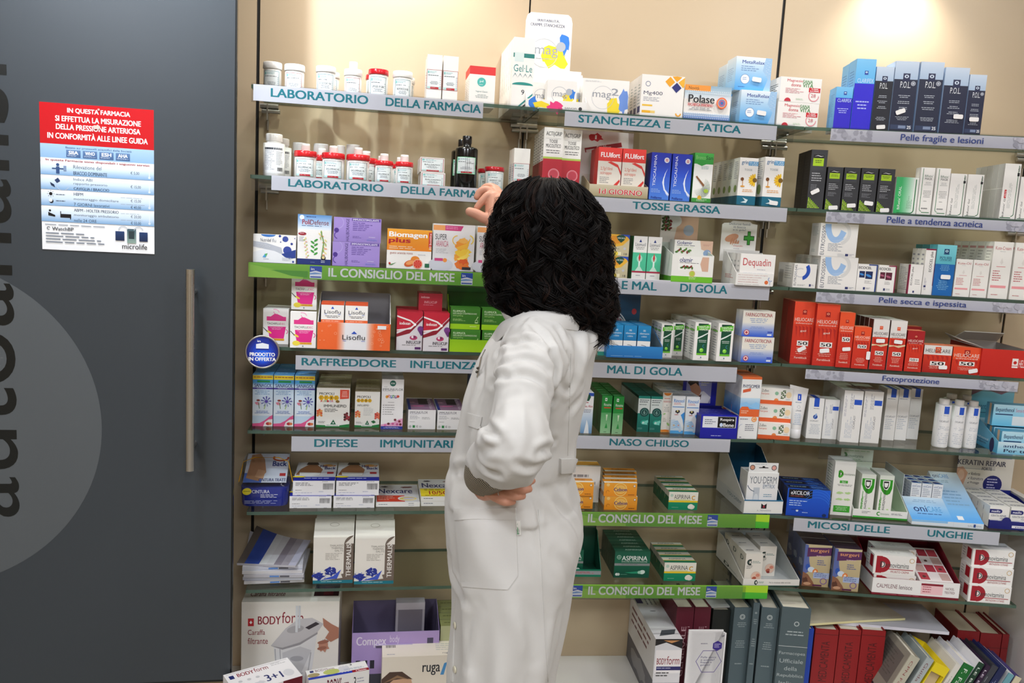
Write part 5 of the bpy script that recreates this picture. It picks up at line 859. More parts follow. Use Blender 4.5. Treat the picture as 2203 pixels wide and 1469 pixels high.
# ------------------------------------------------------------ middle bay, row 4
crop(*KE)
def d_onx(b): f = b.F; f.n(.3, .35, .6, .9, 3, '#446', vert=True); f.r(.0, 0, 1, .12, '#3fae9a'); f.r(.1, .2, .9, .26, '#dde')
carton(1, 4, 95, 155, 985, 1252, .05, ds(fn=d_onx), 'narrow white carton squeezed between the coat and the bright blue tray')
def okt_front(b): b.F.r(0, 0, 1, 1, '#1a6fb8', '#2a86cc'); b.F.n(.08, .1, .85, .18, 1, '#8fc0e8')
def okt_head(f):
    f.r(0, 0, 1, 1, '#14506e', '#0f3a5c'); f.p([(0, .05), (.8, .05), (.7, .3), (.5, .48), (0, .52)], '#b4bcc0'); f.ring(.2, .0, .6, .02, '#e9eef0', 0, 80); f.t('mal', .42, .38, .6, .48, '#7a2a4a', .02, 0, 3); f.t('gola', .4, .26, .64, .37, '#7a2a4a', .02, 0, 3)
    f.t('difende', .2, .7, .55, .79, '#b9d0dc', .01); f.t('faringea', .2, .58, .58, .67, '#b9d0dc', .01); f.t('e dolore', .44, .86, .8, .95, '#b9d0dc', .01); f.e(.88, .5, .05, .06, '#b8343c'); f.n(.8, .2, .98, .32, 2, '#5ac0e0')
t = tray(1, 4, 168, 638, 1168, 1268, .125, .07, '#1f78c2', 'bright blue display tray with a raised dark blue card, beside the coat', okt_front, '#8fa0a8', (-.14, .78, .168, RECT, okt_head), sh=.066)
def d_okt(b): f = b.F; f.r(0, .52, 1, 1, '#1478b4', '#1f8cc8'); f.t('OKi', .4, .82, .6, .88, '#e0f0fa', .015); f.t('infiammazione', .15, .73, .88, .79, '#e0f0fa', .01); f.t('e dolore', .3, .64, .7, .7, '#e0f0fa', .01); f.ring(.3, .18, .7, .03, '#1c2c44', 0, 88, 20, .52); f.t('SPRAY', .1, .28, .5, .33, '#2a4a6a', .01); f.n(.1, .16, .85, .22, 1, '#5a7a9a'); b.T.r(0, 0, 1, .95, '#1a80bc'); b.T.n(.2, .3, .8, .6, 2, '#bfe0f4')
for k, (xl, xr, nm) in enumerate(((188, 300, 'nearest the coat'), (302, 413, 'in the middle'), (416, 530, 'beside the empty space'))):
    if k == 0: o1 = carton(1, 4, xl, xr, 998, None, .035, ds('#f2f2ee', '#1478b4', fn=d_okt), 'small carton in the bright blue tray, '+nm, t.v-.003, z=t.z+.002, behind=2, blabel='small carton in the bright blue tray, column '+nm)
    else: again(o1, 1, xl, xr, None, 'small carton in the bright blue tray, '+nm, z=t.z+.002, behind=2, blabel='small carton in the bright blue tray, column '+nm)
def d_tv(b):
    f = b.F; f.r(.2, .14, .85, .97, '#0f5a3c', '#0b4630'); f.p([(.1, .78), (.95, .82), (.95, .95), (.1, .9)], '#5fbf2c'); f.t('TANTUM', .18, .855, .88, .905, '#f4f8ec', .015, 0, 3); f.t('VERDE', .26, .79, .82, .84, '#f4f8ec', .015, 0, 3); f.p([(.2, .6), (.5, .66), (.85, .74), (.85, .71), (.5, .62), (.2, .56)], '#e9f2ee'); f.n(.28, .46, .78, .54, 2, '#dfe9e2', mid=True); f.ring(.66, .38, .1, .02, '#4aa0c8', 90, 270); f.e(.5, .27, .13, .13, '#7fd43c'); f.e(.47, .29, .06, .06, '#b9f07a'); f.r(.2, .14, .85, .19, '#6fc432'); f.e(.5, .08, .04, .04, '#2a5a8a'); f.n(.3, .03, .7, .05, 1, '#bbb')
    b.L.n(.15, .1, .85, .9, 12, '#9aa0a0'); b.L.r(0, .76, .9, .8, '#6fbf3a'); b.T.n(.2, .2, .8, .7, 3, '#ccc')
a = carton(1, 4, 888, 1020, 976, 1293, .04, ds(fn=d_tv), 'white and green spray carton, large, nearer the bright blue tray', behind=4, blabel='white and green large spray carton, column nearer the blue tray')
again(a, 1, 1080, 1212, 1302, 'white and green spray carton, large, nearer the two stacked blue-footed cartons', behind=4, blabel='white and green large spray carton, column nearer the blue-footed cartons')
a = carton(1, 4, 612, 714, 990, 1270, .03, ds(fn=d_tv), 'white and green spray carton, small, touching the bright blue tray', behind=2, blabel='white and green small spray carton, column touching the blue tray')
again(a, 1, 716, 795, 1255, 'white and green spray carton, small, set back behind the first small one', behind=1, blabel='white and green small spray carton, set back column')
def d_far(b): f = b.F; f.r(0, 0, 1, .55, '#2a58d4', '#eceae0'); f.t('FARINGOTRICINA', .08, .78, .92, .92, '#a0202c', .015, 0, 3); f.n(.15, .52, .85, .72, 3, '#7f9ac4', mid=True); f.n(.2, .3, .75, .4, 2, '#6f8fd0', mid=True); f.e(.15, .16, .085, .085, '#f4ecec'); f.ring(.15, .16, .085, .02, '#c04048'); f.e(.15, .16, .04, .04, '#c04048'); f.r(.8, .06, .94, .12, '#e6ecfa'); [f.e(.83+.05*i, .2, .022, .022, '#1a3ab8') for i in range(3)]; b.L.r(0, 0, 1, 1, '#8fa0d0', '#e9e6dc')
fa = carton(1, 4, 1285, 1552, 1096, 1310, .022, ds('#ece9de', fn=d_far), 'white carton fading to blue foot, bottom front of the stack', behind=2, blabel='white carton fading to blue foot, bottom of the stack')
again(fa, 1, 1293, 1560, None, 'white carton fading to blue foot, top front of the stack', on=fa, behind=1, blabel='white carton fading to blue foot, top of the stack')
# ------------------------------------------------------------ angled bay, row 4
crop(*KF)
def d_hel(top, name2, num='50', gel=True, base='#c8281c', topc='#e8482a', ymid=.5, st=None, bar=True):
    def fn(b):
        f = b.F; f.r(0, 0, 1, top, base, '#d83a20'); f.r(0, top, 1, 1, topc)
        for i in range(5): f.p([(.1+i*.17, top-.02), (.2+i*.17, top-.22), (.22+i*.17, top-.05)], '#b8221a')
        k = f.w/f.h; emblem(f, .5, top+(1-top)*.55, .1, '#a01818' if topc != '#e6e2de' else '#e0502a', '#f0a080'); nh = .052 if f.h > f.w*2 else .12
        nc = '#f6e2d8' if topc != '#e6e2de' else '#5a4a48'; f.t('HELIOCARE', .06, top+.02+nh*.5, .94, top+.02+nh*1.6, nc, .0, 0, 3); f.t(name2, .12, top+.005, .88, top+.005+nh*.45, nc, .01)
        if gel: f.t('gel', .36, top-.13, .64, top-.09, '#f4d8cc', .015)
        hh = .065 if f.h > f.w*2 else .13; f.r(.26, ymid-.01, .8, ymid+hh+.01, '#efeae6'); f.t(num, .3, ymid+.005, .76, ymid+hh-.005, '#15151a', .02, 0, 3)
        f.n(.2, .14, .8, .26, 4, '#f0b0a0', mid=True); f.r(0, .07, 1, .072, '#e86a50'); f.r(0, .12, 1, .122, '#e86a50'); f.t('Fernblock', .2, .08, .8, .112, '#f6d8cc', .015) if f.h > f.w*1.5 else None
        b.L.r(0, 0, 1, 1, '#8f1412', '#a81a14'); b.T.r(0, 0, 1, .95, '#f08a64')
        if st: b.sticker(*st)
    return fn
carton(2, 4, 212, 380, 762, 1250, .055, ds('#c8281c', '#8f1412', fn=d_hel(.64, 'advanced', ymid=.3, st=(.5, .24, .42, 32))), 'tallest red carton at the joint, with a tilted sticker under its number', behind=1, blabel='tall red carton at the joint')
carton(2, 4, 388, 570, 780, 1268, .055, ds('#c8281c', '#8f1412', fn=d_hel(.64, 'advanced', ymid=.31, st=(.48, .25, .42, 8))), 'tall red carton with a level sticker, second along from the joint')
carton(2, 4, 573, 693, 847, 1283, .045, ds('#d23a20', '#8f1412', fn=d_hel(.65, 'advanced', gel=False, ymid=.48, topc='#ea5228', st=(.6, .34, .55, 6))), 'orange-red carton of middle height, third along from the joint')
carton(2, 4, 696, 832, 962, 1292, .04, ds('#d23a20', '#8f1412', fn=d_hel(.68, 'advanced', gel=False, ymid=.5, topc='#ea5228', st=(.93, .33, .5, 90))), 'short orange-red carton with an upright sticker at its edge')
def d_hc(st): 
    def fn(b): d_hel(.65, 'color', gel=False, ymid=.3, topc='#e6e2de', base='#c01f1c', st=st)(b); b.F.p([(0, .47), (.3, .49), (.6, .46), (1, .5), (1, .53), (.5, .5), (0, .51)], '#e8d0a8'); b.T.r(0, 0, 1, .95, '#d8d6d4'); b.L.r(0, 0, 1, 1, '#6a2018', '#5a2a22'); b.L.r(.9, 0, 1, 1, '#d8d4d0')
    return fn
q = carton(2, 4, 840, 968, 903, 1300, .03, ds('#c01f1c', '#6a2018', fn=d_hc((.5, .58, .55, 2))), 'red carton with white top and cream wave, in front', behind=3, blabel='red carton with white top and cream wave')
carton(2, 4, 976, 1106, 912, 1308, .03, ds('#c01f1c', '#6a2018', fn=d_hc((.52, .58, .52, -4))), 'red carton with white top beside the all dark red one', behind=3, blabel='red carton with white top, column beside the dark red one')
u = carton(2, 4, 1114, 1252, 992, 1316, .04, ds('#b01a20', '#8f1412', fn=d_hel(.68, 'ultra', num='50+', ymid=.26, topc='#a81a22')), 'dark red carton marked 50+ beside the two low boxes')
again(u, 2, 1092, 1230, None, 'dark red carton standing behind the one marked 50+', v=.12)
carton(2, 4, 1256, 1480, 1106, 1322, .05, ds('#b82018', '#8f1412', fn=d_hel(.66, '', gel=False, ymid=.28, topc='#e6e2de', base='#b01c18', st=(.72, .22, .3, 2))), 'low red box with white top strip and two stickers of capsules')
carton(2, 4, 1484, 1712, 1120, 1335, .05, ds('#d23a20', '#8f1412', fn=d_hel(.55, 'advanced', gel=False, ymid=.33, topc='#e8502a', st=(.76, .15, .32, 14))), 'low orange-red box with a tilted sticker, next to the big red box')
def big_front(b): f = b.F; k = f.w/f.h; f.r(0, 0, 1, 1, '#c4221c', '#cc2a22'); x = .62; f.r(x, .36, x+.12, .7, '#f0e8e4'); f.e(x+.06, .55, .035, .035, '#c4221c'); f.r(x, .42, x+.12, .44, '#c4221c'); f.t('HELIOCARE', x+.14, .38, x+.45, .66, '#f0e8e4', .0, 0, 3)
t = tray(2, 4, 1712, 2110, 1135, 1352, .17, .072, '#c4221c', 'big red open box with its grey lid flaps bent back', big_front, '#a8a29c', None, sh=.07)
g = Mb(); w, d_, h = t.w, t.d, .0725
g.hexa([(-w/2, -d_/2, h-.001), (-w/2+.0012, -d_/2, h-.001), (-w/2+.0012, d_/2, h-.001), (-w/2, d_/2, h-.001), (-w/2-.045, -d_/2+.02, h+.012), (-w/2-.044, -d_/2+.02, h+.013), (-w/2-.03, d_/2-.03, h+.018), (-w/2-.031, d_/2-.03, h+.017)], C('#b4aea8')); g.build('side_flap', 'card', t.o)
g = Mb(); g.hexa([(-w/2, d_/2-.001, h), (w/2, d_/2-.001, h), (w/2, d_/2, h), (-w/2, d_/2, h), (-w/2+.01, d_/2-.05, h+.025), (w/2-.01, d_/2-.05, h+.025), (w/2-.01, d_/2-.049, h+.027), (-w/2+.01, d_/2-.049, h+.027)], C('#c9c4be')); g.build('lid_flap', 'card', t.o)
# ------------------------------------------------------------ left bay, row 5
crop(*KG)
def d_san(b):
    f = b.F; f.r(0, 0, 1, 1, '#cfe0f0', '#7fb4e0'); f.r(0, .2, 1, .8, '#dfe9f2', '#c4daee'); f.r(0, .9, 1, .98, '#f0d02c'); f.n(.05, .92, .95, .96, 1, '#a0342c'); f.r(0, .83, 1, .9, '#4a9ad4'); f.r(.22, .845, .85, .885, '#1f8a4a'); f.t('SANAGOL', .08, .755, .95, .82, '#1f2f7a', .02, 0, 3); f.r(0, .715, 1, .745, '#4a3a9a'); f.n(.2, .72, .8, .738, 1, '#d8d4f0'); f.n(.1, .6, .85, .69, 3, '#6f9ac8', mid=True)
    for k in range(9): a = math.radians(190+k*20); f.p([(.27, .47), (.27+.17*math.cos(a), .47+.06*math.sin(a)), (.28+.15*math.cos(a+.15), .465+.06*math.sin(a+.15))], '#d87a90')
    f.e(.28, .5, .09, .05, '#8a3a30'); [f.p([(.68, .48), (.68+.26*math.cos(a), .48+.1*math.sin(a)), (.66+.26*math.cos(a+.2), .48+.1*math.sin(a+.2))], '#3a3aa0') for a in [i*.7 for i in range(9)]]; f.e(.68, .48, .08, .08, '#5a4ab0'); f.p([(.28, .46), (.31, .46), (.36, .34), (.33, .34)], '#5a7a4a'); f.p([(.62, .42), (.66, .42), (.6, .33), (.56, .34)], '#a9c880')
    f.n(.1, .24, .85, .3, 3, '#5a7ac0', mid=True); f.p([(0, 0), (1, 0), (1, .22), (.85, .19), (.6, .11), (.35, .06), (0, .05)], '#e05a90'); f.p([(.54, 0), (1, 0), (1, .14), (.8, .13), (.62, .08)], '#f2eef0'); f.e(.78, .05, .11, .08, '#c0303a'); f.e(.88, .05, .08, .07, '#e07a4a'); b.T.r(0, 0, 1, .95, '#4a8ac4'); b.T.n(.1, .3, .9, .5, 1, '#bcd8ee')
sa = carton(0, 5, 166, 341, 175, 614, .05, ds('#cfe0f0', '#5f9ad0', fn=d_san), 'pale blue flower carton, first from the metal upright', behind=2, blabel='pale blue flower carton, column first from the upright')
again(sa, 0, 343, 517, 616, 'pale blue flower carton, middle of the three', behind=2, blabel='pale blue flower carton, middle column')
again(sa, 0, 519, 694, 618, 'pale blue flower carton, third, touching the honeycomb carton', behind=2, blabel='pale blue flower carton, third column')
def hexes(f, x, y, s, n, cols, sd=1):
    R = random.Random(sd); k = f.w/f.h
    for i in range(n): cx, cy = x+s*1.55*(i % 3)*.9, y+s*k*1.75*(i//3)+(s*k*.87 if i % 3 == 1 else 0); f.p([(cx+s*.9*math.cos(math.pi/3*q), cy+s*.9*k*math.sin(math.pi/3*q)) for q in range(6)], R.choice(cols))
def d_prop(jr):
    def fn(b):
        f = b.F; f.t('PROPOLI', .08, .82, .52 if jr else .62, .885, '#1c1c22', .015, 0, 3)
        for i, c in enumerate('EPID'): k = f.w/f.h; x = .14+i*.15; f.p([(x+.085*math.cos(math.pi/3*q), .75+.085*k*math.sin(math.pi/3*q)) for q in range(6)], '#e0b022'); f.t(c, x-.03, .72, x+.03, .78, '#8a6a10', .01)
        if jr:
            for i, c in enumerate('JUNIOR'): f.t(c, .1+i*.07, .64, .155+i*.07, .69, ('#c03030', '#e0902c', '#2f8a3c', '#c03030', '#6a3a9a', '#d04a7a')[i], .02)
            f.p([(.7, .72), (.97, .74), (.97, .96), (.7, .96)], '#e0503a'); f.n(.74, .76, .94, .92, 4, '#f8d8d0', mid=True); f.e(.63, .66, .06, .04, '#8a6a2a'); f.t('IMMUNEPID', .22, .51, .9, .58, '#1c1c22', .008, 0, 3); f.n(.24, .38, .75, .48, 3, '#666'); hexes(f, .0+.04, .3, .04, 9, ('#e8863c', '#e05a2c', '#f0a860')); hexes(f, .86, .2, .045, 8, ('#6a1c28', '#a02a38', '#3a1018'), 4)
        else: f.t('INFLUEPID', .1, .59, .56, .64, '#1c1c22', .008, 0, 3); f.n(.35, .32, .75, .56, 7, '#c8cccc'); hexes(f, .05, .3, .05, 9, ('#e8863c', '#e05a2c', '#f0a860')); hexes(f, .84, .26, .05, 9, ('#e05040', '#d03a30', '#e87050'), 3); f.p([(.66, .17), (.78, .2), (.86, .15), (.76, .11)], '#1f6a3a')
        f.p([(0, 0), (1, 0), (1, .09), (.6, .04), (.0, .06)], '#1f7a3c'); f.p([(.47, .1), (.56, .1), (.53, .17), (.5, .17)], '#1f6a48'); f.p([(.42, .07), (.6, .07), (.515, .2)], '#1f6a48'); f.e(.515, .115, .02, .02, '#fff'); f.r(.28, .03, .7, .075, '#e9ede8'); f.t('SPECCHIASOL', .31, .037, .67, .066, '#1f6a48', .01); f.n(.06, .1, .35, .16, 2, '#999'); b.T.r(0, 0, 1, .95, '#cdbf9a'); b.T.n(.1, .2, .9, .8, 3, '#8a7a50'); b.R.n(.2, .1, .8, .9, 8, '#9a9a8a')
    return fn
carton(0, 5, 705, 990, 290, 623, .036, ds('#f0efe9', '#b9b49e', fn=d_prop(True)), 'white honeycomb carton with red corner flash, in front', behind=4, blabel='white honeycomb carton with red corner flash')
carton(0, 5, 1030, 1243, 322, 624, .04, ds('#f0efe9', '#b9b49e', fn=d_prop(False)), 'smaller white honeycomb carton without red flash, in front', behind=3, blabel='smaller white honeycomb carton')
def d_imm(b):
    f = b.F; f.e(.5, .92, .14, .14, '#1f6a5a'); f.t('ESI', .42, .905, .58, .935, '#fff', .015); f.r(.1, .845, .25, .85, '#888'); f.t('IMMUNILFLOR', .04, .775, .97, .82, '#1c1c28', .01, .05, 3); f.r(.04, .765, .55, .769, '#333')
    for i, c in enumerate(('#e0a03a', '#e0502a', '#3a6ac0', '#3a9a4a', '#6a3a9a', '#d04a3a')): f.e(.24+i*.1, .65+.01*(i % 2), .065, .075, c, 20*i, 8)
    f.t('Junior', .3, .63, .72, .68, '#fff', .02); f.n(.3, .52, .66, .55, 1, '#aaa'); [(f.r(.08, .475-.045*i, .11, .488-.045*i, '#222'), f.n(.16, .47-.045*i, .62, .49-.045*i, 1, '#555')) for i in range(5)]; f.p([(0, .06), (1, .06), (1, .22), (.8, .2), (.6, .14), (.3, .12), (0, .09)], '#e8a8cc'); [f.e(x, y, .06, .055, c) for x, y, c in ((.65, .19, '#7a2a3a'), (.85, .16, '#8a3040'), (.35, .11, '#6a2434'), (.55, .11, '#d0609a'), (.75, .1, '#c85a92'), (.2, .08, '#e07ab0'), (.9, .1, '#7a2a3a'))]; f.r(0, 0, 1, .06, '#2a3a9a'); f.n(.12, .015, .88, .045, 2, '#dfe2f4', mid=True); b.R.n(.2, .1, .8, .9, 8, '#bbb')
carton(0, 5, 1252, 1440, 218, 640, .055, ds('#f0eff0', '#dcd9d8', fn=d_imm), 'tall white syrup carton with navy foot and berries', behind=1)
def d_ims(b):
    f = b.F; f.t('IMMUNILFLOR', .06, .8, .7, .92, '#2a2a4a', .01, .05, 3); f.r(.06, .775, .4, .785, '#2a3a8a'); f.n(.06, .5, .45, .7, 4, '#9a9aa0'); f.n(.5, .5, .9, .62, 2, '#888'); f.n(.06, .34, .3, .4, 1, '#999'); f.r(.17, .07, .26, .2, '#2f8a4a'); f.e(.08, .13, .05, .05, '#bbb'); f.t('ε', .31, .09, .37, .19, '#222', .01); f.e(.45, .13, .05, .04, '#ccc')
    t = b.T; t.r(0, 0, 1, .95, '#b08aa8', '#6a4a68'); t.blob(.35, .3, .25, .12, '#e07aae', 5); t.r(.42, .45, .8, .95, '#2a2430'); t.blob(.2, .6, .12, .1, '#c8a0b8', 3); t.r(0, 0, .1, .9, '#2a3a8a'); t.t('IMMUNILFLOR', .78, .05, .9, .9, '#e8d8e4', .01, 90)
im = carton(0, 5, 1482, 1718, 476, 640, .14, ds('#f0eff0', fn=d_ims), 'low white carton with dark floral top, beside the tall syrup carton')
again(im, 0, 1728, 1964, 643, 'low white carton with dark floral top, beside the coat pocket')
def d_blu(b): b.F.r(0, 0, 1, 1, '#1c4f8c', '#2a64a4')
carton(0, 5, 1990, 2180, 172, None, .05, ds('#1f5594', '#184478', fn=d_blu), 'plain blue carton mostly hidden behind the chest of the coat', .1)
# ------------------------------------------------------------ left bay, row 6: blister tub and the back-warmer cartons
def d_hot(b):
    f = b.F; f.n(.06, .62, .55, .88, 3, '#444'); f.n(.06, .3, .3, .38, 1, '#444'); f.n(.06, .14, .48, .2, 1, '#8a93c0'); f.bars(.72, .4, .97, .82); f.n(.62, .2, .78, .28, 1, '#8a93c0'); f.n(.7, .9, .92, .96, 1, '#555'); f.r(.1, 0, .18, .04, '#b9b9be'); f.r(.82, 0, .9, .04, '#b9b9be')
    t = b.T; t.r(0, 0, 1, .2, '#1f2a9a'); t.r(0, .2, 1, 1, '#d8d8de', '#e9e9ec'); t.p([(.02, .3), (.6, .26), (.66, .6), (.5, .86), (.3, .9), (.1, .62)], '#9a6a48'); t.p([(.22, .86), (.55, .86), (.5, 1), (.25, 1)], '#3a2a24'); t.p([(.12, .27), (.6, .27), (.62, .42), (.1, .44)], '#e9e6e2'); t.ring(.8, .82, .17, .05, '#e0863c', 160, 380, 24, .1); t.e(.78, .84, .12, .07, '#f0b050'); t.t('Hot', .58, .72, .76, .86, '#20246a', .03); t.t('Back', .7, .6, .98, .74, '#20246a', .03); t.r(.78, .36, .94, .46, '#c02430'); t.e(.12, .2, .16, .06, '#f0d82c'); t.n(.25, .06, .95, .15, 1, '#b9c0f0')
hb = carton(0, 6, 480, 838, 1208, 1310, .155, ds('#efeff1', fn=d_hot), 'white and navy back-warmer carton, lower, beside the blue plastic tub')
h2 = again(hb, 0, 848, 1206, 1308, 'white and navy back-warmer carton, lower, beside the flat plaster pack')
carton(0, 6, 508, 866, 1078, None, .155, ds('#efeff1', fn=d_hot), 'white and navy back-warmer carton, upper, beside the blue plastic tub', hb.v-.004, on=hb)
carton(0, 6, 874, 1240, 1078, None, .155, ds('#efeff1', fn=d_hot), 'white and navy back-warmer carton, upper, above the flat plaster pack', h2.v-.004, on=h2)
def d_nex(yl):
    def fn(b):
        f = b.F; f.n(.06, .35, .3, .65, 1, '#22305a'); f.n(.74, .55, .88, .85, 1, '#22305a'); f.n(.74, .2, .88, .4, 1, '#22305a'); t = b.T; t.r(0, 0, 1, .97, '#d8d8da'); t.blob(.2, .88, .1, .05, '#3a3a44', 4); t.blob(.72, .84, .14, .06, '#7a4a4a', 5); t.t('Nexcare', .06, .5, .86, .76, '#1c2a6a', .02, 0, 3)
        if yl: t.r(0, .0, 1, .44, '#ecd42c'); t.t('10/50', .2, .1, .62, .3, '#b02a2a', .02); t.n(.1, .3, .8, .42, 2, '#5a4a10'); t.n(.1, .02, .7, .08, 1, '#5a4a10')
        else: t.r(.02, .04, .66, .38, '#d8432c'); t.n(.05, .1, .45, .34, 3, '#f0c0b0'); t.e(.72, .21, .22, .17, '#e9dfe4'); t.e(.74, .2, .2, .12, '#e0cf70'); t.e(.76, .2, .14, .07, '#c9c0d0')
    return fn
carton(0, 6, 1212, 1588, 1262, 1298, .14, ds('#efefec', fn=d_nex(False)), 'flat white plaster pack with red and yellow top')
n1 = carton(0, 6, 1594, 1960, 1252, 1292, .14, ds('#efefec', fn=d_nex(True)), 'flat yellow-topped plaster pack, lower one, beside the coat')
again(n1, 0, 1594, 1960, None, 'flat yellow-topped plaster pack, upper one, beside the coat', on=n1)
r = measure(0, SZ[6], 62, 470, 1140, 1298); B = BAYS[0]; uc = (r.u0+r.u1)/2; w = r.w/2; H = r.h; dd = .05; tb = empty('blister_tub', B.pt(uc, r.v-dd, SZ[6]), B.a); tag(tb, 'clear topped blue plastic tub with a yellow elastic band and a hand picture', 'plastic tub')
g = Mb()
def rr(x, y, z, rad, n=6): return [(sx*(x-rad)+rad*math.cos(a), sy*(y-rad)+rad*math.sin(a), z) for sx, sy, a0 in ((1, -1, -90), (1, 1, 0), (-1, 1, 90), (-1, -1, 180)) for a in [math.radians(a0+90*i/n) for i in range(n+1)]]
R_ = [rr(w*.95, dd*.92, 0, .02), rr(w*.97, dd*.95, .006, .02), rr(w, dd, H, .02)]; g.grid(R_, C('#2a3596')); g.cap(R_[0], C('#2a3596'), 0, True); g.cap(R_[2], C('#3a479c'))
f = Face(g, (-w*.96, -dd*1.0-.0005, 0), (1, 0, 0), (0, 0, 1), w*1.92, H, 0, .00003); f.n(.08, .14, .9, .34, 3, '#aab2e0'); f.t('CINTURA', .24, .72, .62, .9, '#d9def6', .02, -.02, 3); f.n(.42, .46, .86, .68, 3, '#dfe3f6'); f.e(.13, .82, .1, .08, '#e6d62a', 10); f.n(.05, .78, .2, .86, 1, '#6a5a10'); g.build('tub', 'gloss', tb)
g = Mb(); f = Face(g, (-w*.9, -dd*.9, H+.012), (1, 0, 0), (0, .88, .47), w*1.8, dd*2.0, 0, .00003); f.r(0, 0, 1, 1, '#dfe0ea'); f.r(.0, .0, .42, .32, '#5a78c8'); f.p([(.05, .15), (.35, .05), (.5, .35), (.42, .8), (.3, 1), (.1, .95), (.08, .5)], '#c08a64'); f.p([(.25, .2), (.45, .1), (.48, .4), (.3, .45)], '#d9a680'); f.ring(.8, .85, .2, .05, '#c8502c', 150, 380, 20, .12); f.t('Back', .62, .56, .96, .74, '#2a347a', .03); f.r(.82, .22, .96, .32, '#c83a3a'); f.t('CINTURA TRATT', .35, .04, .98, .14, '#2a347a', .02); g.build('insert_card', 'card', tb)
g = Mb(); R2 = [rr(w*1.12, dd*1.06, H+.004, .02), rr(w*1.12, dd*1.06, H+.0055, .02), rr(w*1.0, dd*.98, H+.008, .02), rr(w*.97, dd*.96, H+.028, .02), rr(w*.93, dd*.92, H+.0625, .02)]; g.grid(R2, C('W')); g.cap(R2[-1], C('W')); g.build('lid', 'blister', tb)
g = Mb(); g.tube([(-w*1.13, -dd*.4, H+.006), (-w*.95, -dd*.3, H+.055), (-w*.5, -dd*.2, H+.0645), (w*.5, -dd*.2, H+.0645), (w*.93, -dd*.3, H+.056), (w*1.13, -dd*.4, H+.006)], .0012, C('#e6a81c'), 6); g.build('elastic_band', 'gloss', tb)
# ------------------------------------------------------------ middle bay, row 5
crop(*KH)
def d_snx(b): f = b.F; f.r(0, 0, 1, .6, '#6f9cc8', '#e6ecf2'); f.r(0, .92, 1, 1, '#2a50b0'); f.p([(.4, .97), (.6, .97), (.75, .9), (.6, .8), (.4, .8)], '#14503a'); f.t('Sinex Aloe', .05, .64, .95, .7, '#b02a38', .015); f.n(.1, .72, .8, .78, 1, '#b02a38'); f.n(.2, .5, .85, .6, 3, '#667'); f.p([(.3, 0), (.75, 0), (.66, .2), (.5, .34), (.42, .2)], '#e9eff4')
carton(1, 5, 112, 216, 262, 618, .05, ds('#eef0f2', fn=d_snx), 'white and blue nasal spray carton just beside the coat')
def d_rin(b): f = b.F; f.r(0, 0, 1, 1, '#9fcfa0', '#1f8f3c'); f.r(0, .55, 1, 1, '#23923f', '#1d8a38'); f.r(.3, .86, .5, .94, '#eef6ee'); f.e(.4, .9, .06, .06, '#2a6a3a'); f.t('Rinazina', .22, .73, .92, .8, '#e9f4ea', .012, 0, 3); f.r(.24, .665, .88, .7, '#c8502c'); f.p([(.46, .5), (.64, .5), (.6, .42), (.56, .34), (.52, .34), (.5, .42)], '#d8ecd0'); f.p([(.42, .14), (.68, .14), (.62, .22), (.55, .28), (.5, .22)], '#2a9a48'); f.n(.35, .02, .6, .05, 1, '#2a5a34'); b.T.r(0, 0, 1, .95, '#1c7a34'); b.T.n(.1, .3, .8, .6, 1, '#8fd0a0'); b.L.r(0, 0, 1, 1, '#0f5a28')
ri = carton(1, 5, 285, 380, 288, 618, .03, ds('#1d8a38', '#0f5a28', fn=d_rin), 'slim green carton, nearer the coat, in front', behind=5, blabel='slim green carton, column nearer the coat')
again(ri, 1, 387, 482, 625, 'slim green carton, farther from the coat, in front', behind=5, blabel='slim green carton, column farther from the coat')
def d_vap(b): f = b.F; f.r(0, 0, 1, .52, '#0f6a60', '#1a8a7c'); f.r(0, .52, 1, .93, '#dfe8e6'); f.r(0, .93, 1, 1, '#128a7c'); f.n(.1, .8, .92, .9, 2, '#33444a'); f.n(.1, .72, .8, .78, 1, '#7a8a8c'); f.e(.56, .55, .4, .38, '#0c4a48'); f.ring(.56, .55, .26, .03, '#7fb8b0'); f.t('6', .48, .5, .64, .6, '#a9d0c8', .0); f.e(.6, .27, .3, .2, '#2ab09a'); f.p([(.4, .26), (.9, .34), (.95, .28), (.86, .24), (.9, .2), (.4, .22)], '#7fe0d0'); f.e(.52, .26, .1, .1, '#c9f4ea'); f.n(.08, .06, .5, .12, 2, '#7fc0b8'); b.T.r(0, 0, 1, .95, '#0f7a6e'); b.L.r(0, 0, 1, .5, '#0b4f48'); b.L.r(0, .5, 1, .93, '#cfd8d6')
va = carton(1, 5, 606, 712, 290, 606, .036, ds('#0f6a60', '#0b4f48', fn=d_vap), 'teal and white carton with dark round emblem, door side column, front', behind=4, blabel='teal and white carton with dark emblem, door side column')
again(va, 1, 714, 820, 610, 'teal and white carton with dark round emblem, column beside the orange-footed carton', behind=4, blabel='teal and white carton with dark emblem, far column')
def d_flx(b): f = b.F; f.e(.5, .99, .4, .3, '#e88a2c', 0, 20, 180, 360); f.n(.2, .82, .8, .86, 1, '#c8502c'); f.t('essence', .12, .75, .88, .79, '#c8303a', .01); f.e(.5, .68, .08, .08, '#bbb'); f.n(.2, .5, .8, .64, 4, '#aaa', mid=True); f.e(.3, .46, .14, .08, '#a9cf8a', 30); f.e(.78, .2, .22, .1, '#9fc97a', -50); f.n(.2, .25, .6, .36, 3, '#b0a8a0'); f.r(0, 0, 1, .06, '#f0a050'); f.e(.5, .02, .4, .2, '#ee8a2c', 0, 20, 0, 180)
carton(1, 5, 815, 900, 260, 608, .03, ds('#f2efe8', fn=d_flx), 'narrow white carton with orange foot and green leaf', behind=2, blabel='narrow white carton with orange foot and leaf')
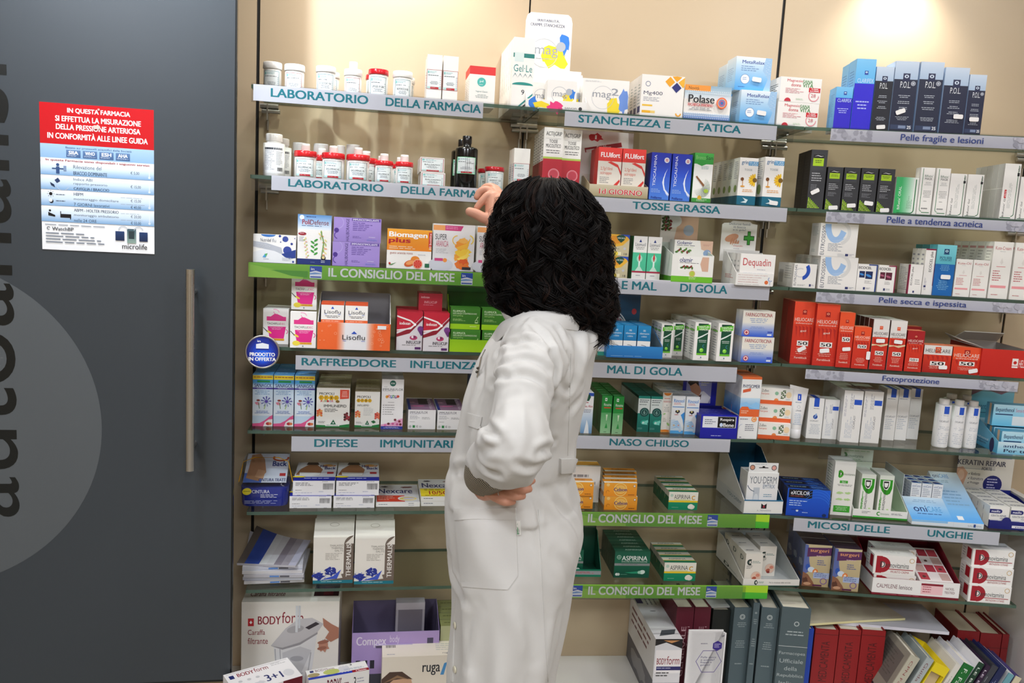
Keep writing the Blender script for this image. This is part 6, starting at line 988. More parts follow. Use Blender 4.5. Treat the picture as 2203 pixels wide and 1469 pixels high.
def d_rino(b): f = b.F; f.t('Rinosol', .12, .83, .9, .92, '#3a8ad4', .018, 0, 3); f.n(.15, .76, .85, .82, 2, '#d05a60'); f.r(.05, .7, .95, .72, '#3a8ad4'); f.r(0, 0, 1, .08, '#5ab0f0'); f.p([(0, .08), (0, .36), (.25, .38), (.6, .3), (.9, .14), (1, .08)], '#cfe4f6'); f.p([(.72, .5), (1, .58), (1, .2), (.9, .36)], '#3f9ae8'); [f.p([(0, .12+.05*i), (.5, .2+.05*i), (.8, .12+.03*i), (.5, .17+.05*i)], '#8fc4f0') for i in range(4)]; f.blob(.45, .58, .16, .12, '#2a2a30', 5, 12, .45); f.e(.45, .6, .06, .06, '#efe08a'); f.n(.25, .47, .7, .52, 1, '#c05a60'); f.e(.25, .22, .08, .05, '#e8c48a'); f.e(.6, .22, .07, .05, '#e0a8a0'); f.e(.74, .08, .1, .1, '#c9d4e4'); b.T.n(.1, .2, .9, .8, 3, '#8aa4c0'); b.L.n(.15, .2, .85, .9, 10, '#aab')
rn = carton(1, 5, 900, 1018, 290, 620, .036, ds('#eef2f5', fn=d_rino), 'white and sky blue carton with round figure, first of the two', behind=4, blabel='white and sky blue carton with round figure, first column')
again(rn, 1, 1024, 1142, 628, 'white and sky blue carton with round figure, beside the royal blue box', behind=4, blabel='white and sky blue carton with round figure, second column')
def rb_front(b):
    f = b.F; f.r(0, 0, 1, 1, '#14189a', '#1a1fae'); g = f.sub(.05, .46, .95, .94); g.r(.0, 0, 1, 1, '#e9edf4'); g.r(.45, .02, .98, .98, '#0c0c14'); g.t('Respira', .52, .55, .94, .86, '#ffffff', .02, 0, 3); g.t('Bene', .62, .1, .94, .42, '#ffffff', .02, 0, 3); g.e(.56, .26, .05, .06, '#d0e0fa'); g.n(.06, .25, .4, .75, 3, '#6a7488'); f.n(.3, .08, .75, .14, 1, '#c9d0f4'); f.n(.1, .4, .9, .44, 1, '#3a42c0'); b.L.r(0, 0, 1, 1, '#0c0f6a')
def rb_head(f):
    f.r(0, 0, 1, 1, '#161a9c', '#1c22a4'); g = f.sub(.1, .3, .84, .98); g.r(0, 0, 1, 1, '#a9a4c8', '#8f98d0'); g.p([(0, 0), (.9, 0), (1, .2), (.7, .4), (.3, .3)], '#e9e6ea'); g.p([(.1, .62), (.45, .68), (.6, .4), (.5, .12), (.38, .1), (.24, .3)], '#c08a6a'); g.p([(.04, .66), (.2, .84), (.45, .78), (.5, .55), (.36, .66), (.16, .56)], '#1c1414'); g.p([(.4, .16), (.62, .3), (.6, .12), (.48, .04)], '#5a3a30'); g.n(.08, .86, .9, .95, 1, '#e9e9f4'); g.n(.58, .55, .94, .78, 3, '#e4e0b4')
t = tray(1, 5, 1160, 1488, 455, 662, .12, .06, '#161a9c', 'royal blue display box with a raised card of a sleeping man', rb_front, '#101478', (-.14, .82, .15, RECT, rb_head), sh=.055)
def d_rb(b): f = b.F; f.r(0, 0, 1, 1, '#14189a'); b.T.r(0, 0, 1, .95, '#1a1f9c'); b.T.n(.2, .3, .9, .6, 1, '#9aa4e8')
carton(1, 5, 1168, 1484, 438, None, .02, ds('#14189a', '#0c0f6a', fn=d_rb), 'royal blue carton inside the royal blue display box, front', t.v-.004, z=t.z+.002, h=.056, behind=3, blabel='royal blue carton inside the royal blue display box')
def d_phy(b): f = b.F; f.r(0, .96, 1, 1, '#e8703a'); f.t('PHYSIOMER', .06, .82, .93, .875, '#14285a', .018, 0, 3); f.p([(.08, .74), (.48, .77), (.48, .82), (.08, .79)], '#d8603c'); f.r(0, .4, 1, .66, '#3f96e0', '#c9e2f4'); f.p([(0, .56), (.3, .6), (.55, .54), (.8, .6), (1, .56), (1, .48), (.6, .5), (.3, .54), (0, .5)], '#8fc8f4'); f.r(0, .36, 1, .48, '#e86a34'); f.p([(0, .48), (.5, .48), (.4, .52), (.1, .52)], '#e86a34'); f.n(.08, .4, .5, .46, 2, '#f8d8c0'); f.e(.78, .32, .14, .14, '#f0a05a'); f.ring(.78, .32, .09, .03, '#f8e0c8', 40, 330); f.n(.06, .3, .5, .33, 1, '#667'); f.ring(.2, .16, .2, .02, '#a9bcd0', 90, 180, 16, .24); f.n(.35, .12, .9, .24, 4, '#778'); f.r(.1, .02, .2, .03, '#446'); b.L.r(0, .38, 1, .66, '#2f7ac4', '#b9d4e8'); b.L.r(0, .3, .4, .36, '#d8603c'); b.T.r(0, 0, 1, .95, '#e8733c')
carton(1, 5, 1490, 1664, 120, 666, .055, ds('#eef0f0', fn=d_phy), 'tall white and orange spray carton with a sea wave, at the joint of the bays', name='medicine_carton', behind=1, blabel='tall white and orange spray carton with a sea wave')
def d_zub(b): f = b.F; f.r(0, 0, 1, .24, '#e0602c'); f.t('ZuBen', .02, .74, .24, .9, '#3a3a40', .01); f.t('herpes', .02, .54, .26, .7, '#c8502c', .01); f.e(.5, .68, .06, .06, '#8fc0a0'); [f.e(.66+.05*(i % 3), .4+.09*(i//2), .035, .02, ('#3a4a34', '#6a8a5a')[i % 2], 40*i, 8) for i in range(12)]; f.e(.88, .62, .09, .1, '#f0d8b0'); f.e(.5, .24, .07, .07, '#e88a4a', 0, 20, 0, 180); f.n(.8, .28, .95, .36, 1, '#9ab')
crop(*KH)
zb = carton(2, 5, 1668, 1952, 520, 662, .05, ds('#f0eee8', fn=d_zub), 'low orange and white carton, bottom of the stack of three')
z2 = again(zb, 2, 1678, 1962, None, 'low orange and white carton, middle of the stack of three', v=zb.v-.012, on=zb)
again(zb, 2, 1690, 1974, None, 'low orange and white carton, top of the stack of three', v=zb.v-.03, on=z2)
# ------------------------------------------------------------ angled bay, row 5
crop(*KI)
r = measure(2, SZ[5], 235, 332, 205, 632); B = BAYS[2]; tw = r.w; th = r.h; v = r.v-.02; uc = (r.u0+r.u1)/2
tb = empty('cream_tube', B.pt(uc, v, SZ[5]), B.a-.05); tag(tb, 'white cream tube standing on its cap beside the herpes cartons', 'tube'); g = Mb(); R_ = []
for k in range(15):
    q = k/14; z = .024+(th-.024)*q; rx = tw/2*(1.0+.62*q); ry = max(.0012, tw/2*(1-q**1.3)); R_.append([(rx*math.cos(a), ry*math.sin(a), z+.004*q*math.cos(a)*-1) for a in [2*math.pi*j/32 for j in range(32)]])
g.grid(R_, C('#f2f2f2')); g.cap(R_[0], C('#f2f2f2'), 0, True); g.cap(R_[-1], C('#f2f2f2'))
f = Face(g, (-tw*.5, -tw*.5-.0006, .03), (1, 0, 0), (0, tw*.48/(th-.03), 1), tw, th-.03, 0, .00003); f.r(.42, .66, .72, .82, '#2a5ad0'); f.r(.52, .7, .58, .78, '#fff'); f.n(.25, .58, .8, .63, 1, '#9ab'); f.ring(.55, .5, .13, .02, '#9aa4b0'); f.t('LIPIKAR', .32, .39, .78, .43, '#667', .0); f.n(.15, .05, .9, .34, 7, '#a9bcd4', mid=True); g.build('tube_body', 'gloss', tb)
g = Mb(); g.lathe([(tw*.46, 0), (tw*.5, .002), (tw*.5, .024), (tw*.45, .0245)], C('#ececee'), 30); g.build('cap', 'gloss', tb)
def d_cic(b): f = b.F; f.r(.34, .79, .68, 1, '#2456c8'); f.n(.2, .72, .85, .76, 1, '#889', mid=True); f.e(.5, .54, .15, .15, '#2a50a8'); f.p([(.42, .5), (.56, .56), (.6, .62), (.5, .62)], '#8fb0e0'); f.t('CICAPLAST', .16, .42, .72, .455, '#445', .01); f.n(.15, .1, .9, .36, 8, '#b4bcc8', mid=True); b.T.r(.34, 0, .68, .95, '#2456c8')
carton(2, 5, 358, 486, 290, 626, .05, ds('#f1f1ef', fn=d_cic), 'white carton with blue tab and hand emblem, beside the cream tube')
def d_cic2(b): f = b.F; f.r(.56, .73, .96, .83, '#2456c8'); f.n(.36, .65, .56, .95, 3, '#99a', vert=True); f.t('CICAPLAST', .6, .26, .7, .52, '#556', .005, 90); f.n(.2, .08, .6, .52, 5, '#c0c8d4', vert=True); f.n(.08, .5, .2, .9, 2, '#aab', vert=True)
carton(2, 5, 490, 614, 302, 630, .045, ds('#f1f1ef', fn=d_cic2), 'white carton with blue square turned sideways, second from the cream tube')
cc = carton(2, 5, 640, 800, 226, 656, .055, ds('#f1f0ed', '#d9d8d4', fn=d_cic2), 'large white carton with blue square, joint side of the pair', rot=0, behind=2, blabel='large white carton with blue square, joint side column')
again(cc, 2, 806, 966, 662, 'large white carton with blue square, bottle side of the pair', behind=1, blabel='large white carton with blue square, bottle side column')
def d_cic3(b): f = b.F; f.r(.36, .84, .8, 1, '#2456c8'); f.n(.1, .79, .9, .82, 1, '#99a'); f.t('CICAPLAST', .08, .445, .92, .48, '#556', .01); f.n(.1, .2, .9, .42, 6, '#b4bcc8'); b.T.r(.36, 0, .8, .95, '#2456c8')
c3 = carton(2, 5, 992, 1092, 215, 640, .06, ds('#efeeeb', fn=d_cic3), 'tall thin white carton with blue top tab, first of the receding three')
again(c3, 2, 1095, 1190, 640, 'tall thin white carton with blue top tab, second of the receding three', v=c3.v-.012)
again(c3, 2, 1192, 1290, None, 'tall thin white carton with blue top tab, third and deepest', v=c3.v-.03)
def l_cic(f): f.r(0, 0, 1, 1, '#f2f2f2'); f.r(.36, .8, .68, .98, '#2456c8'); f.n(.2, .74, .8, .77, 1, '#99a'); f.t('CICAPLAST', .15, .6, .75, .64, '#445', .01); f.n(.1, .4, .9, .5, 3, '#b0b8c4', mid=True); f.n(.1, .06, .9, .34, 6, '#c4cad4', mid=True)
for k, (xl, xr, yt, v, nm) in enumerate(((1402, 1532, 292, .185, 'first, nearest the white cartons'), (1535, 1652, 303, .18, 'middle one'), (1655, 1768, 312, .175, 'third, nearest the blue display'))):
    q = tall_bottle(2, 5, xl, xr, yt, v, 'slim white bottle with blue square, front row, '+nm, lab=(.02, .98, -60, 60, l_cic), capr=.66, neck=.55, caph=.2, shoulder=.9)
    if k < 2: jar_copy(q, 2, 5, xl+62, .1, 'slim white bottle behind, showing only its cap, '+('nearer the white cartons', 'nearer the blue display')[k], xr+62)
def bp_front(b): f = b.F; f.r(0, 0, 1, 1, '#7cc4e4', '#d9ecf4'); f.t('anthenol', .12, .55, .8, .8, '#1c3a6a', .015, 0, 3); f.t('Per tutta', .14, .15, .9, .42, '#1c2a50', .015, 0, 3); l = b.L; l.r(0, 0, 1, 1, '#4aa4cc', '#6fbcdc'); l.t('Bepanthenol', .1, .62, .7, .85, '#e6f4fa', .015, 0, 3); l.r(.1, .56, .7, .6, '#1c3a6a'); l.t('Sensiderm', .2, .3, .64, .5, '#1c3a6a', .015, 0, 3); l.e(.82, .5, .07, .12, '#2a2a5a')
def bp_head(f): f.r(0, 0, 1, 1, '#4a9ab4', '#7ab4c4'); f.p([(0, .75), (.3, .9), (.7, .8), (1, .95), (1, 1), (0, 1)], '#7a5a6a'); f.t('Bepanthenol', .1, .4, .6, .58, '#1f4f6a', .012, 0, 3); f.r(.1, .36, .6, .375, '#2a5a72'); f.e(.75, .3, .13, .16, '#2a2a4a')
t = tray(2, 5, 1948, 2330, 655, 755, .16, .06, '#6fbcdc', 'turquoise display box with raised card at the far edge of the fifth shelf', bp_front, '#a9d4e4', (0, 1, .15, RECT, bp_head), sh=.075)
def d_bp(b): f = b.F; f.r(0, 0, 1, 1, '#6fc8ea', '#bfe4f2'); f.t('Bepanthenol', .06, .62, .52, .86, '#1c3a6a', .015, 0, 3); f.r(.06, .52, .5, .57, '#1c3a6a'); f.t('Sensiderm', .56, .68, .9, .85, '#d07a9a', .0); f.r(.5, .05, 1, .48, '#e9f0f2'); b.L.r(0, 0, 1, 1, '#5ab0d4'); b.L.r(.4, 0, .7, 1, '#e0c0a0')
q = carton(2, 5, 1970, 2310, 520, None, .035, ds('#8fd0e8', '#4aa0c4', fn=d_bp), 'turquoise cream carton in the turquoise display box, lower one', t.v-.004, z=t.z+.002, h=.056)
again(q, 2, 1900, 2240, None, 'turquoise cream carton in the turquoise display box, upper one set back', v=t.v-.05, z=t.z+.062)
again(q, 2, 1900, 2240, None, 'turquoise cream carton hidden under the set back upper one', v=t.v-.05, z=t.z+.002)
# ------------------------------------------------------------ middle bay, row 6
crop(*KH)
def d_ceb(b): f = b.F; f.r(0, 0, 1, 1, '#ee9420', '#f2a838'); f.ring(.5, .5, .2, .02, '#f6dc8a'); f.e(.5, .5, .17, .14, '#f4c060'); f.t('Cebion', .3, .38, .7, .64, '#2a1f7a', .022, 0, 3); f.n(.36, .3, .66, .36, 1, '#7a4a2a'); f.e(.12, .84, .05, .05, '#f4c878'); f.e(.92, .78, .04, .04, '#f6e4d0'); f.ring(.92, .78, .04, .01, '#8a5a3a'); f.n(.74, .06, .96, .16, 1, '#5a2a20'); f.ring(.12, .3, .06, .02, '#d07a1a', 20, 220); b.T.r(0, 0, 1, .35, '#e9e5da'); b.T.r(0, .35, 1, .95, '#e8962a'); b.T.t('Cebion', .25, .45, .75, .8, '#8a4a10', .02); b.L.r(0, 0, 1, 1, '#9a6a34'); b.L.r(0, .3, 1, .9, '#c9c2b4')
ce = carton(1, 6, 320, 612, 1172, 1290, .032, ds('#ee9420', '#b9a890', fn=d_ceb), 'orange carton, lower front one of the fully visible stack', behind=3, blabel='orange carton, lower row of the fully visible stack')
for i, q in enumerate(ce.all): again(ce, 1, 318, 610, None, 'orange carton, upper row of the fully visible stack, '+('front', 'second from the front', 'third from the front', 'fourth from the front')[i], v=q.v, on=ce)
c2 = again(ce, 1, -70, 224, 1277, 'orange carton, lower one of the stack half hidden by the coat')
c3_ = again(ce, 1, -66, 230, None, 'orange carton, upper one of the stack half hidden by the coat', on=c2)
def d_wht(b): b.F.r(0, 0, 1, .3, '#efece6'); b.T.r(0, .2, 1, .9, '#e0a040'); b.F.n(.2, .4, .9, .8, 2, '#999')
carton(1, 6, -20, 276, 905, None, .05, ds('#efede8', fn=d_wht), 'white carton lying behind the half hidden orange stack', c2.v-.05, z=SZ[6])
def d_aspc(b): f = b.F; f.r(0, 0, 1, .42, '#0f8a62', '#128f68'); f.r(0, .42, 1, .52, '#f0cf2c'); f.r(0, .52, 1, 1, '#eceadf'); f.t('ASPIRINA', .18, .6, .74, .84, '#1c2a2a', .012, 0, 3); f.t('C', .78, .56, .9, .8, '#d8a020', .03, 0, 3); f.e(.1, .8, .05, .05, '#b9d4c4'); f.r(.18, .54, .74, .57, '#c8d040'); f.n(.12, .1, .35, .16, 1, '#9fd8c0'); f.e(.82, .16, .09, .07, '#e9e4d8', 25); f.e(.76, .2, .1, .08, '#f2eee4', 25); b.T.r(0, 0, 1, .4, '#0f7a56'); b.T.r(0, .4, 1, .5, '#e6c82c'); b.T.r(0, .5, 1, .95, '#dedccf'); b.T.t('ASPIRINA', .2, .6, .75, .86, '#2a3a3a', .01); b.L.r(0, 0, 1, .7, '#0c6a4a'); b.L.r(0, .7, 1, 1, '#d9d8cc')
ac = carton(1, 6, 883, 1142, 1132, 1290, .034, ds('#eceadf', '#0c6a4a', fn=d_aspc), 'white, yellow and green tablet carton alone on the upper green-stripped shelf, front', behind=3, blabel='white, yellow and green tablet carton on the upper green-stripped shelf')
def yd_front(b): f = b.F; f.p([(.44, .42), (.58, .42), (.58, .82), (.51, .66), (.44, .82)], '#1c1c20'); f.p([(.48, .5), (.54, .5), (.51, .72)], '#c03048'); f.t('A. MENARINI', .34, .22, .7, .32, '#889', .01); b.L.r(0, 0, 1, 1, '#e4e6e8'); b.L.t('YOU·DERM', .4, .5, .9, .75, '#5a7a90', .0, 0, 3)
t = tray(1, 6, 1545, 1888, 1212, 1325, .2, .14, '#eeeeec', 'long display box with dark blue inside and a single nail treatment pack', yd_front, '#14587c', None, sh=.135)
g = Mb(); g.box(-t.w/2, t.w/2, -t.d/2-.0005, -t.d/2+.002, t.h, t.h+.0025, C('#1c6a94')); g.build('rim', 'card', t.o)
def d_yd(b): f = b.F; f.t('YOU·DERM', .08, .72, .94, .9, '#6a7480', .004, 0, 3); f.t('EMTRIX', .52, .6, .9, .7, '#4a6a90', .0); f.r(.22, .08, .42, .62, '#c4ccd4'); f.e(.32, .3, .08, .2, '#e0e6ea'); f.ring(.3, .75, .3, .02, '#2a4a6a', 200, 260); f.n(.56, .36, .9, .46, 2, '#6a9ab4'); f.p([(.5, .2), (1, .28), (1, .26)], '#5a7a90')
y = carton(1, 6, 1555, 1830, 962, None, .05, ds('#f0f1f1', fn=d_yd), 'white nail treatment pack with a hanging tab', t.v-.012, z=t.z+.002)
g = Mb(); w = y.w/2; h = y.h
g.box(-w*.96, w*.92, -.0008, 0, h, h+.026, C('#eff0f0')); f = Face(g, (-w*.96, -.0008, h), (1, 0, 0), (0, 0, 1), w*1.88, .026); f.e(.12, .5, .09, .09, '#33414a'); f.e(.12, .5, .07, .07, '#d89a80'); f.e(.86, .5, .09, .09, '#33414a'); f.e(.86, .5, .07, .07, '#e4a8a0'); f.p([(.34, .45), (.66, .45), (.66, .52), (.54, .55), (.54, .66), (.46, .66), (.46, .55), (.34, .52)], '#101014'); f.n(.2, .78, .8, .88, 1, '#7a9aa8'); q = g.build('hanging_tab', 'card', y.o); q.location = (0, -y.d/2+.002, 0)
# ------------------------------------------------------------ angled bay, row 6
crop(*KI)
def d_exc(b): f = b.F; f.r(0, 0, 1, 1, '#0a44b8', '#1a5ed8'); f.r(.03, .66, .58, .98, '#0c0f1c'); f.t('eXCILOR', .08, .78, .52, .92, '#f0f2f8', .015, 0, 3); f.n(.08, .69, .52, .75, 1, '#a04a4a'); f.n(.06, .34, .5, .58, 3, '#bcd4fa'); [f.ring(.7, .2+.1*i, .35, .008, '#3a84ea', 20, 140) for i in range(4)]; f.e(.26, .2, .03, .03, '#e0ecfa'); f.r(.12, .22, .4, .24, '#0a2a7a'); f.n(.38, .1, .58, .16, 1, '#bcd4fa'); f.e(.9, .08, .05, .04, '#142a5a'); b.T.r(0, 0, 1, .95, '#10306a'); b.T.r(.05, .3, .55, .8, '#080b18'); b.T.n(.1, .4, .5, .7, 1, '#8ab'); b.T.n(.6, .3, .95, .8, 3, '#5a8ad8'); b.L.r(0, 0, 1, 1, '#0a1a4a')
carton(2, 6, 190, 548, 1040, 1266, .035, ds('#1453c4', '#0a1a4a', fn=d_exc), 'bright blue carton with black name panel, in front', behind=2, blabel='bright blue carton with black name panel')
def d_der(b): f = b.F; f.ring(.24, .77, .2, .1, '#4ab02c', -90, 90); f.r(.2, .71, .28, .83, '#2f9a24'); f.t('D', .26, .75, .4, .8, '#222', .02); f.t('ermovitamina', .4, .75, .98, .79, '#4a6a44', .005); f.r(.3, .6, .68, .65, '#3fa82c'); f.t('2in1', .4, .61, .58, .64, '#fff', .01); f.n(.2, .54, .9, .58, 2, '#777', mid=True); [f.blob(x, y, .15, .06, '#b9dc96', i) for i, (x, y) in enumerate(((.36, .42), (.74, .42), (.36, .3), (.74, .3)))]; f.r(.12, .06, .9, .18, '#3fa830'); f.n(.2, .08, .8, .16, 3, '#c8e8c0', mid=True); b.L.n(.15, .2, .85, .9, 14, '#9ab09a')
carton(2, 6, 560, 738, 815, 1262, .06, ds('#f0f0ea', fn=d_der), 'tall white carton with green foot panel, beside the bright blue carton')
def dt_front(b): f = b.F; f.r(0, 0, 1, .2, '#2f9a2c'); f.r(0, .2, 1, 1, '#f0f0ec'); f.ring(.47, .6, .04, .018, '#2f9a2c', 60, 300); f.t('Dermovitamina', .5, .5, .66, .72, '#4a8a4a', .0); f.n(.16, .5, .32, .8, 2, '#556'); f.n(.7, .5, .98, .75, 2, '#556')
def dt_head(f): f.r(0, 0, 1, 1, '#dfe8da'); f.ring(.1, .8, .1, .06, '#4a8a4a', -90, 90); f.t('Dermovitamina', .12, .74, .7, .84, '#4a6a54', .005); f.n(.3, .6, .7, .7, 2, '#8ab08a'); f.n(.1, .9, .9, .97, 1, '#a9c9a0')
t = tray(2, 6, 748, 1205, 1212, 1282, .13, .09, '#e9ece4', 'white and green display box holding two green D cartons', dt_front, '#d4e4cc', (.0, .62, .15, [(0, 0), (1, 0), (1, .6), (.86, .65), (.86, 1), (.1, 1), (0, .9)], dt_head), sh=.08)
def d_dt(b): f = b.F; f.r(0, .9, 1, 1, '#dfe4da'); f.p([(.05, .9), (.92, .9), (.92, .7), (.8, .58), (.6, .54), (.4, .56), (.2, .64), (.05, .76)], '#2f9a20'); f.p([(.24, .88), (.74, .88), (.74, .76), (.6, .66), (.4, .66), (.24, .76)], '#f2f2ee'); f.t('D', .3, .68, .66, .86, '#1c1c20', .02, -90, 3); f.t('ermovitamina', .36, .08, .56, .67, '#2a2a30', .008, -90, 3); f.n(.1, .1, .3, .5, 2, '#5ab03c', vert=True); f.r(.16, .06, .2, .6, '#2f9a20'); f.blob(.75, .2, .08, .05, '#b9dc96', 3); b.T.r(0, 0, 1, .95, '#e4e6de'); b.R.r(0, 0, 1, 1, '#b4c8a8')
q = carton(2, 6, 790, 912, 922, None, .035, ds('#eeeee9', '#d4d8cc', fn=d_dt), 'white carton with green D curve in the display box, nearer the tall carton', t.v-.004, z=t.z+.002, behind=1, blabel='white carton with green D curve, column nearer the tall carton')
again(q, 2, 938, 1064, None, 'white carton with green D curve in the display box, nearer the sloping blue display', z=t.z+.002, behind=1, blabel='white carton with green D curve, column nearer the blue display')
# sloping pale blue display with small cartons behind its ramp
r = measure(2, SZ[6], 1240, 1838, 1300, 1342); B = BAYS[2]; uc = (r.u0+r.u1)/2; w = r.w; v = min(r.v, .258); dd = .2; o = empty('sloping_display', B.pt(uc, v-dd/2, SZ[6]), B.a); tag(o, 'pale blue sloping display box with a rising printed ramp', 'display box'); H = r.h
g = Mb(); x = w/2; y = dd/2; sp = .5; zs = lambda q: H+(q+y)*sp; xm = x*.16; cd = C('#d9dfe4')
def wedge(xa, xb, prof):
    L_ = [(xa, a, z) for a, z in prof]; R_ = [(xb, a, z) for a, z in prof]; g.face(L_, cd); g.face(R_[::-1], cd)
    for i in range(len(prof)): k = (i+1) % len(prof); g.face([L_[i], L_[k], R_[k], R_[i]][::-1], C('#dfe9f0'))
yl = -y+.075; yr = y-.03
wedge(-x, xm, [(-y, 0), (y, 0), (y, .012), (yl, .012), (yl, zs(yl)), (-y, H)]); wedge(xm+.0003, x, [(-y, 0), (y, 0), (y, .02), (yr+.002, zs(yr)), (yr, zs(yr)), (-y, H)])
f = Face(g, (-x, -y, 0), (1, 0, 0), (0, 0, 1), w, H); f.t('GALDERMA', .78, .3, .97, .6, '#8a8f98', .01); f.r(.86, .2, .89, .8, '#2a4a8a'); f.r(0, .6, .5, 1, '#8fc4ee')
nv = Vector((0, 1, sp)).normalized(); f = Face(g, (-x, -y, H), (1, 0, 0), nv, xm+x, (yl+y)*math.hypot(1, sp)); f.r(0, 0, 1, 1, '#58a8ee', '#d4e8f8'); f.t('oni', .16, .36, .48, .62, '#14246a', .012, 0, 4); f.t('CARE', .5, .36, .84, .6, '#5aa0dc', .0, 0, 4); f.n(.2, .22, .8, .3, 1, '#2a4a8a'); f.n(.14, .74, .86, .88, 2, '#8ab0d4', mid=True)
f = Face(g, (xm, -y, H), (1, 0, 0), nv, x-xm, (yr+y)*math.hypot(1, sp)); f.r(0, 0, 1, .55, '#58a8ee', '#b4d8f6'); f.r(0, .55, 1, 1, '#b4d8f6', '#e9f1f8'); f.r(.2, .05, .4, .12, '#f2f5f8'); f.t('oni', .06, .87, .28, .95, '#14246a', .01, 0, 3); f.t('CARE', .3, .87, .62, .95, '#5aa0dc', .0, 0, 3); f.n(.06, .76, .7, .82, 2, '#8ab'); f.n(.1, .3, .85, .62, 5, '#8ab4d8')
g.box(-x, -x+.0014, yl, y, .012, .11, cd); g.build('box', 'card', o)
def d_oni(b): f = b.F; f.t('oniCare', .1, .86, .9, .94, '#3a5a9a', .008); f.n(.12, .25, .85, .82, 9, '#8a90a0'); f.p([(.5, 0), (1, 0), (1, .25), (.8, .1)], '#2a70c0'); b.T.e(.5, .5, .35, .3, '#1c3a8a'); b.T.p([(0, .1), (1, .1), (1, .4), (.5, .3)], '#5a9ae0'); b.L.n(.1, .1, .9, .9, 8, '#a9b4c4')
oo = None
for c_, xq in enumerate((-.054, -.026, .002)):
    for rw in range(3):
        bz = d_ = None
        if oo is None:
            b = ds('#f0f1f1', '#d4dce4', fn=d_oni)(.026, .075, .026); oo = b.build('medicine_carton', 'card'); k = oo; oo['category'] = 'medicine box'; oo['group'] = 'small nail cartons on the sloping display'
        else: k = dup(oo)
        k.location = B.pt(uc+xq, v-yl-y-.016-.0275*rw, SZ[6]+.0125); k.rotation_euler = (0, 0, B.a)
        k['label'] = 'small white nail carton on the sloping display, %s column, %s row' % (('first', 'second', 'third')[c_], ('front', 'middle', 'rear')[rw])
# ------------------------------------------------------------ nail display at the far edge of the sixth shelf
crop(1990, 960, 7.34)
def nl_front(b): f = b.F; f.r(0, 0, 1, 1, '#1a1f74'); f.e(.28, .95, .08, .08, '#1a1f74'); f.r(.38, .2, .72, .52, '#eceaf0'); f.t('nails', .44, .26, .66, .46, '#6a6a9a', .02, 0, 3); f.r(.0, 0, .002, 1, '#2a3090')
def nl_head(f): f.r(0, 0, 1, 1, '#dedace', '#e9e6dc'); f.r(0, .84, .3, .97, '#5a5a94'); f.e(.3, .905, .05, .05, '#1f2570'); f.t('nails', .06, .86, .26, .95, '#dcdae8', .02); f.t('KERATIN REPAIR', .0, .66, .86, .76, '#262a4a', .02, 0, 3); f.t('FORTE', .44, .57, .62, .63, '#262a4a', .02, 0, 3); [f.t(s, .26, .46-.09*i, .26+.02*len(s), .52-.09*i, '#33364a', .01, .1, 2) for i, s in enumerate(('Rinforza', 'Ristruttura', 'Protegge'))]; [f.p([(.21, .49-.09*i), (.225, .47-.09*i), (.25, .52-.09*i), (.227, .49-.09*i)], '#222') for i in range(3)]; f.p([(0, .1), (.12, .2), (.2, .5), (.1, .62), (0, .6)], '#d8a88c'); f.e(.08, .45, .06, .1, '#e8c4ac'); f.e(.66, .3, .17, .17, '#1f2570'); f.n(.56, .2, .76, .42, 4, '#c9c9e4'); f.r(.56, .82, .95, .93, '#8a8ab4')
t = tray(2, 6, 1003, 1950, 1165, 1290, .19, .05, '#1f2570', 'navy display box with a raised keratin repair card at the shelf end', nl_front, '#232a80', (-.02, 1, .165, RECT, nl_head), sh=.045)
def d_nl(b): f = b.F; f.r(0, .66, .56, .86, '#1f2570'); f.e(.56, .76, .08, .1, '#1f2570', 0, 12); f.t('nails', .1, .71, .54, .82, '#e9e9f4', .02); f.t('KERATIN REPAIR', .1, .5, .86, .6, '#33406a', .01); f.n(.55, .4, .8, .46, 1, '#668'); f.r(.06, .18, .48, .34, '#b4b2cc'); f.p([(.7, 0), (1, 0), (1, .5), (.85, .3)], '#e8b48a'); b.T.n(.1, .3, .9, .7, 1, '#3a4464'); b.T.r(.2, .75, .8, .82, '#9a9aa4')
q = None
for c_ in range(3):
    x0 = 985+c_*335
    lb = 'small white nail carton in the navy display, %s column' % ('first', 'second', 'third')[c_]
    if q is None: q = carton(2, 6, x0, x0+318, 935, None, .03, ds('#efeee9', fn=d_nl), lb, t.v-.006, z=t.z+.002, behind=4)
    elif c_ < 2: again(q, 2, x0, x0+318, None, lb, v=t.v-.006, z=t.z+.002, behind=4)
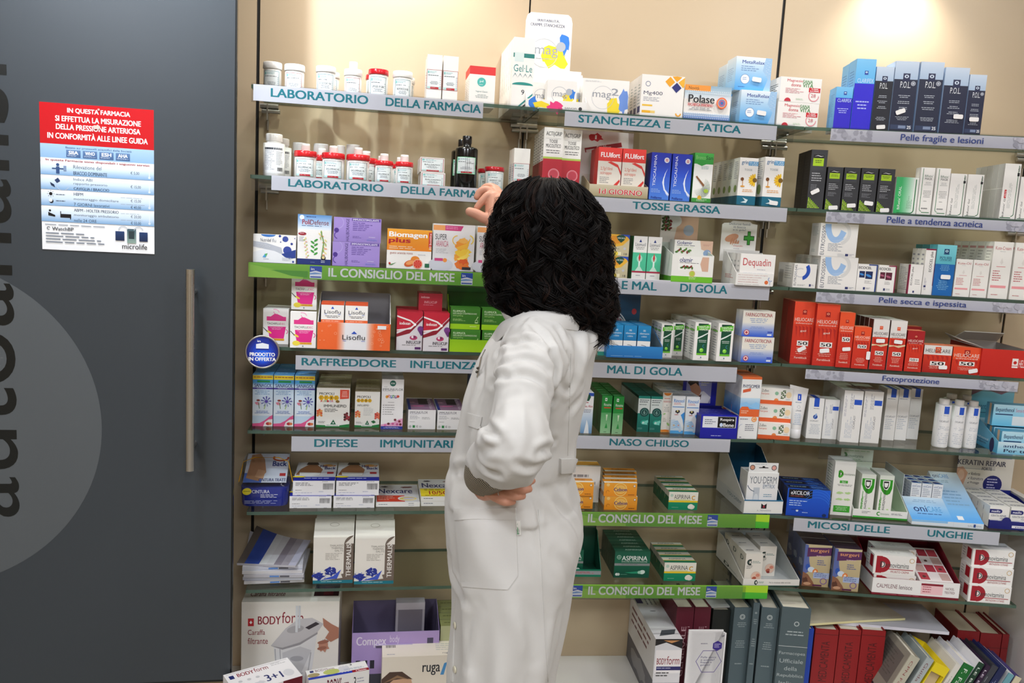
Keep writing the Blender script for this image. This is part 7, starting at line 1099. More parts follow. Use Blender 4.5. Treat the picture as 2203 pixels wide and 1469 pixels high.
# ------------------------------------------------------------ row 7, left: magazines and salt cartons
crop(*KJ)
def gable(w, h, d):
    b = Carton(w, .001, d, '#ece8df'); b.v = []; b.f = []; b.c = []; b.m = []; b.sm = []; x, y = w/2, d/2; c = C('#ece8df'); P = [(-y, 0), (y, 0), (y, h), (y-.012, h+.026), (y-.02, h+.026), (-y, h)]
    L = [(-x, a, z) for a, z in P]; R_ = [(x, a, z) for a, z in P]; b.face(L, c); b.face(R_[::-1], c)
    for i in range(6): k = (i+1) % 6; b.face([L[i], L[k], R_[k], R_[i]][::-1], c)
    b.h = h; f = Face(b, (-x, -y, 0), (1, 0, 0), (0, 0, 1), w, h); f.r(0, 0, 1, .07, '#1f7a8c'); f.n(.2, .02, .75, .05, 1, '#b9dce0')
    f.r(.76, .07, 1, .86, '#74665c'); f.e(1, .84, .24, .24, '#74665c', 0, 12, 90, 180); f.p([(.76, .07), (1, .07), (1, .25), (.7, .2)], '#74665c'); f.t('THERMALIS', .82, .14, .94, .86, '#f2efe9', .02, 90, 4); f.p([(.35, .07), (.76, .07), (.76, .12), (.5, .09)], '#74665c')
    for i, s in enumerate(('THALASSO', 'THERMAL', 'SALTS')): f.t(s, .74-.042*len(s), .8-.055*i, .74, .84-.055*i, '#8a857c', .0, 0, 3)
    f.n(.3, .5, .74, .66, 5, '#b0aba2')
    R = random.Random(2)
    f.blob(.14, .16, .14, .1, '#2a3a9a', 2, 16, .3); f.blob(.42, .26, .14, .12, '#243494', 5, 16, .3); f.p([(.2, .08), (.6, .1), (.7, .3), (.5, .16)], '#3f5ac8')
    for i in range(60): x_, y_ = R.choice(((.14, .16), (.42, .26), (.3, .19))); f.e(x_+R.uniform(-.14, .14), y_+R.uniform(-.09, .1), R.uniform(.006, .022), R.uniform(.004, .014), R.choice(('#1a2478', '#5a74d8', '#c9d4f0', '#16206a', '#dfe6f8')), R.uniform(0, 180), 8)
    g = Face(b, (-x, -y, h), (1, 0, 0), (0, (d-.02)/math.hypot(d-.02, .026), .026/math.hypot(d-.02, .026)), w, math.hypot(d-.02, .026)); g.ring(.5, .7, .12, .015, '#b9b3a6', ry=.07); g.r(.02, .02, .98, .03, '#d4cfc4'); return b
th = carton(0, 7, 690, 1003, 345, 702, .075, gable, 'white salt carton with blue water splash, front, beside the magazines', behind=1, blabel='white salt carton behind, beside the magazines', gap=.012)
again(th, 0, 1006, 1320, 708, 'white salt carton with blue water splash, front, farther from the magazines', behind=1, blabel='white salt carton behind, farther from the magazines', gap=.012)
B = BAYS[0]; zt = SZ[7]; R = random.Random(8)
for k in range(6):
    th_ = .0085 if k < 5 else .006; g = Mb(); W_, D_ = .142, .165; x, y = W_/2, D_/2; n = 8
    def zc(i, j): u = i/n; q = j/n; return (.008+.0026*k)*((1-u)**2)*(q**1.2)*1.6
    top = [[(-x+W_*i/n, -y+D_*j/n, th_+zc(i, j)) for i in range(n+1)] for j in range(n+1)]; bot = [[(p[0], p[1], p[2]-th_+.0006) for p in r_] for r_ in top]
    def tc(i, j): u = j/n; return C(('#6a625e', '#3550a8', '#3550a8', '#d9dade', '#d0cfd4', '#8f8894', '#a8a2ac', '#c4c4d8', '#b9b9d0')[j]) if k == 5 else C('#cfcfd8')
    g.grid(top, C('W'), 0, False, True, tc); g.grid(bot, C('#d9d9dd'), 0, False, True)
    for a, b_, cc in ((top[0], bot[0], ('#d4d3d6', '#c9ccd8', '#bdbcc4')[k % 3]), (top[-1], bot[-1], '#ccc'), ([r_[0] for r_ in top], [r_[0] for r_ in bot], '#b4b2bc'), ([r_[-1] for r_ in top], [r_[-1] for r_ in bot], '#c4c4cc')):
        for i in range(n): g.face([b_[i], b_[i+1], a[i+1], a[i]], C(cc))
    f = Face(g, (-x+.01, -y-.0002, .001), (1, 0, 0), (0, 0, 1), W_-.04, th_*.6); 
    if k in (0, 2, 4): f.r(.5, .1, .72, .9, '#5a8ad0'); f.r(.74, .1, .96, .9, '#5a5a64')
    if k == 8:
        f = Face(g, (-x, -y, th_+.0012), (1, 0, 0), (0, 1, 0), W_, D_, 0, .00003); f.t('THERMALIS', .38, .2, .44, .75, '#55606a', .015, 90, 3) if False else None
    crop(*KJ); u = B.u_at(px(415+R.uniform(-14, 14)-5*k*.4, 0)[0], .14, zt); rz = R.uniform(-.05, .05)-(.1 if k == 5 else 0)*1
    o = g.build('magazine', 'gloss', None, B.pt(u, .128+R.uniform(-.006, .006), zt+.0004), B.a+rz); tag(o, 'glossy magazine in the pile, '+('lowest', 'second from the bottom', 'third from the bottom', 'third from the top', 'second from the top', 'topmost, blue banded, its corner curling up')[k], 'magazine', 'magazines in one pile'); zt += .0088
# ------------------------------------------------------------ row 7, middle
crop(*KK)
def d_asp(b): f = b.F; f.r(0, 0, 1, .5, '#0a4f3c', '#0d6048'); f.r(0, .5, 1, 1, '#0f6a4e', '#0c5a44'); f.t('ASPIRINA', .2, .66, .92, .83, '#f2f5f2', .015, 0, 4); f.ring(.12, .78, .06, .012, '#b9dcc8'); f.r(.115, .72, .125, .84, '#b9dcc8'); f.r(.07, .775, .17, .785, '#b9dcc8'); f.t('DOLORE E INFIAMMAZIONE', .2, .59, .92, .64, '#dfeae4', .005, 0, 2); f.r(0, .46, 1, .55, '#8a9090'); f.n(.2, .49, .7, .53, 1, '#5a6464'); f.p([(.3, .2), (.75, .26), (.75, .16), (.5, .16)], '#2a9a74'); f.e(.8, .22, .08, .06, '#dff0e8', 8); f.e(.72, .21, .05, .045, '#a9dcc4'); f.e(.08, .13, .04, .04, '#e4ece8'); f.e(.13, .13, .04, .04, '#d0dcd6'); f.n(.2, .1, .45, .14, 1, '#7fbca4'); b.T.r(0, 0, 1, .95, '#0c5a44'); b.T.t('ASPIRINA', .3, .35, .8, .8, '#a9c9bc', .01); b.L.r(0, 0, 1, 1, '#083c2e')
carton(1, 7, 500, 776, 452, 655, .021, ds('#0c5a44', '#083c2e', fn=d_asp), 'dark green tablet carton with a comet pill, front of its row', behind=6, blabel='dark green tablet carton with a comet pill')
q2 = carton(1, 7, 886, 1134, 538, 680, .034, ds('#eceadf', '#0c6a4a', fn=d_aspc), 'white, yellow and green tablet carton on the lowest glass shelf, front', behind=3, blabel='white, yellow and green tablet carton on the lowest glass shelf')
def ad_front(b): f = b.F; f.r(0, 0, 1, 1, '#0f7a5c'); f.r(0, .3, 1, .8, '#9aa0a4'); f.n(.2, .4, .9, .7, 2, '#c8404a')
def ad_head(f): f.r(0, 0, 1, 1, '#0a4a3a', '#0c5a46'); f.t('ASPIRINA', .1, .82, .86, .93, '#f2f5f2', .015, 0, 3); f.n(.2, .72, .9, .78, 1, '#cde0d8'); f.r(0, .58, .96, .66, '#8a9090'); f.r(.8, .02, 1, .55, '#14866a')
t = tray(1, 7, 90, 405, 590, 648, .09, .11, '#0f6f54', 'green display with grey stripe partly hidden behind the coat', ad_front, '#0a4a38', (0, .93, .172, RECT, ad_head), sh=.1)
carton(1, 7, 60, 310, 440, None, .03, ds('#0c5a44', '#083c2e', fn=d_asp), 'dark green tablet carton inside the display behind the coat', t.v-.01, z=t.z+.002, w=.07)
def dv_front(b): f = b.F; f.r(0, 0, 1, .14, '#1f4a40'); f.ring(.24, .55, .045, .02, '#16302c', 90, 270); f.t('D', .2, .3, .26, .8, '#16302c', .02); f.n(.27, .4, .4, .7, 2, '#5a8a80'); f.t('Per la rimozione delle verruche', .46, .46, .84, .66, '#33383a', .01); b.L.t('D', .3, .35, .5, .8, '#16302c', .03); b.L.n(.5, .4, .85, .6, 2, '#5a7a74'); b.L.r(0, 0, 1, .1, '#1f4a40')
def dv_head(f): f.r(0, 0, 1, 1, '#b4ab9c', '#a9a092'); [(f.ring(.3+.25*i, .3, .12, .03, '#1c1c20', -70, 60), f.n(.14+.25*i, .24, .34+.25*i, .38, 2, '#3a3a3c')) for i in range(3)]; f.r(0, 0, 1, .06, '#16302c'); f.n(.3, .8, .9, .92, 1, '#555'); f.e(.82, .9, .06, .05, '#7a2a34')
t = tray(1, 7, 1500, 1938, 668, 722, .2, .078, '#e6e4de', 'white display box with dark D emblem and folded-back card, at the joint', dv_front, '#cfd4d2', (.0, .98, .172, [(0, 0), (1, 0), (1, 1), (.03, 1)], dv_head), sh=.074)
def d_dv(b): f = b.F; f.ring(.28, .72, .18, .09, '#16302c', 60, 300); f.t('D', .2, .66, .36, .78, '#16302c', .02); f.n(.4, .68, .9, .76, 2, '#4a7a72'); f.n(.08, .5, .45, .62, 4, '#444'); f.e(.68, .26, .3, .3, '#c9c4bc'); f.e(.68, .26, .28, .28, '#e4c4b0'); f.e(.58, .2, .13, .1, '#b8604a', 20); f.e(.78, .3, .12, .1, '#d88a74'); f.e(.6, .14, .1, .07, '#8a2f28'); b.T.n(.2, .3, .8, .6, 1, '#888'); b.L.t('D', .3, .7, .7, .85, '#2a4440', .02)
q = carton(1, 7, 1505, 1640, 470, None, .05, ds('#e6e2d8', fn=d_dv), 'white wart treatment carton in the dark D display, nearest front', t.v-.008, z=t.z+.002, behind=2, blabel='white wart treatment carton in the dark D display, front column')
again(q, 1, 1612, 1748, None, 'white wart treatment carton in the dark D display, set back beside the front one', v=t.v-.06, z=t.z+.002, behind=1, blabel='white wart treatment carton in the dark D display, side column')
# ------------------------------------------------------------ row 7, angled bay
crop(*KL)
def d_sur(b): f = b.F; f.r(0, 0, 1, 1, '#b9a67e', '#c9bb94'); f.p([(0, 0), (0, 1), (.12, .98), (.2, .6), (.3, .38), (.1, .3)], '#5a6aa8'); f.p([(.1, .7), (1, .76), (1, .95), (.1, .92)], '#5a2a5c'); f.t('surgeri', .2, .8, .9, .9, '#e09a6a', .02, 0, 3); f.n(.45, .71, .9, .75, 1, '#c9a8c4'); f.e(.16, .46, .08, .12, '#2a56b4'); f.e(.3, .4, .13, .11, '#cfdcea'); f.e(.46, .36, .1, .1, '#e07a34'); f.e(.46, .36, .05, .05, '#f4d8b8'); f.r(.4, .2, 1, .34, '#a9b8d8'); f.n(.5, .5, .85, .64, 3, '#4a5a9a'); f.n(.44, .22, .9, .34, 3, '#4a5a94'); f.p([(0, 0), (.5, .0), (.4, .12), (.2, .28), (0, .34)], '#8a5c44'); f.blob(.12, .14, .1, .12, '#5a3426', 3); f.e(.2, .06, .14, .06, '#c89a7a'); f.ring(.8, .14, .13, .03, '#7a5a9a'); f.r(.4, .01, .75, .05, '#5a2a4c'); b.T.r(0, 0, 1, .95, '#3a2a3c'); b.L.r(0, 0, 1, 1, '#5a6488', '#7a84a4'); b.L.blob(.5, .5, .3, .2, '#a9b4c8', 3); b.L.blob(.5, .2, .3, .1, '#8a6a5c', 5)
su = carton(2, 7, 300, 508, 392, 715, .05, ds('#b9a67e', '#5a6488', fn=d_sur, m=0), 'beige and violet carton, nearer the white D display', behind=2, blabel='beige and violet carton, column nearer the white D display', m='gloss')
again(su, 2, 515, 752, 748, 'beige and violet carton, beside the white tray with red lettering', behind=1, blabel='beige and violet carton, column beside the white tray')
def cl_front(b): f = b.F; f.r(0, 0, 1, .12, '#7a1426'); f.r(0, .12, 1, 1, '#efeeec'); f.t('CALMILENE', .05, .42, .29, .66, '#6a2030', .01, 0, 3); f.t('lenisce', .31, .4, .46, .66, '#4a2a34', .01, 0, 3); f.r(.56, .22, .81, .86, '#f0c4c8'); f.r(.56, .74, .81, .86, '#8a1c30'); f.n(.58, .28, .7, .7, 3, '#b04a5a'); f.t('NICKEL', .84, .56, .94, .7, '#6a2030', .005); f.t('TESTED', .83, .34, .95, .48, '#6a2030', .005); f.n(.1, .03, .8, .09, 1, '#c06a7a'); b.L.r(0, .1, 1, 1, '#e6e4e0'); b.L.r(0, 0, 1, .12, '#7a1426')
t = tray(2, 7, 840, 1515, 650, 780, .2, .12, '#8a1628', 'white and dark red tray holding two red D cartons and a leaflet pad', cl_front, '#7a1426', None, sh=.115)
def d_rd(sub='PRURITO CREMA'):
    def fn(b): f = b.F; f.ring(.2, .5, .2, .12, '#a41c2c', -90, 90, 20, .2); f.r(.06, .06, .2, .94, '#a41c2c'); f.r(.14, .3, .3, .68, '#f2f0ec') if False else None; f.t('D', .16, .36, .27, .66, '#2a3a3c', .02, 0, 3); f.t('ermovitamina', .28, .3 if False else .36, .84, .62, '#2a3a3c', .01, 0, 3); f.r(.25, .27, .95, .31, '#a41c2c'); f.t(sub, .42, .1, .86, .22, '#a41c2c', .01); f.ring(.9, .78, .06, .012, '#c9a45a'); b.L.r(.5, .3, .9, .9, '#a41c2c'); b.L.n(.1, .2, .4, .8, 4, '#aaa'); b.T.n(.1, .3, .8, .7, 2, '#ccc')
    return fn
q = carton(2, 7, 845, 1172, 568, None, .05, ds('#f0eeea', fn=d_rd()), 'red D carton in the white and dark red tray, lower', t.v-.004, z=t.z+.002, h=.052, behind=2, blabel='red D carton in the white and dark red tray, lower row')
for i, e in enumerate(q.all[:2]): again(q, 2, 850, 1177, None, 'red D carton in the white and dark red tray, upper row, '+('front', 'second from the front')[i], v=e.v, on=q)
B = BAYS[2]; g = Mb(); W_ = .086; sl = .135; ca, sa_ = math.cos(.33), math.sin(.33)
g.hexa([(-W_/2, 0, 0), (W_/2, 0, 0), (W_/2, sl*ca, sl*sa_), (-W_/2, sl*ca, sl*sa_), (-W_/2, -.012*sa_, .012*ca), (W_/2, -.012*sa_, .012*ca), (W_/2, sl*ca-.012*sa_, sl*sa_+.012*ca), (-W_/2, sl*ca-.012*sa_, sl*sa_+.012*ca)], C('#efe6e4'))
f = Face(g, (-W_/2, -.012*sa_, .012*ca), (1, 0, 0), (0, ca, sa_), W_, sl, 0, .00003)
for i in range(3):
    for j in range(4): f.r(.06+.31*i, .06+.23*j, .34+.31*i, .26+.23*j, ('#b8404c', '#ece2e0', '#c9a8a0', '#a83040')[(i+2*j) % 4]); f.blob(.2+.31*i, .15+.23*j, .05, .05, '#5a3a34', i+j) if (i+j) % 3 == 0 else None
g.hexa([(-W_/2, sl*ca-.004, 0), (W_/2, sl*ca-.004, 0), (W_/2, sl*ca, 0), (-W_/2, sl*ca, 0), (-W_/2, sl*ca-.004, sl*sa_), (W_/2, sl*ca-.004, sl*sa_), (W_/2, sl*ca, sl*sa_), (-W_/2, sl*ca, sl*sa_)], C('#c9b4b0'))
o = g.build('leaflet_pad', 'paper', None, B.pt(B.u_at(px(1345, 0)[0], t.v-.01, t.z+.03), t.v-.012, t.z+.03), B.a); tag(o, 'sloping pad of red and white leaflets in the white and dark red tray', 'leaflet pad')
g = Mb(); g.box(-.04, .04, 0, .11, 0, .0275, C('#8a1628')); o2 = g.build('leaflet_stand', 'card', o); o2.location = (0, .004, -.028)
rd = carton(2, 7, 1582, 1912, 706, 838, .055, ds('#f0eeea', fn=d_rd('IRRITAZIONI CUTANEE')), 'red D carton with gold seal, bottom of the free stack of three')
r2 = again(rd, 2, 1598, 1928, None, 'red D carton with gold seal, middle of the free stack of three', on=rd, v=rd.v-.004)
again(rd, 2, 1612, 1942, None, 'red D carton with gold seal, top of the free stack of three', on=r2, v=rd.v-.012)
# ------------------------------------------------------------ on the low cabinets, left
crop(*KJ); Z0 = BASEZ+.0004
def d_car(b):
    f = b.F; f.r(.065, .765, .125, .84, '#c4202c'); f.p([(.08, .8), (.095, .82), (.11, .8), (.095, .785)], '#fff'); f.t('BODY', .165, .78, .4, .86, '#8a1428', .022, 0, 4); f.t('form', .41, .79, .63, .9, '#8a1428', .0, 0, 4); f.t('Caraffa', .065, .68, .24, .73, '#8a1428', .01, 0, 3); f.t('filtrante', .065, .59, .27, .65, '#8a1428', .01, 0, 3)
    f.p([(.33, .56), (.37, .2), (.38, .02), (.66, .02), (.72, .25), (.78, .72), (.5, .6)], '#dfdfe0'); f.p([(.3, .57), (.42, .55), (.6, .6), (.78, .7), (.84, .78), (.72, .84), (.58, .83), (.45, .74)], '#c4c2c4'); f.p([(.3, .57), (.42, .55), (.6, .6), (.78, .7), (.78, .68), (.6, .575), (.42, .53)], '#9a989c'); f.e(.55, .73, .09, .04, '#a9a7aa', 12); f.p([(.65, .745), (.76, .8), (.8, .78), (.69, .725)], '#3a343a'); f.ring(.86, .68, .075, .03, '#b9b7ba', -120, 100, 20, .1)
    f.p([(.42, .5), (.44, .3), (.62, .3), (.72, .52), (.6, .56)], '#c9c9cc'); f.e(.57, .44, .07, .03, '#a9a9ae'); f.p([(.46, .3), (.64, .3), (.58, .22), (.5, .2)], '#b9b9be'); f.p([(.37, .2), (.5, .12), (.72, .18), (.66, .02), (.38, .02)], '#d4d7da'); [f.p([(.34+.05*i, .54), (.35+.05*i, .54), (.38+.05*i, .1), (.375+.05*i, .1)], '#b0b0b4') for i in range(2)]; f.p([(.71, .5), (.72, .5), (.66, .05), (.65, .05)], '#b0b0b4')
    f.r(.55, .7, .575, .96, '#d4d8dc'); f.r(.58, .74, .6, .96, '#c9ced4'); f.p([(.83, .84), (.92, .78), (1, .74), (1, .64), (.92, .6), (.86, .64), (.9, .7), (.84, .76)], '#b07a64'); f.blob(.85, .56, .05, .07, '#c08a74', 3); f.e(.84, .6, .06, .02, '#a06a58', 10); f.e(.83, .54, .05, .02, '#a06a58', 10)
    for y in (.2, .08): f.r(.0, y, .12, y+.085, '#0c1048', '#141c70'); f.r(.12, y, .26, y+.085, '#141c70', '#3a78d0', True)
    f.t('L 2.25', .03, .215, .14, .25, '#e6ecf6', .015); f.n(.03, .26, .16, .275, 1, '#9ab'); f.t('1', .03, .095, .06, .15, '#e6ecf6', .02); f.n(.07, .1, .15, .14, 2, '#9ab'); t = b.T; t.t('Caraffa filtrante', .06, .32, .42, .58, '#6a1424', .015, 0, 3); t.r(.72, .3, .98, .98, '#3a1c24'); t.r(.82, .35, .92, .9, '#6a2430')
carton(0, None, 137, 887, 850, None, .1, ds('#eae6de', fn=d_car), 'large white carton with a picture of a water filter jug', .19, z=Z0, rot=-2)
def cx_front(b): f = b.F; f.r(0, 0, 1, .45, '#2a2c3a', '#3a3a4a'); f.r(0, .4, 1, 1, '#a48cc4', '#b09ad0'); f.t('Compex', .05, .78, .39, .94, '#e4dcee', .022, 0, 4); f.t('body', .43, .82, .54, .95, '#dcd2ea', .005, 0, 3); [f.r(.05+.08*i, .48, .1+.08*i, .6, '#1c1c2c') for i in range(3)]; f.r(.86, .82, .93, .9, '#4a4460'); f.n(.85, .7, .94, .78, 1, '#5a5478')
def cx_head(f): f.r(0, 0, 1, 1, '#8a7aa4')
t = tray(0, None, 980, 1652, 1085, None, .12, .216, '#8f7cb0', 'open purple carton with a grey insert standing inside', cx_front, '#625a78', None, .2, z=Z0, sh=.214)
g = Mb(); g.box(.0, .075, .0, .03, .15, .235, C('#a9a4b0')); f = Face(g, (.0, -.0003, .15), (1, 0, 0), (0, 0, 1), .075, .085); f.r(.08, .0, .92, .78, '#77727f'); f.r(0, .78, 1, 1, '#b9b4c0'); q = g.build('insert', 'card', t.o)
g = Mb(); g.box(-.05, .04, -.0615, -.0602, .145, .152, C('#5a5070')); g.box(-.052, .042, -.064, -.06, .152, .1535, C('#b4a8c4')); g.build('handle_slot', 'card', t.o)
def d_ruga(b): f = b.F; f.t('ruga', .52, .66, .75, .84, '#20242c', .015, 0, 4); f.p([(.755, .66), (.8, .66), (.84, .88), (.8, .86)], '#4a90c8'); f.t('lift', .85, .68, .96, .88, '#5a6068', .0, 0, 3); f.p([(0, .62), (.1, .72), (.25, .72), (.38, .6), (.42, .4), (.38, .1), (.3, 0), (0, 0)], '#c9a080'); f.p([(0, .4), (0, .62), (.1, .74), (.26, .74), (.4, .6), (.3, .62), (.15, .6), (.06, .5)], '#4a3428'); f.p([(.02, .55), (.2, .68), (.36, .6), (.2, .63)], '#8a6a4c'); f.p([(.7, .3), (.85, .4), (1, .42), (1, .3), (.8, .25)], '#3a84b4'); t = b.T; t.bars(.05, .6, .18, .85); t.n(.7, .3, .95, .8, 4, '#b9bcb4'); t.n(.06, .1, .2, .2, 1, '#99a'); t.t('ruga lift', .78, .08, .95, .22, '#556', .01)
carton(0, None, 1213, 1810, 1272, None, .075, ds('#e2dacb', fn=d_ruga), 'beige carton with a woman\'s hair picture, beside the coat hem', .3, z=Z0)
def d_gr(b): f = b.F; f.r(0, 0, 1, 1, '#a9ae84', '#b4b88e'); f.n(.05, .08, .9, .14, 1, '#5a5a40'); b.T.r(0, 0, 1, .95, '#8a8e5c'); b.T.n(.1, .3, .6, .6, 1, '#5a5c34'); b.L.r(0, 0, 1, 1, '#3f4026')
carton(0, None, 1656, 1960, 1030, None, .036, ds('#b4b88e', '#55583a', fn=d_gr), 'pale olive carton beside the purple open carton, in front', .19, z=Z0, behind=3, blabel='pale olive carton beside the purple open carton')
def corner_box(bay, A, Bp, Cp, zt, design, label, zb=Z0):
    Q = BAYS[bay]; a, b_, c_ = [Vector((p[0], -p[1])) for p in (Q.flat(*A, zt), Q.flat(*Bp, zt), Q.flat(*Cp, zt))]; X = (b_-a); w = X.length; X.normalize(); Y = Vector((-X.y, X.x)); d = abs((c_-b_).dot(Y)); cen = a+X*w/2-Y*d/2
    b = design(w, zt-zb, d); o = b.build('medicine_carton', 'card', None, Q.pt(cen.x, -cen.y, zb), Q.a+math.atan2(X.y, X.x)); tag(o, label, 'medicine box'); return o
def d_31(b): t = b.T; t.r(.05, .7, .12, .86, '#1c2a6a'); t.t('BODY', .17, .72, .42, .88, '#8a1428', .022, 0, 3); t.t('form', .43, .73, .64, .92, '#8a1428', .0, 0, 3); t.n(.7, .78, .95, .92, 2, '#bbb'); t.t('3+1', .5, .18, .76, .48, '#1c2a6a', .02, 0, 4); t.e(.86, .32, .08, .1, '#d9d9dc'); t.blob(.4, .22, .08, .05, '#d4d4d8', 3); [t.e(.16+.13*i, .5, .03, .03, '#c9c9cc') for i in range(3)]; t.r(.05, .3, .2, .4, '#e8c8c8'); b.F.r(0, 0, 1, 1, '#f0eeee'); b.F.r(.7, 0, 1, 1, '#6a1424'); b.R.r(0, 0, 1, 1, '#6a1424'); b.R.n(.2, .3, .8, .7, 2, '#e9dada')
corner_box(0, (480, 1452), (618, 1414), (655, 1452), .445, ds('#f0eeee', fn=d_31), 'white water filter carton marked 3+1, lying at a slant by the door')
def d_3c(b): t = b.T; t.r(0, 0, .72, .22, '#1f3ab0'); t.r(.72, 0, 1, .24, '#9a1424'); t.t('Classic', .78, .04, .96, .2, '#f4e8e8', .02, 0, 3); t.r(.06, .68, .12, .88, '#1c2a6a'); t.t('BODYform', .15, .68, .46, .9, '#6a1c34', .012, 0, 3); t.e(.4, .45, .14, .08, '#b9c46a'); [t.e(.56+.05*i, .5, .04, .1, '#d4d4da') for i in range(3)]; t.n(.6, .3, .98, .5, 2, '#9ab'); t.e(.1, .4, .1, .06, '#a99a6a'); t.t('3', .72, .74, .76, .9, '#333', .01); b.F.t('BODYform', .3, .68, .66, .95, '#6a1c34', .015, 0, 3); b.F.t('3', .74, .74, .78, .92, '#222', .01, 0, 3); b.F.n(.8, .8, .96, .9, 2, '#aab')
corner_box(0, (657, 1443), (785, 1421), (795, 1440), .445, ds('#efeeec', fn=d_3c), 'white water filter carton with blue stripe and red Classic panel')
# ------------------------------------------------------------ on the low cabinets, middle: carton, brochures, books
crop(*KK)
def d_el(b):
    f = b.F; f.r(0, .62, 1, 1, '#d9dade'); f.p([(0, 1), (0, .9), (.4, .95), (1, .86), (1, 1)], '#1c1a1e'); f.p([(.3, .98), (.6, .94), (.9, .98)], '#c8905c'); f.r(.04, .5, 1, .84, '#eeecee'); f.t('BODY', .1, .63, .45, .72, '#8a1428', .02, 0, 3); f.t('form', .47, .63, .94, .75, '#8a1428', .0, 0, 3); f.r(.1, .545, 1, .6, '#2a2a6a'); f.n(.12, .56, .9, .585, 1, '#c9c9e0'); f.n(.1, .44, .8, .52, 2, '#333'); f.r(0, 0, 1, .36, '#3a2420'); f.blob(.55, .12, .2, .1, '#d0a060', 4); f.blob(.2, .25, .2, .1, '#1c1c4a', 6); t = b.T; t.r(.04, .0, .96, .25, '#d9d9dc'); t.p([(.2, .06), (.8, .1), (.95, .2), (.4, .18)], '#4a5058'); t.r(.05, .78, .3, .98, '#2a2a6a'); t.e(.5, .6, .12, .04, '#8a8a90'); t.n(.4, .75, .9, .95, 3, '#889', vert=True); b.L.n(.1, .6, .9, .9, 3, '#6a3a44'); b.L.r(0, .0, 1, .4, '#5a5a64'); b.L.blob(.5, .2, .3, .1, '#8a8a90', 3)
carton(1, None, 785, 995, 1130, None, .26, ds('#dadade', fn=d_el), 'long white carton end-on beside the empty white cabinet top', .3, z=Z0)
def book(bay, xl, xr, yt, v, d, col, label, tilt=0., title=None, cover=None, pages='#e6dfcc', z=None, hgt=None, m='cloth_book', zb=None, group=None):
    Q = BAYS[bay]; X0, Y0 = px(xl, yt); X1 = px(xr, 0)[0]; zb = Z0 if zb is None else zb; u0, zt = Q.hit(X0, Y0, v); u1 = Q.u_at(X1, v, zt); ct = math.cos(tilt); st = math.sin(tilt); T = (u1-u0)*ct-.0012
    L = hgt or ((zt-zb-T*st)/ct); t_ = .003; g = Mb(); c = C(col); cc = C(cover or col)
    g.box(0, T, 0, t_, 0, L, c); g.box(0, t_, t_, d, 0, L, cc); g.box(T-t_, T, t_, d, 0, L, cc)
    if title: title(Face(g, (0, 0, 0), (1, 0, 0), (0, 0, 1), T, L), Face(g, (0, d, 0), (0, -1, 0), (0, 0, 1), d, L))
    ub = u0-L*st*(1 if tilt else 0); o = g.build('book', m, None, Q.pt(ub, v, zb+T*st), Q.a); o.rotation_euler = (0, tilt, Q.a); tag(o, label, 'book', group)
    g = Mb(); g.box(t_, T-t_, t_, d-.004, .004, L-.004, C(pages)); g.build('pages', 'paper', o); return o, ub, T, L
def t_mar(f, l): f.t('GENERALE', .35, .2, .62, .78, '#c9a0a8', .015, 90); f.t('Tomo 1', .7, .55, .82, .78, '#c9a0a8', .0, 90)
book(1, 995, 1132, 885, .2, .15, '#5c1428', 'maroon book, nearer the white carton, behind the brochures', title=t_mar)
book(1, 1134, 1262, 885, .2, .15, '#5c1428', 'maroon book, beside the black one, behind the brochures', title=t_mar)
def t_dk(f, l): f.t('FARMACOPEA 2010', .3, .2, .62, .66, '#b9bcae', .008, 90); f.e(.55, .72, .12, .1, '#a05a2c')
book(1, 1275, 1412, 905, .2, .15, '#121816', 'black book with a white leaflet on top', title=t_dk)
Q = BAYS[1]; zt = Q.hit(*px(1275, 905), .2)[1]; g = Mb(); g.hexa([(0, 0, 0), (.062, .004, 0), (.06, .13, 0), (-.012, .12, 0), (0, 0, .002), (.062, .004, .004), (.06, .13, .002), (-.012, .12, .006)], C('#d0d2d2')); tag(g.build('leaflet', 'paper', None, Q.pt(Q.u_at(px(1262, 0)[0], .19, zt)-.0, .19, zt+.0006), Q.a), 'white leaflet lying on top of the black book', 'leaflet')
def t_gr(f, l): f.ring(.5, .9, .16, .05, '#aab4b4'); f.ring(.5, .9, .09, .03, '#aab4b4'); f.n(.2, .78, .8, .84, 3, '#93a0a2', mid=True); f.n(.2, .55, .8, .64, 4, '#93a0a2', mid=True); f.n(.2, .36, .8, .39, 1, '#93a0a2', mid=True)
book(1, 1440, 1576, 888, .22, .18, '#4f6066', 'grey-blue book with crest beside the black book', title=t_gr)
crop(*KK)
book(2, 1588, 1640, 850, .235, .17, '#4f6066', 'thin grey-blue book with crest, between two thicker grey ones', title=t_gr)
book(2, 1650, 1790, 885, .235, .18, '#4f6066', 'grey-blue book with crest, next to the thickest grey book', title=t_gr)
def t_card(b): f = b.F; f.ring(.5, .62, .42, .02, '#5a4a9a', n=6); f.n(.2, .84, .45, .87, 1, '#8a8a9a'); f.p([(.74+.17*math.cos(math.pi/3*k+.52), .83+.17*math.sin(math.pi/3*k+.52)*f.w/f.h) for k in range(6)], '#3a2a8a'); f.n(.64, .8, .84, .86, 3, '#d9d4f0'); [f.t(s, .24, .665-.036*i, .24+.045*len(s), .69-.036*i, '#3a3a7a', .01, 0, 3) for i, s in enumerate(('Pelle secca', 'e sottile?', 'Ragadi e', 'geloni?'))]; f.t('BP', .86, .95, .94, .975, '#335', .01)
q = None
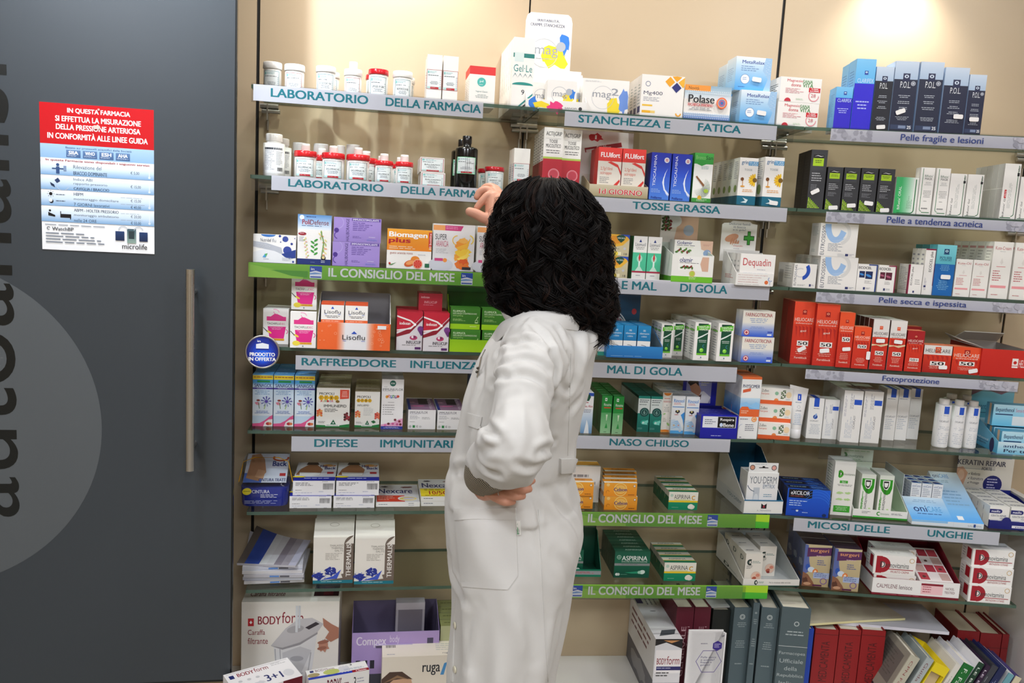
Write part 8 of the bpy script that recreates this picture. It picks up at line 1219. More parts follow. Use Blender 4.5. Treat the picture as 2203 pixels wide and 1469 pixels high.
for k in range(5):
    b = ds('#eeeef0', fn=t_card if k == 0 else None); lb = 'white skin care brochure in the standing pack, '+('front with purple hexagon', 'second from front', 'third from front', 'fourth from front', 'rearmost and tallest')[k]
    carton(1, None, 1085-13*k, 1325-11*k+(20 if k == 4 else 0), 1085-6*k, None, .004, b, lb, .318-.0055*k, z=Z0, cat='brochure', name='brochure', group='brochures in the standing pack', rot=0)
# ------------------------------------------------------------ on the low cabinets, angled bay: books and papers
crop(*KL)
def t_big(f, l): f.ring(.55, .84, .09, .03, '#b9c2c2'); f.n(.15, .71, .9, .77, 2, '#aab6b8', mid=True); f.r(0, .61, 1, .615, '#c4caca'); f.r(0, .14, 1, .145, '#c4caca'); [f.t(s, .5-.045*len(s), .52-.075*i, .5+.045*len(s), .56-.075*i, '#aeb9ba', .0, 0, 3) for i, s in enumerate(('Farmacopea', 'Ufficiale', 'della', 'Repubblica', 'Italiana'))]; f.n(.3, .05, .8, .08, 1, '#aab')
book(2, 155, 384, 880, .25, .2, '#4f5f64', 'thickest grey-blue book, beside the red ones', title=t_big)
book(2, 356, 404, 1050, .235, .17, '#1640a8', 'thin bright blue book against the red ones', title=None)
def t_red(f, l): f.t('MEDICAMENTA', .32, .3, .68, .84, '#4a0c10', .012, 90, 3); f.r(0, .93, 1, .935, '#3a0808'); f.r(0, .1, 1, .105, '#3a0808')
book(2, 412, 596, 1048, .22, .16, '#8e1418', 'thick red book beside the thin blue one', title=t_red)
book(2, 600, 770, 1052, .22, .16, '#8e1418', 'thick red book, middle of the three under the papers', title=t_red)
book(2, 774, 960, 1056, .22, .16, '#8e1418', 'thick red book, half hidden by the leaning books', title=t_red)
def t_rf(f, l): f.r(0, .8, 1, .805, '#3a0808')
book(2, 1512, 1686, 1062, .15, .135, '#7c1116', 'red book standing at the back, nearest the white folder', title=t_rf, pages='#cbbfa4')
book(2, 1690, 1856, 1082, .15, .135, '#7c1116', 'red book standing at the back, middle of three', title=t_rf, pages='#cbbfa4')
book(2, 1860, 1914, 1092, .15, .135, '#7c1116', 'thin red book standing at the back by the white end panel', title=t_rf, pages='#cbbfa4')
Q = BAYS[2]; Zp = Q.hit(*px(412, 1048), .22)[1]+.0015
def sheet(pts, z, t, col, name, label, cat, curl=0., side=None, fn=None):
    P = [Q.flat(*px(*p), z) for p in pts]; P = [(u, min(max(v, .004), .26)) for u, v in P]; n = 10; g = Mb(); rows = []
    for j in range(n+1):
        r_ = []
        for i in range(n+1):
            s, t2 = i/n, j/n; u = (P[0][0]*(1-s)+P[1][0]*s)*(1-t2)+(P[3][0]*(1-s)+P[2][0]*s)*t2; v = (P[0][1]*(1-s)+P[1][1]*s)*(1-t2)+(P[3][1]*(1-s)+P[2][1]*s)*t2; w = Q.pt(u, v, z-curl*(1-s)**2*(1-t2)); r_.append(w)
        rows.append(r_)
    bt = [[p-Vector((0, 0, t)) for p in r_] for r_ in rows]; g.grid(rows, C(col), 0, False); g.grid(bt, C(col), 0, False); sc = C(side or col)
    for a, b_ in ((rows[0], bt[0]), (rows[-1], bt[-1]), ([r_[0] for r_ in rows], [r_[0] for r_ in bt]), ([r_[-1] for r_ in rows], [r_[-1] for r_ in bt])):
        for i in range(n): g.face([b_[i], b_[i+1], a[i+1], a[i]], sc)
    o = g.build(name, 'paper'); tag(o, label, cat); c0 = sum((p for r_ in rows for p in r_), Vector())/len(rows)**2
    for vtx in o.data.vertices: vtx.co -= c0
    o.location = c0; return o
sheet([(575, 995), (1445, 1075), (1230, 860), (480, 830)], Zp+.0085, .0085, '#bfc0c6', 'paper_folder', 'white and grey folder of papers lying across the red books', 'folder', 0, '#d9d9e4')
sheet([(370, 1000), (1105, 968), (900, 830), (190, 800)], Zp+.0165, .006, '#c4bca4', 'booklet', 'cream printed booklet with drooping corner lying on the folder', 'booklet', .004, '#e6e0ac')
TH = math.radians(24); crop(1700, 1290, 4.38)
def t_w(txt, tc='#333'): return lambda f, l: (f.t(txt, .28, .93-.055*len(txt), .66, .93, tc, .01, -90, 3) if txt else f.n(.25, .4, .75, .9, 2, tc, vert=True))
def t_cpg(f, l): f.t('CPN Farm. Naz.', .34, .2, .6, .93, '#8a3a3c', .005, -90, 3); l.r(.1, .5, .85, .92, '#6a6660'); l.n(.15, .55, .8, .88, 8, '#5a5650'); l.r(.08, .22, .5, .36, '#2a1420'); l.t('CPE', .14, .25, .44, .33, '#a05a6a', .02)
prev = None
for xl, xr, yt, col, cov, nm, tf, dd in (
    (1140, 1250, 516, '#b9b6a4', '#918d80', 'grey-beige book with a dark logo on its cover, leaning on the red books', t_cpg, .14), (1292, 1378, 540, '#a9b2b2', '#8f9998', 'pale grey book leaning beside the grey-beige one', t_w('Guida', '#7a4a4c'), .14),
    (1565, 1630, 600, '#d9d6cc', '#d9d6cc', 'white book leaning between the yellow file and the green book', t_w('', '#8a8a80'), .14), (1642, 1760, 592, '#0f6a28', '#dcdce2', 'bright green spined book leaning with a white glossy cover', t_w('F. Farmaci', '#e0ece0'), .14),
    (1785, 1850, 586, '#123a26', '#e0e0e4', 'dark green spined book, leaning', t_w('LE BASI', '#d9e4da'), .14), (1852, 1908, 612, '#2c1434', '#2c1434', 'dark purple spined book, leaning', t_w('LE BASI', '#d9cfe0'), .14), (1910, 1982, 612, '#3a3c44', '#2c2e36', 'charcoal book leaning beside the navy one', t_w('', '#8a8c94'), .14),
    (1986, 2062, 622, '#15204e', '#1a2458', 'navy book leaning, beside the charcoal one', t_w('', '#8a94b4'), .14), (2064, 2130, 690, '#6aa0ac', '#d4d8dc', 'pale book with a teal patch, leaning near the end panel', None, .15), (2132, 2200, 718, '#d4ccae', '#4a3f7a', 'cream book leaning, last before the end panel', None, .14)):
    book(2, xl, xr, yt, .3, dd, col, nm, TH, tf, cov)
# yellow magazine file
u0, zt = Q.hit(*px(1372, 588), .3); u1 = Q.u_at(px(1548, 0)[0], .3, zt); T = (u1-u0)*math.cos(TH)-.002; L = (zt-Z0-T*math.sin(TH))/math.cos(TH); d = .14; g = Mb(); y = C('#e6d01e'); k = .0025
g.box(0, k, 0, d, 0, L, y); g.box(T-k, T, 0, d, 0, L, y); g.box(k, T-k, 0, k, L*.86, L, y); g.box(k, T-k, 0, k, 0, L*.3, y); g.box(k, T-k, d-k, d, 0, L, y); g.box(k, T-k, k, d-k, 0, k, y)
o = g.build('magazine_file', 'card', None, Q.pt(u0-L*math.sin(TH), .3, Z0+T*math.sin(TH)), Q.a); o.rotation_euler = (0, TH, Q.a); tag(o, 'bright yellow cardboard file leaning among the books', 'magazine file')
g = Mb(); g.box(k*2, T-k*2, .012, d-.01, .004, L*.93, C('#c9b48e')); g.build('papers', 'paper', o)
# ------------------------------------------------------------ the person in the white coat
from mathutils import noise as NZ
from mathutils.bvhtree import BVHTree
mat('coat_cloth', '#d2d1ce', .8, sheen=.1, bump=(1500, .08, .0006), noise=(6, '#cccbc6', .6)); mat('skin', '#d09a80', .5, noise=(40, '#bd7d66', .6), bump=(300, .1, .0006))
mat('hair', attr=True, rough=.5, spec=.18); mat('trousers', '#101114', .8); mat('shoe', '#0b0b0c', .35); mat('knit', attr=True, rough=.9)
def at(x, y, Y): d = ray(x, y); return Vector(CC + d*(Y/d[1]))
PX = lambda Y: F/(Y*math.cos(PIT))*1.0
def baked(mb, name, m, voxel=None, smooth=0, parent=None, loc=None):
    o = mb.build(name, m); 
    if voxel:
        r = o.modifiers.new('r', 'REMESH'); r.mode = 'VOXEL'; r.voxel_size = voxel; r.use_smooth_shade = True
        if smooth: s = o.modifiers.new('s', 'SMOOTH'); s.factor = .5; s.iterations = smooth
    dg = bpy.context.evaluated_depsgraph_get(); me = bpy.data.meshes.new_from_object(o.evaluated_get(dg)); o.modifiers.clear(); old = o.data; o.data = me; bpy.data.meshes.remove(old); me.name = name
    for p in me.polygons: p.use_smooth = True
    if not me.materials: me.materials.append(MATS[m])
    if parent: o.parent = parent; o.location = -parent.location
    return o
def spline(P, n):                               # Catmull-Rom through tuples
    P = [np.array(p, dtype=float) for p in P]; Q = [2*P[0]-P[1]]+P+[2*P[-1]-P[-2]]; out = []
    for i in range(len(P)-1):
        for k in range(n):
            t = k/n; a, b, c, d = Q[i:i+4]; out.append(.5*((2*b)+(-a+c)*t+(2*a-5*b+4*c-d)*t*t+(-a+3*b-3*c+d)*t**3))
    out.append(P[-1]); return out
def limb(mb, pts, n=6, seg=24, col=None, fold=None, flat=None):
    """loft of round sections along pts (x, y, z, r), with rounded ends"""
    S_ = spline(pts, n); rows = []; pa = None; L = 0
    for i, p in enumerate(S_):
        d = Vector((S_[min(i+1, len(S_)-1)]-S_[max(i-1, 0)])[:3]).normalized()
        if pa is None: a = d.cross(Vector((.3, .9, .2))).normalized()
        else: a = (pa-d*pa.dot(d)).normalized()
        pa = a; b = d.cross(a); c = Vector(p[:3]); r = p[3]
        if i: L += (c-prev_).length
        prev_ = c; row = []
        for j in range(seg):
            t = 2*math.pi*j/seg; q = 1+(fold(L, t, i/(len(S_)-1)) if fold else 0); row.append(c+(a*math.cos(t)+b*math.sin(t))*r*q)
        rows.append(row)
    for end, sgn in ((0, -1), (-1, 1)):         # domes
        p = S_[end]; c = Vector(p[:3]); d = Vector((S_[1]-S_[0])[:3] if end == 0 else (S_[-1]-S_[-2])[:3]).normalized()*sgn; ring = rows[end]; cap = []
        for k in (1, 2, 3): t = k/3.2*math.pi/2; cap.append([c+(q-c)*math.cos(t)+d*p[3]*math.sin(t)*.9 for q in ring])
        rows = cap[::-1]+rows if end == 0 else rows+cap
    col = col or C('W'); mb.grid(rows, col); mb.cap(rows[0], col, 0, True); mb.cap(rows[-1], col); return rows
def P4(x, y, Y, r): p = at(x, y, Y); return (p.x, p.y, p.z, r)
YB = 1.45
# --- coat: sections from the silhouette, the depth from the build of the body
prof = [(690, 1112, 1262, .085), (703, 1092, 1280, .125), (722, 1070, 1283, .15), (750, 1045, 1279, .165), (790, 1026, 1272, .17), (850, 1007, 1260, .165), (905, 995, 1246, .158), (950, 982, 1237, .152), (985, 972, 1233, .15), (1020, 964, 1235, .155), (1060, 958, 1244, .165), (1110, 958, 1254, .176), (1150, 963, 1250, .182), (1210, 972, 1236, .187), (1270, 975, 1226, .19), (1340, 973, 1213, .194), (1400, 969, 1197, .198), (1469, 964, 1182, .2), (1600, 955, 1165, .205)]
def ridge(v, p=2.): return (1-abs(NZ.noise(v))*2)**p if abs(NZ.noise(v)) < .5 else 0.
def ringrow(p):
    y, xl, xr, dy = p; a, b = at(xl, y, YB), at(xr, y, YB); return np.array([(a.x+b.x)/2, (b.x-a.x)/2, (a.z+b.z)/2, dy])
rows = []
SP = spline([ringrow(p) for p in prof], 10)
def coat_fold(cx, x, y, z, t):
    f = 0.
    if z < 1.0: f += .016*min(1, (1.0-z)/.25)*NZ.noise(Vector((math.cos(t)*2.3, math.sin(t)*2.3, z*1.1+3)))*1.6          # long hanging folds
    f += .009*NZ.noise(Vector((math.cos(t)*3+z*5, math.sin(t)*3, z*7)))
    f += .007*ridge(Vector((math.cos(t)*1.6+z*2.2, math.sin(t)*1.6-z*2.2, z*1.6+5)), 3.)*(1 if z > 1.04 else .6)
    if z > 1.02: f += .013*NZ.noise(Vector((math.cos(t)*2+z*9, math.sin(t)*4-z*6, z*3+8)))+.006*math.sin(26*z+5*t)*max(0, math.cos(t-5.6))
    g = z-1.075; f -= .010*math.exp(-(g/.012)**2)*.6                                                                   # drawn in at the half belt
    f += .007*math.exp(-((z-1.11)/.02)**2)*max(0, math.cos(t-.1))+.008*math.exp(-((z-1.03)/.03)**2)*NZ.noise(Vector((math.cos(t)*5, math.sin(t)*5, 2)))
    return f
N = 96
for cx, hx, z, dy in SP:
    row = []
    for j in range(N):
        t = 2*math.pi*j/N; c, s = math.cos(t), math.sin(t); e = .9; x = math.copysign(abs(c)**e, c); y = math.copysign(abs(s)**e, s); f = coat_fold(cx, x, y, z, t); row.append(Vector((cx+x*(hx+f*.6), YB+.01+y*(dy+f)-.05*x*.0, z)))
    rows.append(row)
g = Mb(); g.grid(rows[::-1], C('W')); g.cap(rows[0], C('W')); g.cap(rows[-1], C('W'), 0, True)
def sl_fold(L, t, q):
    w = math.exp(-((q-.70)/.17)**2)+.75*math.exp(-((q-.17)/.13)**2)+.3
    return w*(.16*ridge(Vector((math.cos(t)*.9+L*3, math.sin(t)*.9, L*17+.9*math.cos(t-1))), 2.5)-.05)+.08*NZ.noise(Vector((math.cos(t)*1.3, math.sin(t)*1.3, L*16)))
SLV = [P4(1168, 734, 1.37, .056), P4(1150, 764, 1.315, .056), P4(1136, 803, 1.275, .050), P4(1124, 850, 1.235, .0435), P4(1117, 900, 1.205, .0440), P4(1114, 942, 1.185, .0500), P4(1104, 966, 1.19, .0525), P4(1083, 981, 1.225, .0490), P4(1060, 992, 1.265, .0430)]
limb(g, SLV, 10, 48, fold=sl_fold)
limb(g, [P4(1200, 712, 1.56, .07), P4(1165, 690, 1.63, .062), P4(1125, 640, 1.66, .054), P4(1100, 590, 1.67, .05), P4(1085, 545, 1.69, .046)], 8, 32, fold=sl_fold)
# --- body: one continuous skin
b = Mb(); LX = at(1082, 1469, YB).x
FWD = Vector((-math.cos(.5), math.sin(.5), 0)); UPV = Vector((0, 0, 1)); SIDE = UPV.cross(FWD)
hc = at(1190, 545, 1.46)
def hp(f, s, u): return hc+FWD*f+SIDE*s+UPV*u
def blob(mb, c, rx, ry, rz, seg=24):
    R_ = []
    for i in range(1, 14):
        a = math.pi*i/14; R_.append([c+FWD*(rx*math.sin(a)*math.cos(2*math.pi*j/seg))+SIDE*(ry*math.sin(a)*math.sin(2*math.pi*j/seg))-UPV*(rz*math.cos(a)) for j in range(seg)])
    mb.grid(R_, C('W')); mb.cap(R_[0], C('W'), 0, True); mb.cap(R_[-1], C('W'))
blob(b, hp(0, 0, .02), .09, .072, .092); blob(b, hp(.03, 0, -.04), .062, .056, .075); blob(b, hp(.055, 0, -.085), .03, .032, .03)
for s in (-1, 1): blob(b, hp(-.005, .074*s, -.015), .018, .008, .03); blob(b, hp(.074, .03*s, -.028), .014, .02, .014)
def vv(p, r): return (p.x, p.y, p.z, r)
limb(b, [vv(hp(.085, 0, .012), .008), vv(hp(.098, 0, -.02), .01), vv(hp(.1, 0, -.036), .013)], 3, 12)
limb(b, [vv(hp(.083, -.02, -.067), .006), vv(hp(.092, 0, -.066), .008), vv(hp(.083, .02, -.067), .006)], 3, 10)
limb(b, [vv(hp(-.015, 0, -.04), .055), vv(hp(-.03, 0, -.14), .052), vv(hp(-.03, 0, -.2), .055), P4(1150, 800, YB, .085), P4(1115, 1000, YB, .085), P4(1095, 1200, YB, .088)], 5, 24)
for s in (-1, 1):                               # legs to the floor
    y0 = YB+s*.085; x0 = LX; limb(b, [(x0, y0, .82, .068), (x0, y0, .62, .062), (x0, y0, .46, .052), (x0+.012, y0, .3, .05), (x0+.01, y0, .1, .034), (x0+.005, y0, .07, .035)], 5, 20)
# near arm under the sleeve, the wrist bent so that the hand lies back along the hip
limb(b, [P4(1154, 765, 1.325, .035), P4(1127, 850, 1.245, .028), P4(1114, 940, 1.2, .028), P4(1082, 982, 1.23, .028), P4(1052, 1010, 1.27, .025), P4(1040, 1034, 1.292, .0235), P4(1046, 1052, 1.288, .021)], 6, 20)
def finger(pts): limb(b, [P4(*p) for p in pts], 5, 14)
limb(b, [P4(1043, 1046, 1.288, .0175), P4(1056, 1051, 1.277, .0165), P4(1068, 1048, 1.271, .0140)], 4, 16); limb(b, [P4(1050, 1042, 1.286, .016), P4(1072, 1037, 1.274, .0145), P4(1084, 1033, 1.27, .012)], 4, 16); limb(b, [P4(1048, 1056, 1.282, .0125), P4(1056, 1060, 1.276, .010)], 4, 14)
finger([(1052, 1062, 1.276, .0076), (1066, 1070, 1.262, .0074), (1086, 1079, 1.250, .0072), (1104, 1079, 1.253, .0056)])
finger([(1064, 1054, 1.272, .0078), (1082, 1059, 1.257, .0076), (1106, 1067, 1.246, .0073), (1125, 1067, 1.25, .0058)])
finger([(1074, 1044, 1.271, .0078), (1096, 1047, 1.256, .0076), (1121, 1053, 1.245, .0073), (1139, 1052, 1.25, .0058)])
finger([(1084, 1034, 1.270, .0074), (1108, 1034, 1.257, .0072), (1130, 1037, 1.25, .0068), (1146, 1034, 1.253, .0054)])
finger([(1056, 1036, 1.284, .0105), (1070, 1018, 1.27, .0095), (1086, 1008, 1.265, .0085)])
# far arm, reaching up beside the head
limb(b, [P4(1200, 712, 1.56, .045), P4(1140, 660, 1.65, .038), P4(1100, 590, 1.67, .033), P4(1082, 530, 1.70, .027), P4(1074, 492, 1.73, .022)], 6, 20)
limb(b, [P4(1074, 494, 1.73, .022), P4(1068, 470, 1.74, .0235), P4(1066, 446, 1.75, .0225), P4(1066, 428, 1.755, .02)], 5, 18); limb(b, [P4(1078, 485, 1.72, .019), P4(1082, 455, 1.73, .02), P4(1080, 432, 1.74, .017)], 5, 16); limb(b, [P4(1066, 476, 1.735, .018), P4(1054, 474, 1.735, .015)], 4, 14)
finger([(1062, 470, 1.735, .0150), (1042, 469, 1.73, .0118), (1024, 460, 1.728, .0108), (1010, 455, 1.728, .0095)])          # thumb
finger([(1064, 424, 1.755, .0108), (1050, 409, 1.762, .0092), (1034, 412, 1.765, .0085), (1026, 424, 1.764, .0074)])           # index, bent
finger([(1066, 432, 1.752, .0105), (1052, 420, 1.748, .0090), (1038, 432, 1.745, .0083), (1026, 447, 1.745, .0072)])           # middle, bent down
finger([(1074, 426, 1.752, .0100), (1062, 404, 1.775, .0085), (1046, 402, 1.785, .0078), (1036, 410, 1.786, .0070)])
finger([(1080, 430, 1.75, .0092), (1070, 408, 1.77, .0078), (1058, 402, 1.785, .0070), (1049, 406, 1.79, .0062)])
person = baked(b, 'person', 'skin', .0019, 1)
org = Vector((LX, YB, 0))
for v in person.data.vertices: v.co -= org
person.location = org
tag(person, 'person with dark curly hair in a white coat, reaching up to the shelves', 'person')
coat = baked(g, 'lab_coat', 'coat_cloth', .0038, 2, person)
bv = BVHTree.FromPolygons([v.co.copy() for v in coat.data.vertices], [tuple(p.vertices) for p in coat.data.polygons])
def hitc(x, y):
    d = Vector(ray(x, y)).normalized(); h = bv.ray_cast(Vector(CC), d); return (h[0], h[1]) if h[0] else (at(x, y, YB), Vector((0, -1, 0)))
def patch(name, q, t, n=(14, 14), parent=None, m='coat_cloth', border=True, col='W', fn=None):
    """cloth sewn on the coat: q are its four corners as seen (tl, tr, br, bl)"""
    nx, ny = n; top = []
    for j in range(ny+1):
        r_ = []
        for i in range(nx+1):
            s, u = i/nx, j/ny; x = (q[0][0]*(1-s)+q[1][0]*s)*(1-u)+(q[3][0]*(1-s)+q[2][0]*s)*u; y = (q[0][1]*(1-s)+q[1][1]*s)*(1-u)+(q[3][1]*(1-s)+q[2][1]*s)*u
            p, nn = hitc(x, y); nn = nn if nn.y < 0 else -nn; r_.append((p, nn))
        top.append(r_)
    g = Mb(); up = [[p+nn*t for p, nn in r_] for r_ in top]; dn = [[p-nn*.003 for p, nn in r_] for r_ in top]; g.grid(up, C(col), 0, False, True); g.grid(dn, C(col), 0, False, True)
    for a, b_ in ((up[0], dn[0]), (up[-1], dn[-1]), ([r_[0] for r_ in up], [r_[0] for r_ in dn]), ([r_[-1] for r_ in up], [r_[-1] for r_ in dn])):
        for i in range(len(a)-1): g.face([b_[i], b_[i+1], a[i+1], a[i]], C(col))
    if fn: fn(g, up)
    o = g.build(name, m, parent or coat); o.location = Vector((0, 0, 0)); return o
def sculpt(curves):
    V_ = coat.data.vertices; co = np.array([v.co[:] for v in V_]); nr = np.array([v.normal[:] for v in V_]); off = np.zeros(len(co))
    for o_, sc, pts, A, w in curves:
        P = np.array([hitc(o_[0]+x/sc, o_[1]+y/sc)[0][:] for x, y in pts]); S2 = np.array([tuple(q) for q in spline([tuple(p) for p in P], 5)]); best = np.full(len(co), 9.); tt = np.zeros(len(co)); sel = np.where((np.abs(co-S2.mean(0)).max(1) < .2))[0]
        for i in range(len(S2)-1):
            a, e = S2[i], S2[i+1]; d = e-a; l2 = max(1e-9, d@d); t = np.clip(((co[sel]-a)@d)/l2, 0, 1); r = np.linalg.norm(co[sel]-(a+t[:, None]*d), axis=1); m_ = r < best[sel]; k = sel[m_]; best[k] = r[m_]; tt[k] = (i+t[m_])/(len(S2)-1)
        fade = np.sin(np.pi*np.clip(tt, .04, .96))**.5; off += fade*A*.85*(-np.exp(-(best/w)**2)+.75*np.exp(-((best-1.7*w)/(1.0*w))**2))
    co += nr*off[:, None]; coat.data.vertices.foreach_set('co', co.ravel()); coat.data.update()
A_, B_ = (960, 640), (930, 1020)
sculpt([(A_, 3.061, p, a, w) for p, a, w in (([(345, 365), (430, 300), (540, 275), (620, 320), (680, 400)], .0065, .0065), ([(330, 475), (400, 420), (500, 400), (590, 425), (660, 480)], .0055, .006), ([(305, 565), (380, 520), (500, 510), (600, 545), (680, 630)], .0075, .007),
    ([(570, 190), (640, 260), (690, 360), (715, 470), (702, 600), (690, 680)], .008, .007), ([(270, 845), (315, 895), (370, 945)], .008, .007), ([(225, 1010), (300, 985), (400, 1000)], .005, .008), ([(600, 1035), (655, 1000), (705, 945)], .007, .007), ([(470, 1090), (540, 1115), (620, 1100)], .006, .007), ([(215, 1090), (280, 1140), (350, 1165)], .007, .007), ([(360, 700), (430, 650), (520, 640)], .003, .008),
    ([(740, 215), (795, 330), (805, 450)], .006, .008), ([(835, 250), (862, 400), (842, 560)], .005, .009), ([(745, 560), (800, 610), (840, 545)], .005, .007), ([(800, 760), (850, 700), (905, 610)], .004, .008), ([(930, 200), (945, 330), (915, 480)], .004, .008), ([(330, 200), (420, 165), (520, 170)], .004, .008), ([(250, 420), (240, 560), (190, 690)], .004, .009), ([(60, 1150), (100, 1130), (160, 1150)], .005, .008))]
    +[(B_, 3.272, p, a, w) for p, a, w in (([(790, 120), (900, 235), (1000, 345), (1045, 470)], .006, .010), ([(700, 150), (745, 260), (750, 420)], .003, .007), ([(120, 560), (150, 720), (245, 900)], .006, .010), ([(890, 980), (862, 1150), (835, 1320)], .005, .011), ([(620, 860), (690, 1050), (720, 1300)], .004, .014), ([(300, 900), (250, 1100), (240, 1350)], .005, .012), ([(860, 560), (940, 650), (960, 790)], .004, .011))])
bv = BVHTree.FromPolygons([v.co.copy() for v in coat.data.vertices], [tuple(p.vertices) for p in coat.data.polygons])
po = patch('hip_pocket', [(978, 1094), (1110, 1092), (1114, 1240), (993, 1252)], .0016); patch('pocket_flap', [(978, 1094), (1110, 1092), (1111, 1117), (979, 1119)], .0028, (14, 4), po); patch('pocket_base', [(993, 1250), (1114, 1238), (1092, 1268), (996, 1262)], .0016, (12, 4), po)
patch('chest_pocket', [(1006, 888), (1038, 897), (1032, 924), (1009, 916)], .0022, (6, 4))
patch('half_belt', [(1203, 986), (1240, 986), (1238, 1014), (1203, 1016)], .005, (14, 5))
patch('seam', [(1157.5, 1096), (1159, 1096), (1180, 1466), (1178.5, 1466)], .0011, (2, 40)); patch('seam', [(1228, 760), (1229, 760), (1222, 980), (1221, 980)], .0009, (2, 24)) 
patch('front_placket', [(975, 1290), (980, 1290), (975, 1466), (970, 1466)], .0022, (3, 20))
for y in (1345, 1440): p, nn = hitc(980, y); g = Mb(); rows = [[p+nn*h+(Vector((0, 0, 1))*math.sin(a)+nn.cross(Vector((0, 0, 1))).normalized()*math.cos(a))*r for a in [2*math.pi*j/16 for j in range(16)]] for r, h in ((.0062, .0005), (.0066, .002), (.0055, .0032), (.0002, .0028))]; g.grid(rows, C('#d9d4bc')); g.build('button', 'gloss', coat)
def maker(g, up):
    for i in range(3): pass
lab_ = patch('maker_tag', [(1112, 1120), (1120, 1120), (1121, 1150), (1113, 1150)], .003, (3, 6), po, 'paper', col='#eeeeea')
p0 = hitc(1113, 1149)[0]; p1 = hitc(1120.5, 1149)[0]; p2 = hitc(1113, 1121)[0]; nn = hitc(1116, 1135)[1]; g = Mb(); f = Face(g, p0+nn*.0034, (p1-p0).normalized(), (p2-p0).normalized(), (p1-p0).length, (p2-p0).length, 0, .0001); f.t('poce', .15, .1, .62, .92, '#1f8a4a', .03, 90, 3); f.n(.7, .1, .9, .9, 1, '#555', vert=True); g.build('lettering', 'paper', lab_)
# collar and pen clip
g = Mb(); nk = [(1262, 690, 1.42), (1225, 684, 1.36), (1180, 682, 1.34), (1135, 684, 1.345), (1100, 690, 1.37), (1078, 700, 1.41), (1062, 720, 1.45), (1046, 748, 1.46)]
top = [at(x, y-13+2.4*i*(i > 3)*.6, Y) for i, (x, y, Y) in enumerate(nk)]; out = [at(x-2-1.2*i, y+24+2*i*(i > 4), Y-.022) for i, (x, y, Y) in enumerate(nk)]
tp = spline([tuple(p) for p in top], 5); ou = spline([tuple(p) for p in out], 5); mid = [(a*.55+b_*.45)+np.array([0, -.008, .006]) for a, b_ in zip(tp, ou)]
g.grid([[Vector(p) for p in r_] for r_ in (tp, mid, ou)], C('W'), 0, False); inn = [[Vector(p)+Vector((0, .003, -.002)) for p in r_] for r_ in (tp, mid, ou)]; g.grid(inn, C('W'), 0, False)
for a, b_ in ((tp, inn[0]), (ou, inn[2])):
    for i in range(len(a)-1): g.face([Vector(a[i]), Vector(a[i+1]), b_[i+1], b_[i]], C('W'))
g.build('collar', 'coat_cloth', coat)
a = at(1036, 768, 1.375); e = at(1027, 812, 1.372); g = Mb(); g.tube([a, e], .0016, C('#caa860'), 8); g.tube([at(1044, 752, 1.365), a], .0009, C('#b9b0a0'), 6); g.build('pen_clip', 'steel', coat)
for (x, y) in ((1028, 792), (1026, 800)): g = Mb(); c = at(x, y, 1.366); rows = [[c+Vector((r*math.cos(2*math.pi*j/12), h, r*math.sin(2*math.pi*j/12))) for j in range(12)] for r, h in ((.0022, .002), (.0026, 0), (.0016, -.002), (.0001, -.0024))]; g.grid(rows, C('#444')); g.build('snap', 'steel_dark', coat)
# knitted cuff showing below the sleeve end
g = Mb(); pts = spline([P4(1076, 992, 1.235, .043), P4(1056, 1006, 1.262, .0405), P4(1042, 1024, 1.283, .0345), P4(1036, 1036, 1.292, .0290)], 12); rows = []; pa = None
for i, p in enumerate(pts):
    d = Vector((pts[min(i+1, len(pts)-1)]-pts[max(i-1, 0)])[:3]).normalized(); a = d.cross(Vector((.2, .3, .9))).normalized() if pa is None else (pa-d*pa.dot(d)).normalized(); pa = a; b_ = d.cross(a); rows.append([Vector(p[:3])+(a*math.cos(2*math.pi*j/96)+b_*math.sin(2*math.pi*j/96))*p[3] for j in range(96)])
def herring(i, j): k = (j//6) % 2; return C('#b0a690') if ((i*2+(j if k else -j)) % 4) < 1.5 else C('#17171a')
g.grid(rows, C('K'), colf=herring); g.cap(rows[-1], C('#17171a')); g.cap(rows[0], C('#17171a'), 0, True); o = g.build('knit_cuff', 'knit', person); o.location = -org
g = Mb(); c = at(1080, 1058, 1.2585); ax = (at(1082, 1059, 1.257)-at(1064, 1054, 1.272)).normalized(); a = ax.cross(Vector((0, 0, 1))).normalized(); b_ = ax.cross(a); g.tube([c+(a*math.cos(t)+b_*math.sin(t))*.0081 for t in [2*math.pi*k/24 for k in range(25)]], .0009, C('W'), 8); o = g.build('finger_ring', 'steel', person); o.location = -org
# trousers and shoes
for s in (-1, 1):
    g = Mb(); y0 = YB+s*.085; x0 = LX; limb(g, [(x0, y0, .8, .073), (x0, y0, .62, .07), (x0+.002, y0, .46, .066), (x0+.012, y0, .3, .063), (x0+.012, y0, .13, .058)], 6, 24); o = g.build('trouser_leg', 'trousers', person); o.location = -org
    g = Mb(); R_ = []
    for k in range(13):
        q = k/12; xx = x0+.055-.25*q; w = .038*math.sin(math.pi*min(1, .25+.75*q))**.5*(1 if q < .9 else .8)+.004; h = .075-.04*q; R_.append([Vector((xx, y0+w*math.cos(t), .003+max(0, (h/2)*(1+math.sin(t))))) for t in [2*math.pi*j/20 for j in range(20)]])
    g.grid(R_, C('K')); g.cap(R_[0], C('K'), 0, True); g.cap(R_[-1], C('K')); o = g.build('shoe', 'shoe', person); o.location = -org
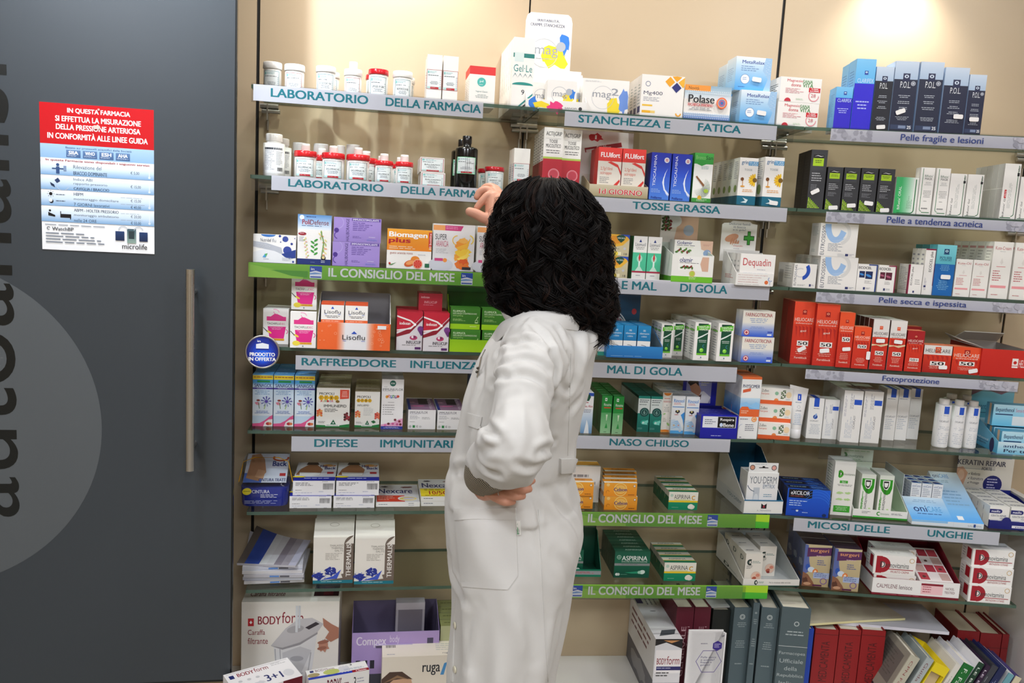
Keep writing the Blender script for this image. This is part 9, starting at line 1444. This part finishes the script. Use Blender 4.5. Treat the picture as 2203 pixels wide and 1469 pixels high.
# --- hair: a dark mass with many separate curls hanging over it
HP = [(382, 1152, 1212), (398, 1112, 1246), (425, 1086, 1272), (465, 1072, 1289), (510, 1064, 1297), (550, 1060, 1302), (590, 1056, 1308), (625, 1060, 1314), (655, 1068, 1316), (672, 1085, 1312), (690, 1125, 1304)]
HY = 1.45; hr = [np.array([*(lambda a, b_: ((a.x+b_.x)/2, (b_.x-a.x)/2, a.z*.5+b_.z*.5))(at(xl, y, HY), at(xr, y, HY))]) for y, xl, xr in HP]; HS = spline([tuple(r) for r in hr], 8)
HZ = np.array([p[2] for p in HS])[::-1]; HCX = np.array([p[0] for p in HS])[::-1]; HR = np.array([p[1] for p in HS])[::-1]
def hsurf(t, z, k=1.): cx = np.interp(z, HZ, HCX); r = np.interp(z, HZ, HR)*k; return Vector((cx+r*math.cos(t), HY+r*.98*math.sin(t), z))
g = Mb(); R_ = []
for p in HS[1:]: R_.append([hsurf(2*math.pi*j/64, p[2], .93+.05*NZ.noise(Vector((math.cos(2*math.pi*j/64)*4, math.sin(2*math.pi*j/64)*4, p[2]*18)))) for j in range(64)])
dk = C('#0d0a0a'); g.grid(R_, dk); g.cap(R_[0], dk, 0, True); g.cap(R_[-1], dk)
R = random.Random(11); z0, z1 = HZ[0], HZ[-1]
HC = ['#0c0909', '#090707', '#100b0a', '#0b0808', '#130d0c', '#24150f', '#0d0a0a']
def curl(t0, zs, L, rad, turns, hr_, col, k0, k1, seg, tw, ph, drift, off=0., ns=3):
    rows = []; P = []
    for i in range(seg+1):
        q = i/seg; z = zs-L*q; t = t0+drift*q; k = k0+(k1-k0)*q*q; c = hsurf(t, min(max(z, z0), z1-.002), k); c.z = z; n = Vector((math.cos(t), math.sin(t), .15)); s = Vector((-math.sin(t), math.cos(t), 0)); rr = rad*(.2+.8*min(1, q*1.6))+off; a = ph+tw*2*math.pi*turns*q**1.35
        P.append(c+n*(rr*math.cos(a)*.8+rad*.4)+s*(rr*math.sin(a))+Vector((0, 0, off*math.sin(a*.5))))
    for i, p in enumerate(P):
        d = (P[min(i+1, seg)]-P[max(i-1, 0)]).normalized(); a = d.cross(Vector((math.cos(t0), math.sin(t0), .2))).normalized(); b_ = a.cross(d); w = hr_*(1 if i < seg*.7 else max(.15, (seg-i)/(seg*.3))); rows.append([p+a*(w*math.cos(2*math.pi*j/ns))+b_*(w*math.sin(2*math.pi*j/ns)) for j in range(ns)])
    g.grid(rows, col)
def lock(t, zs, L, rad, turns, n, w, k0, k1, spread, seg=24):
    q = Vector((math.cos(t)*1.2, math.sin(t)*1.2, zs*7)); ph = R.uniform(0, 6.283); tw = R.choice((-1, 1)); dr = .8*NZ.noise(q*.9+Vector((4, 7, 2)))+R.gauss(0, .05); c = R.choice(HC)
    for s in range(n): curl(t+R.gauss(0, spread), zs+R.uniform(-.004, .004), L*R.uniform(.94, 1.05), rad*R.uniform(.85, 1.15), turns, w*R.uniform(.7, 1.2), C(c if R.random() < .7 else R.choice(HC)), k0, k1*R.uniform(.99, 1.01), seg, tw, ph+R.gauss(0, .2), dr+R.gauss(0, .015), R.uniform(-.002, .002))
for i in range(380):
    t = R.uniform(0, 6.283); zs = z1-.002-(z1-z0)*.88*(R.random() if i > 130 else R.random()*.12); L = R.uniform(.09, .18)
    if zs-L < z0-.012: L = max(.035, zs-z0+R.uniform(-.006, .018))
    lock(t, zs, L, R.uniform(.008, .015), L/R.uniform(.05, .075), 15, .00068, R.uniform(.92, .98), R.uniform(.97, 1.045), .012, 26)
for i in range(250): t = R.uniform(0, 6.283); L = R.uniform(.035, .07); lock(t, z0+R.uniform(.005, .09), L, R.uniform(.008, .015), R.uniform(.9, 1.6), 9, .0006, .96, R.uniform(1.0, 1.075), .012, 24)
for i in range(420): t = R.uniform(0, 6.283); lock(t, z1-(z1-z0)*R.random()*.9, R.uniform(.03, .08), R.uniform(.006, .012), R.uniform(.8, 2.), 1, .00028, 1.0, R.uniform(1.03, 1.10), .01, 20)
o = g.build('hair', 'hair', person); o.location = -org
for p in o.data.polygons: p.use_smooth = True
bpy.data.objects.remove(_fo)
for ch in coat.children: pass
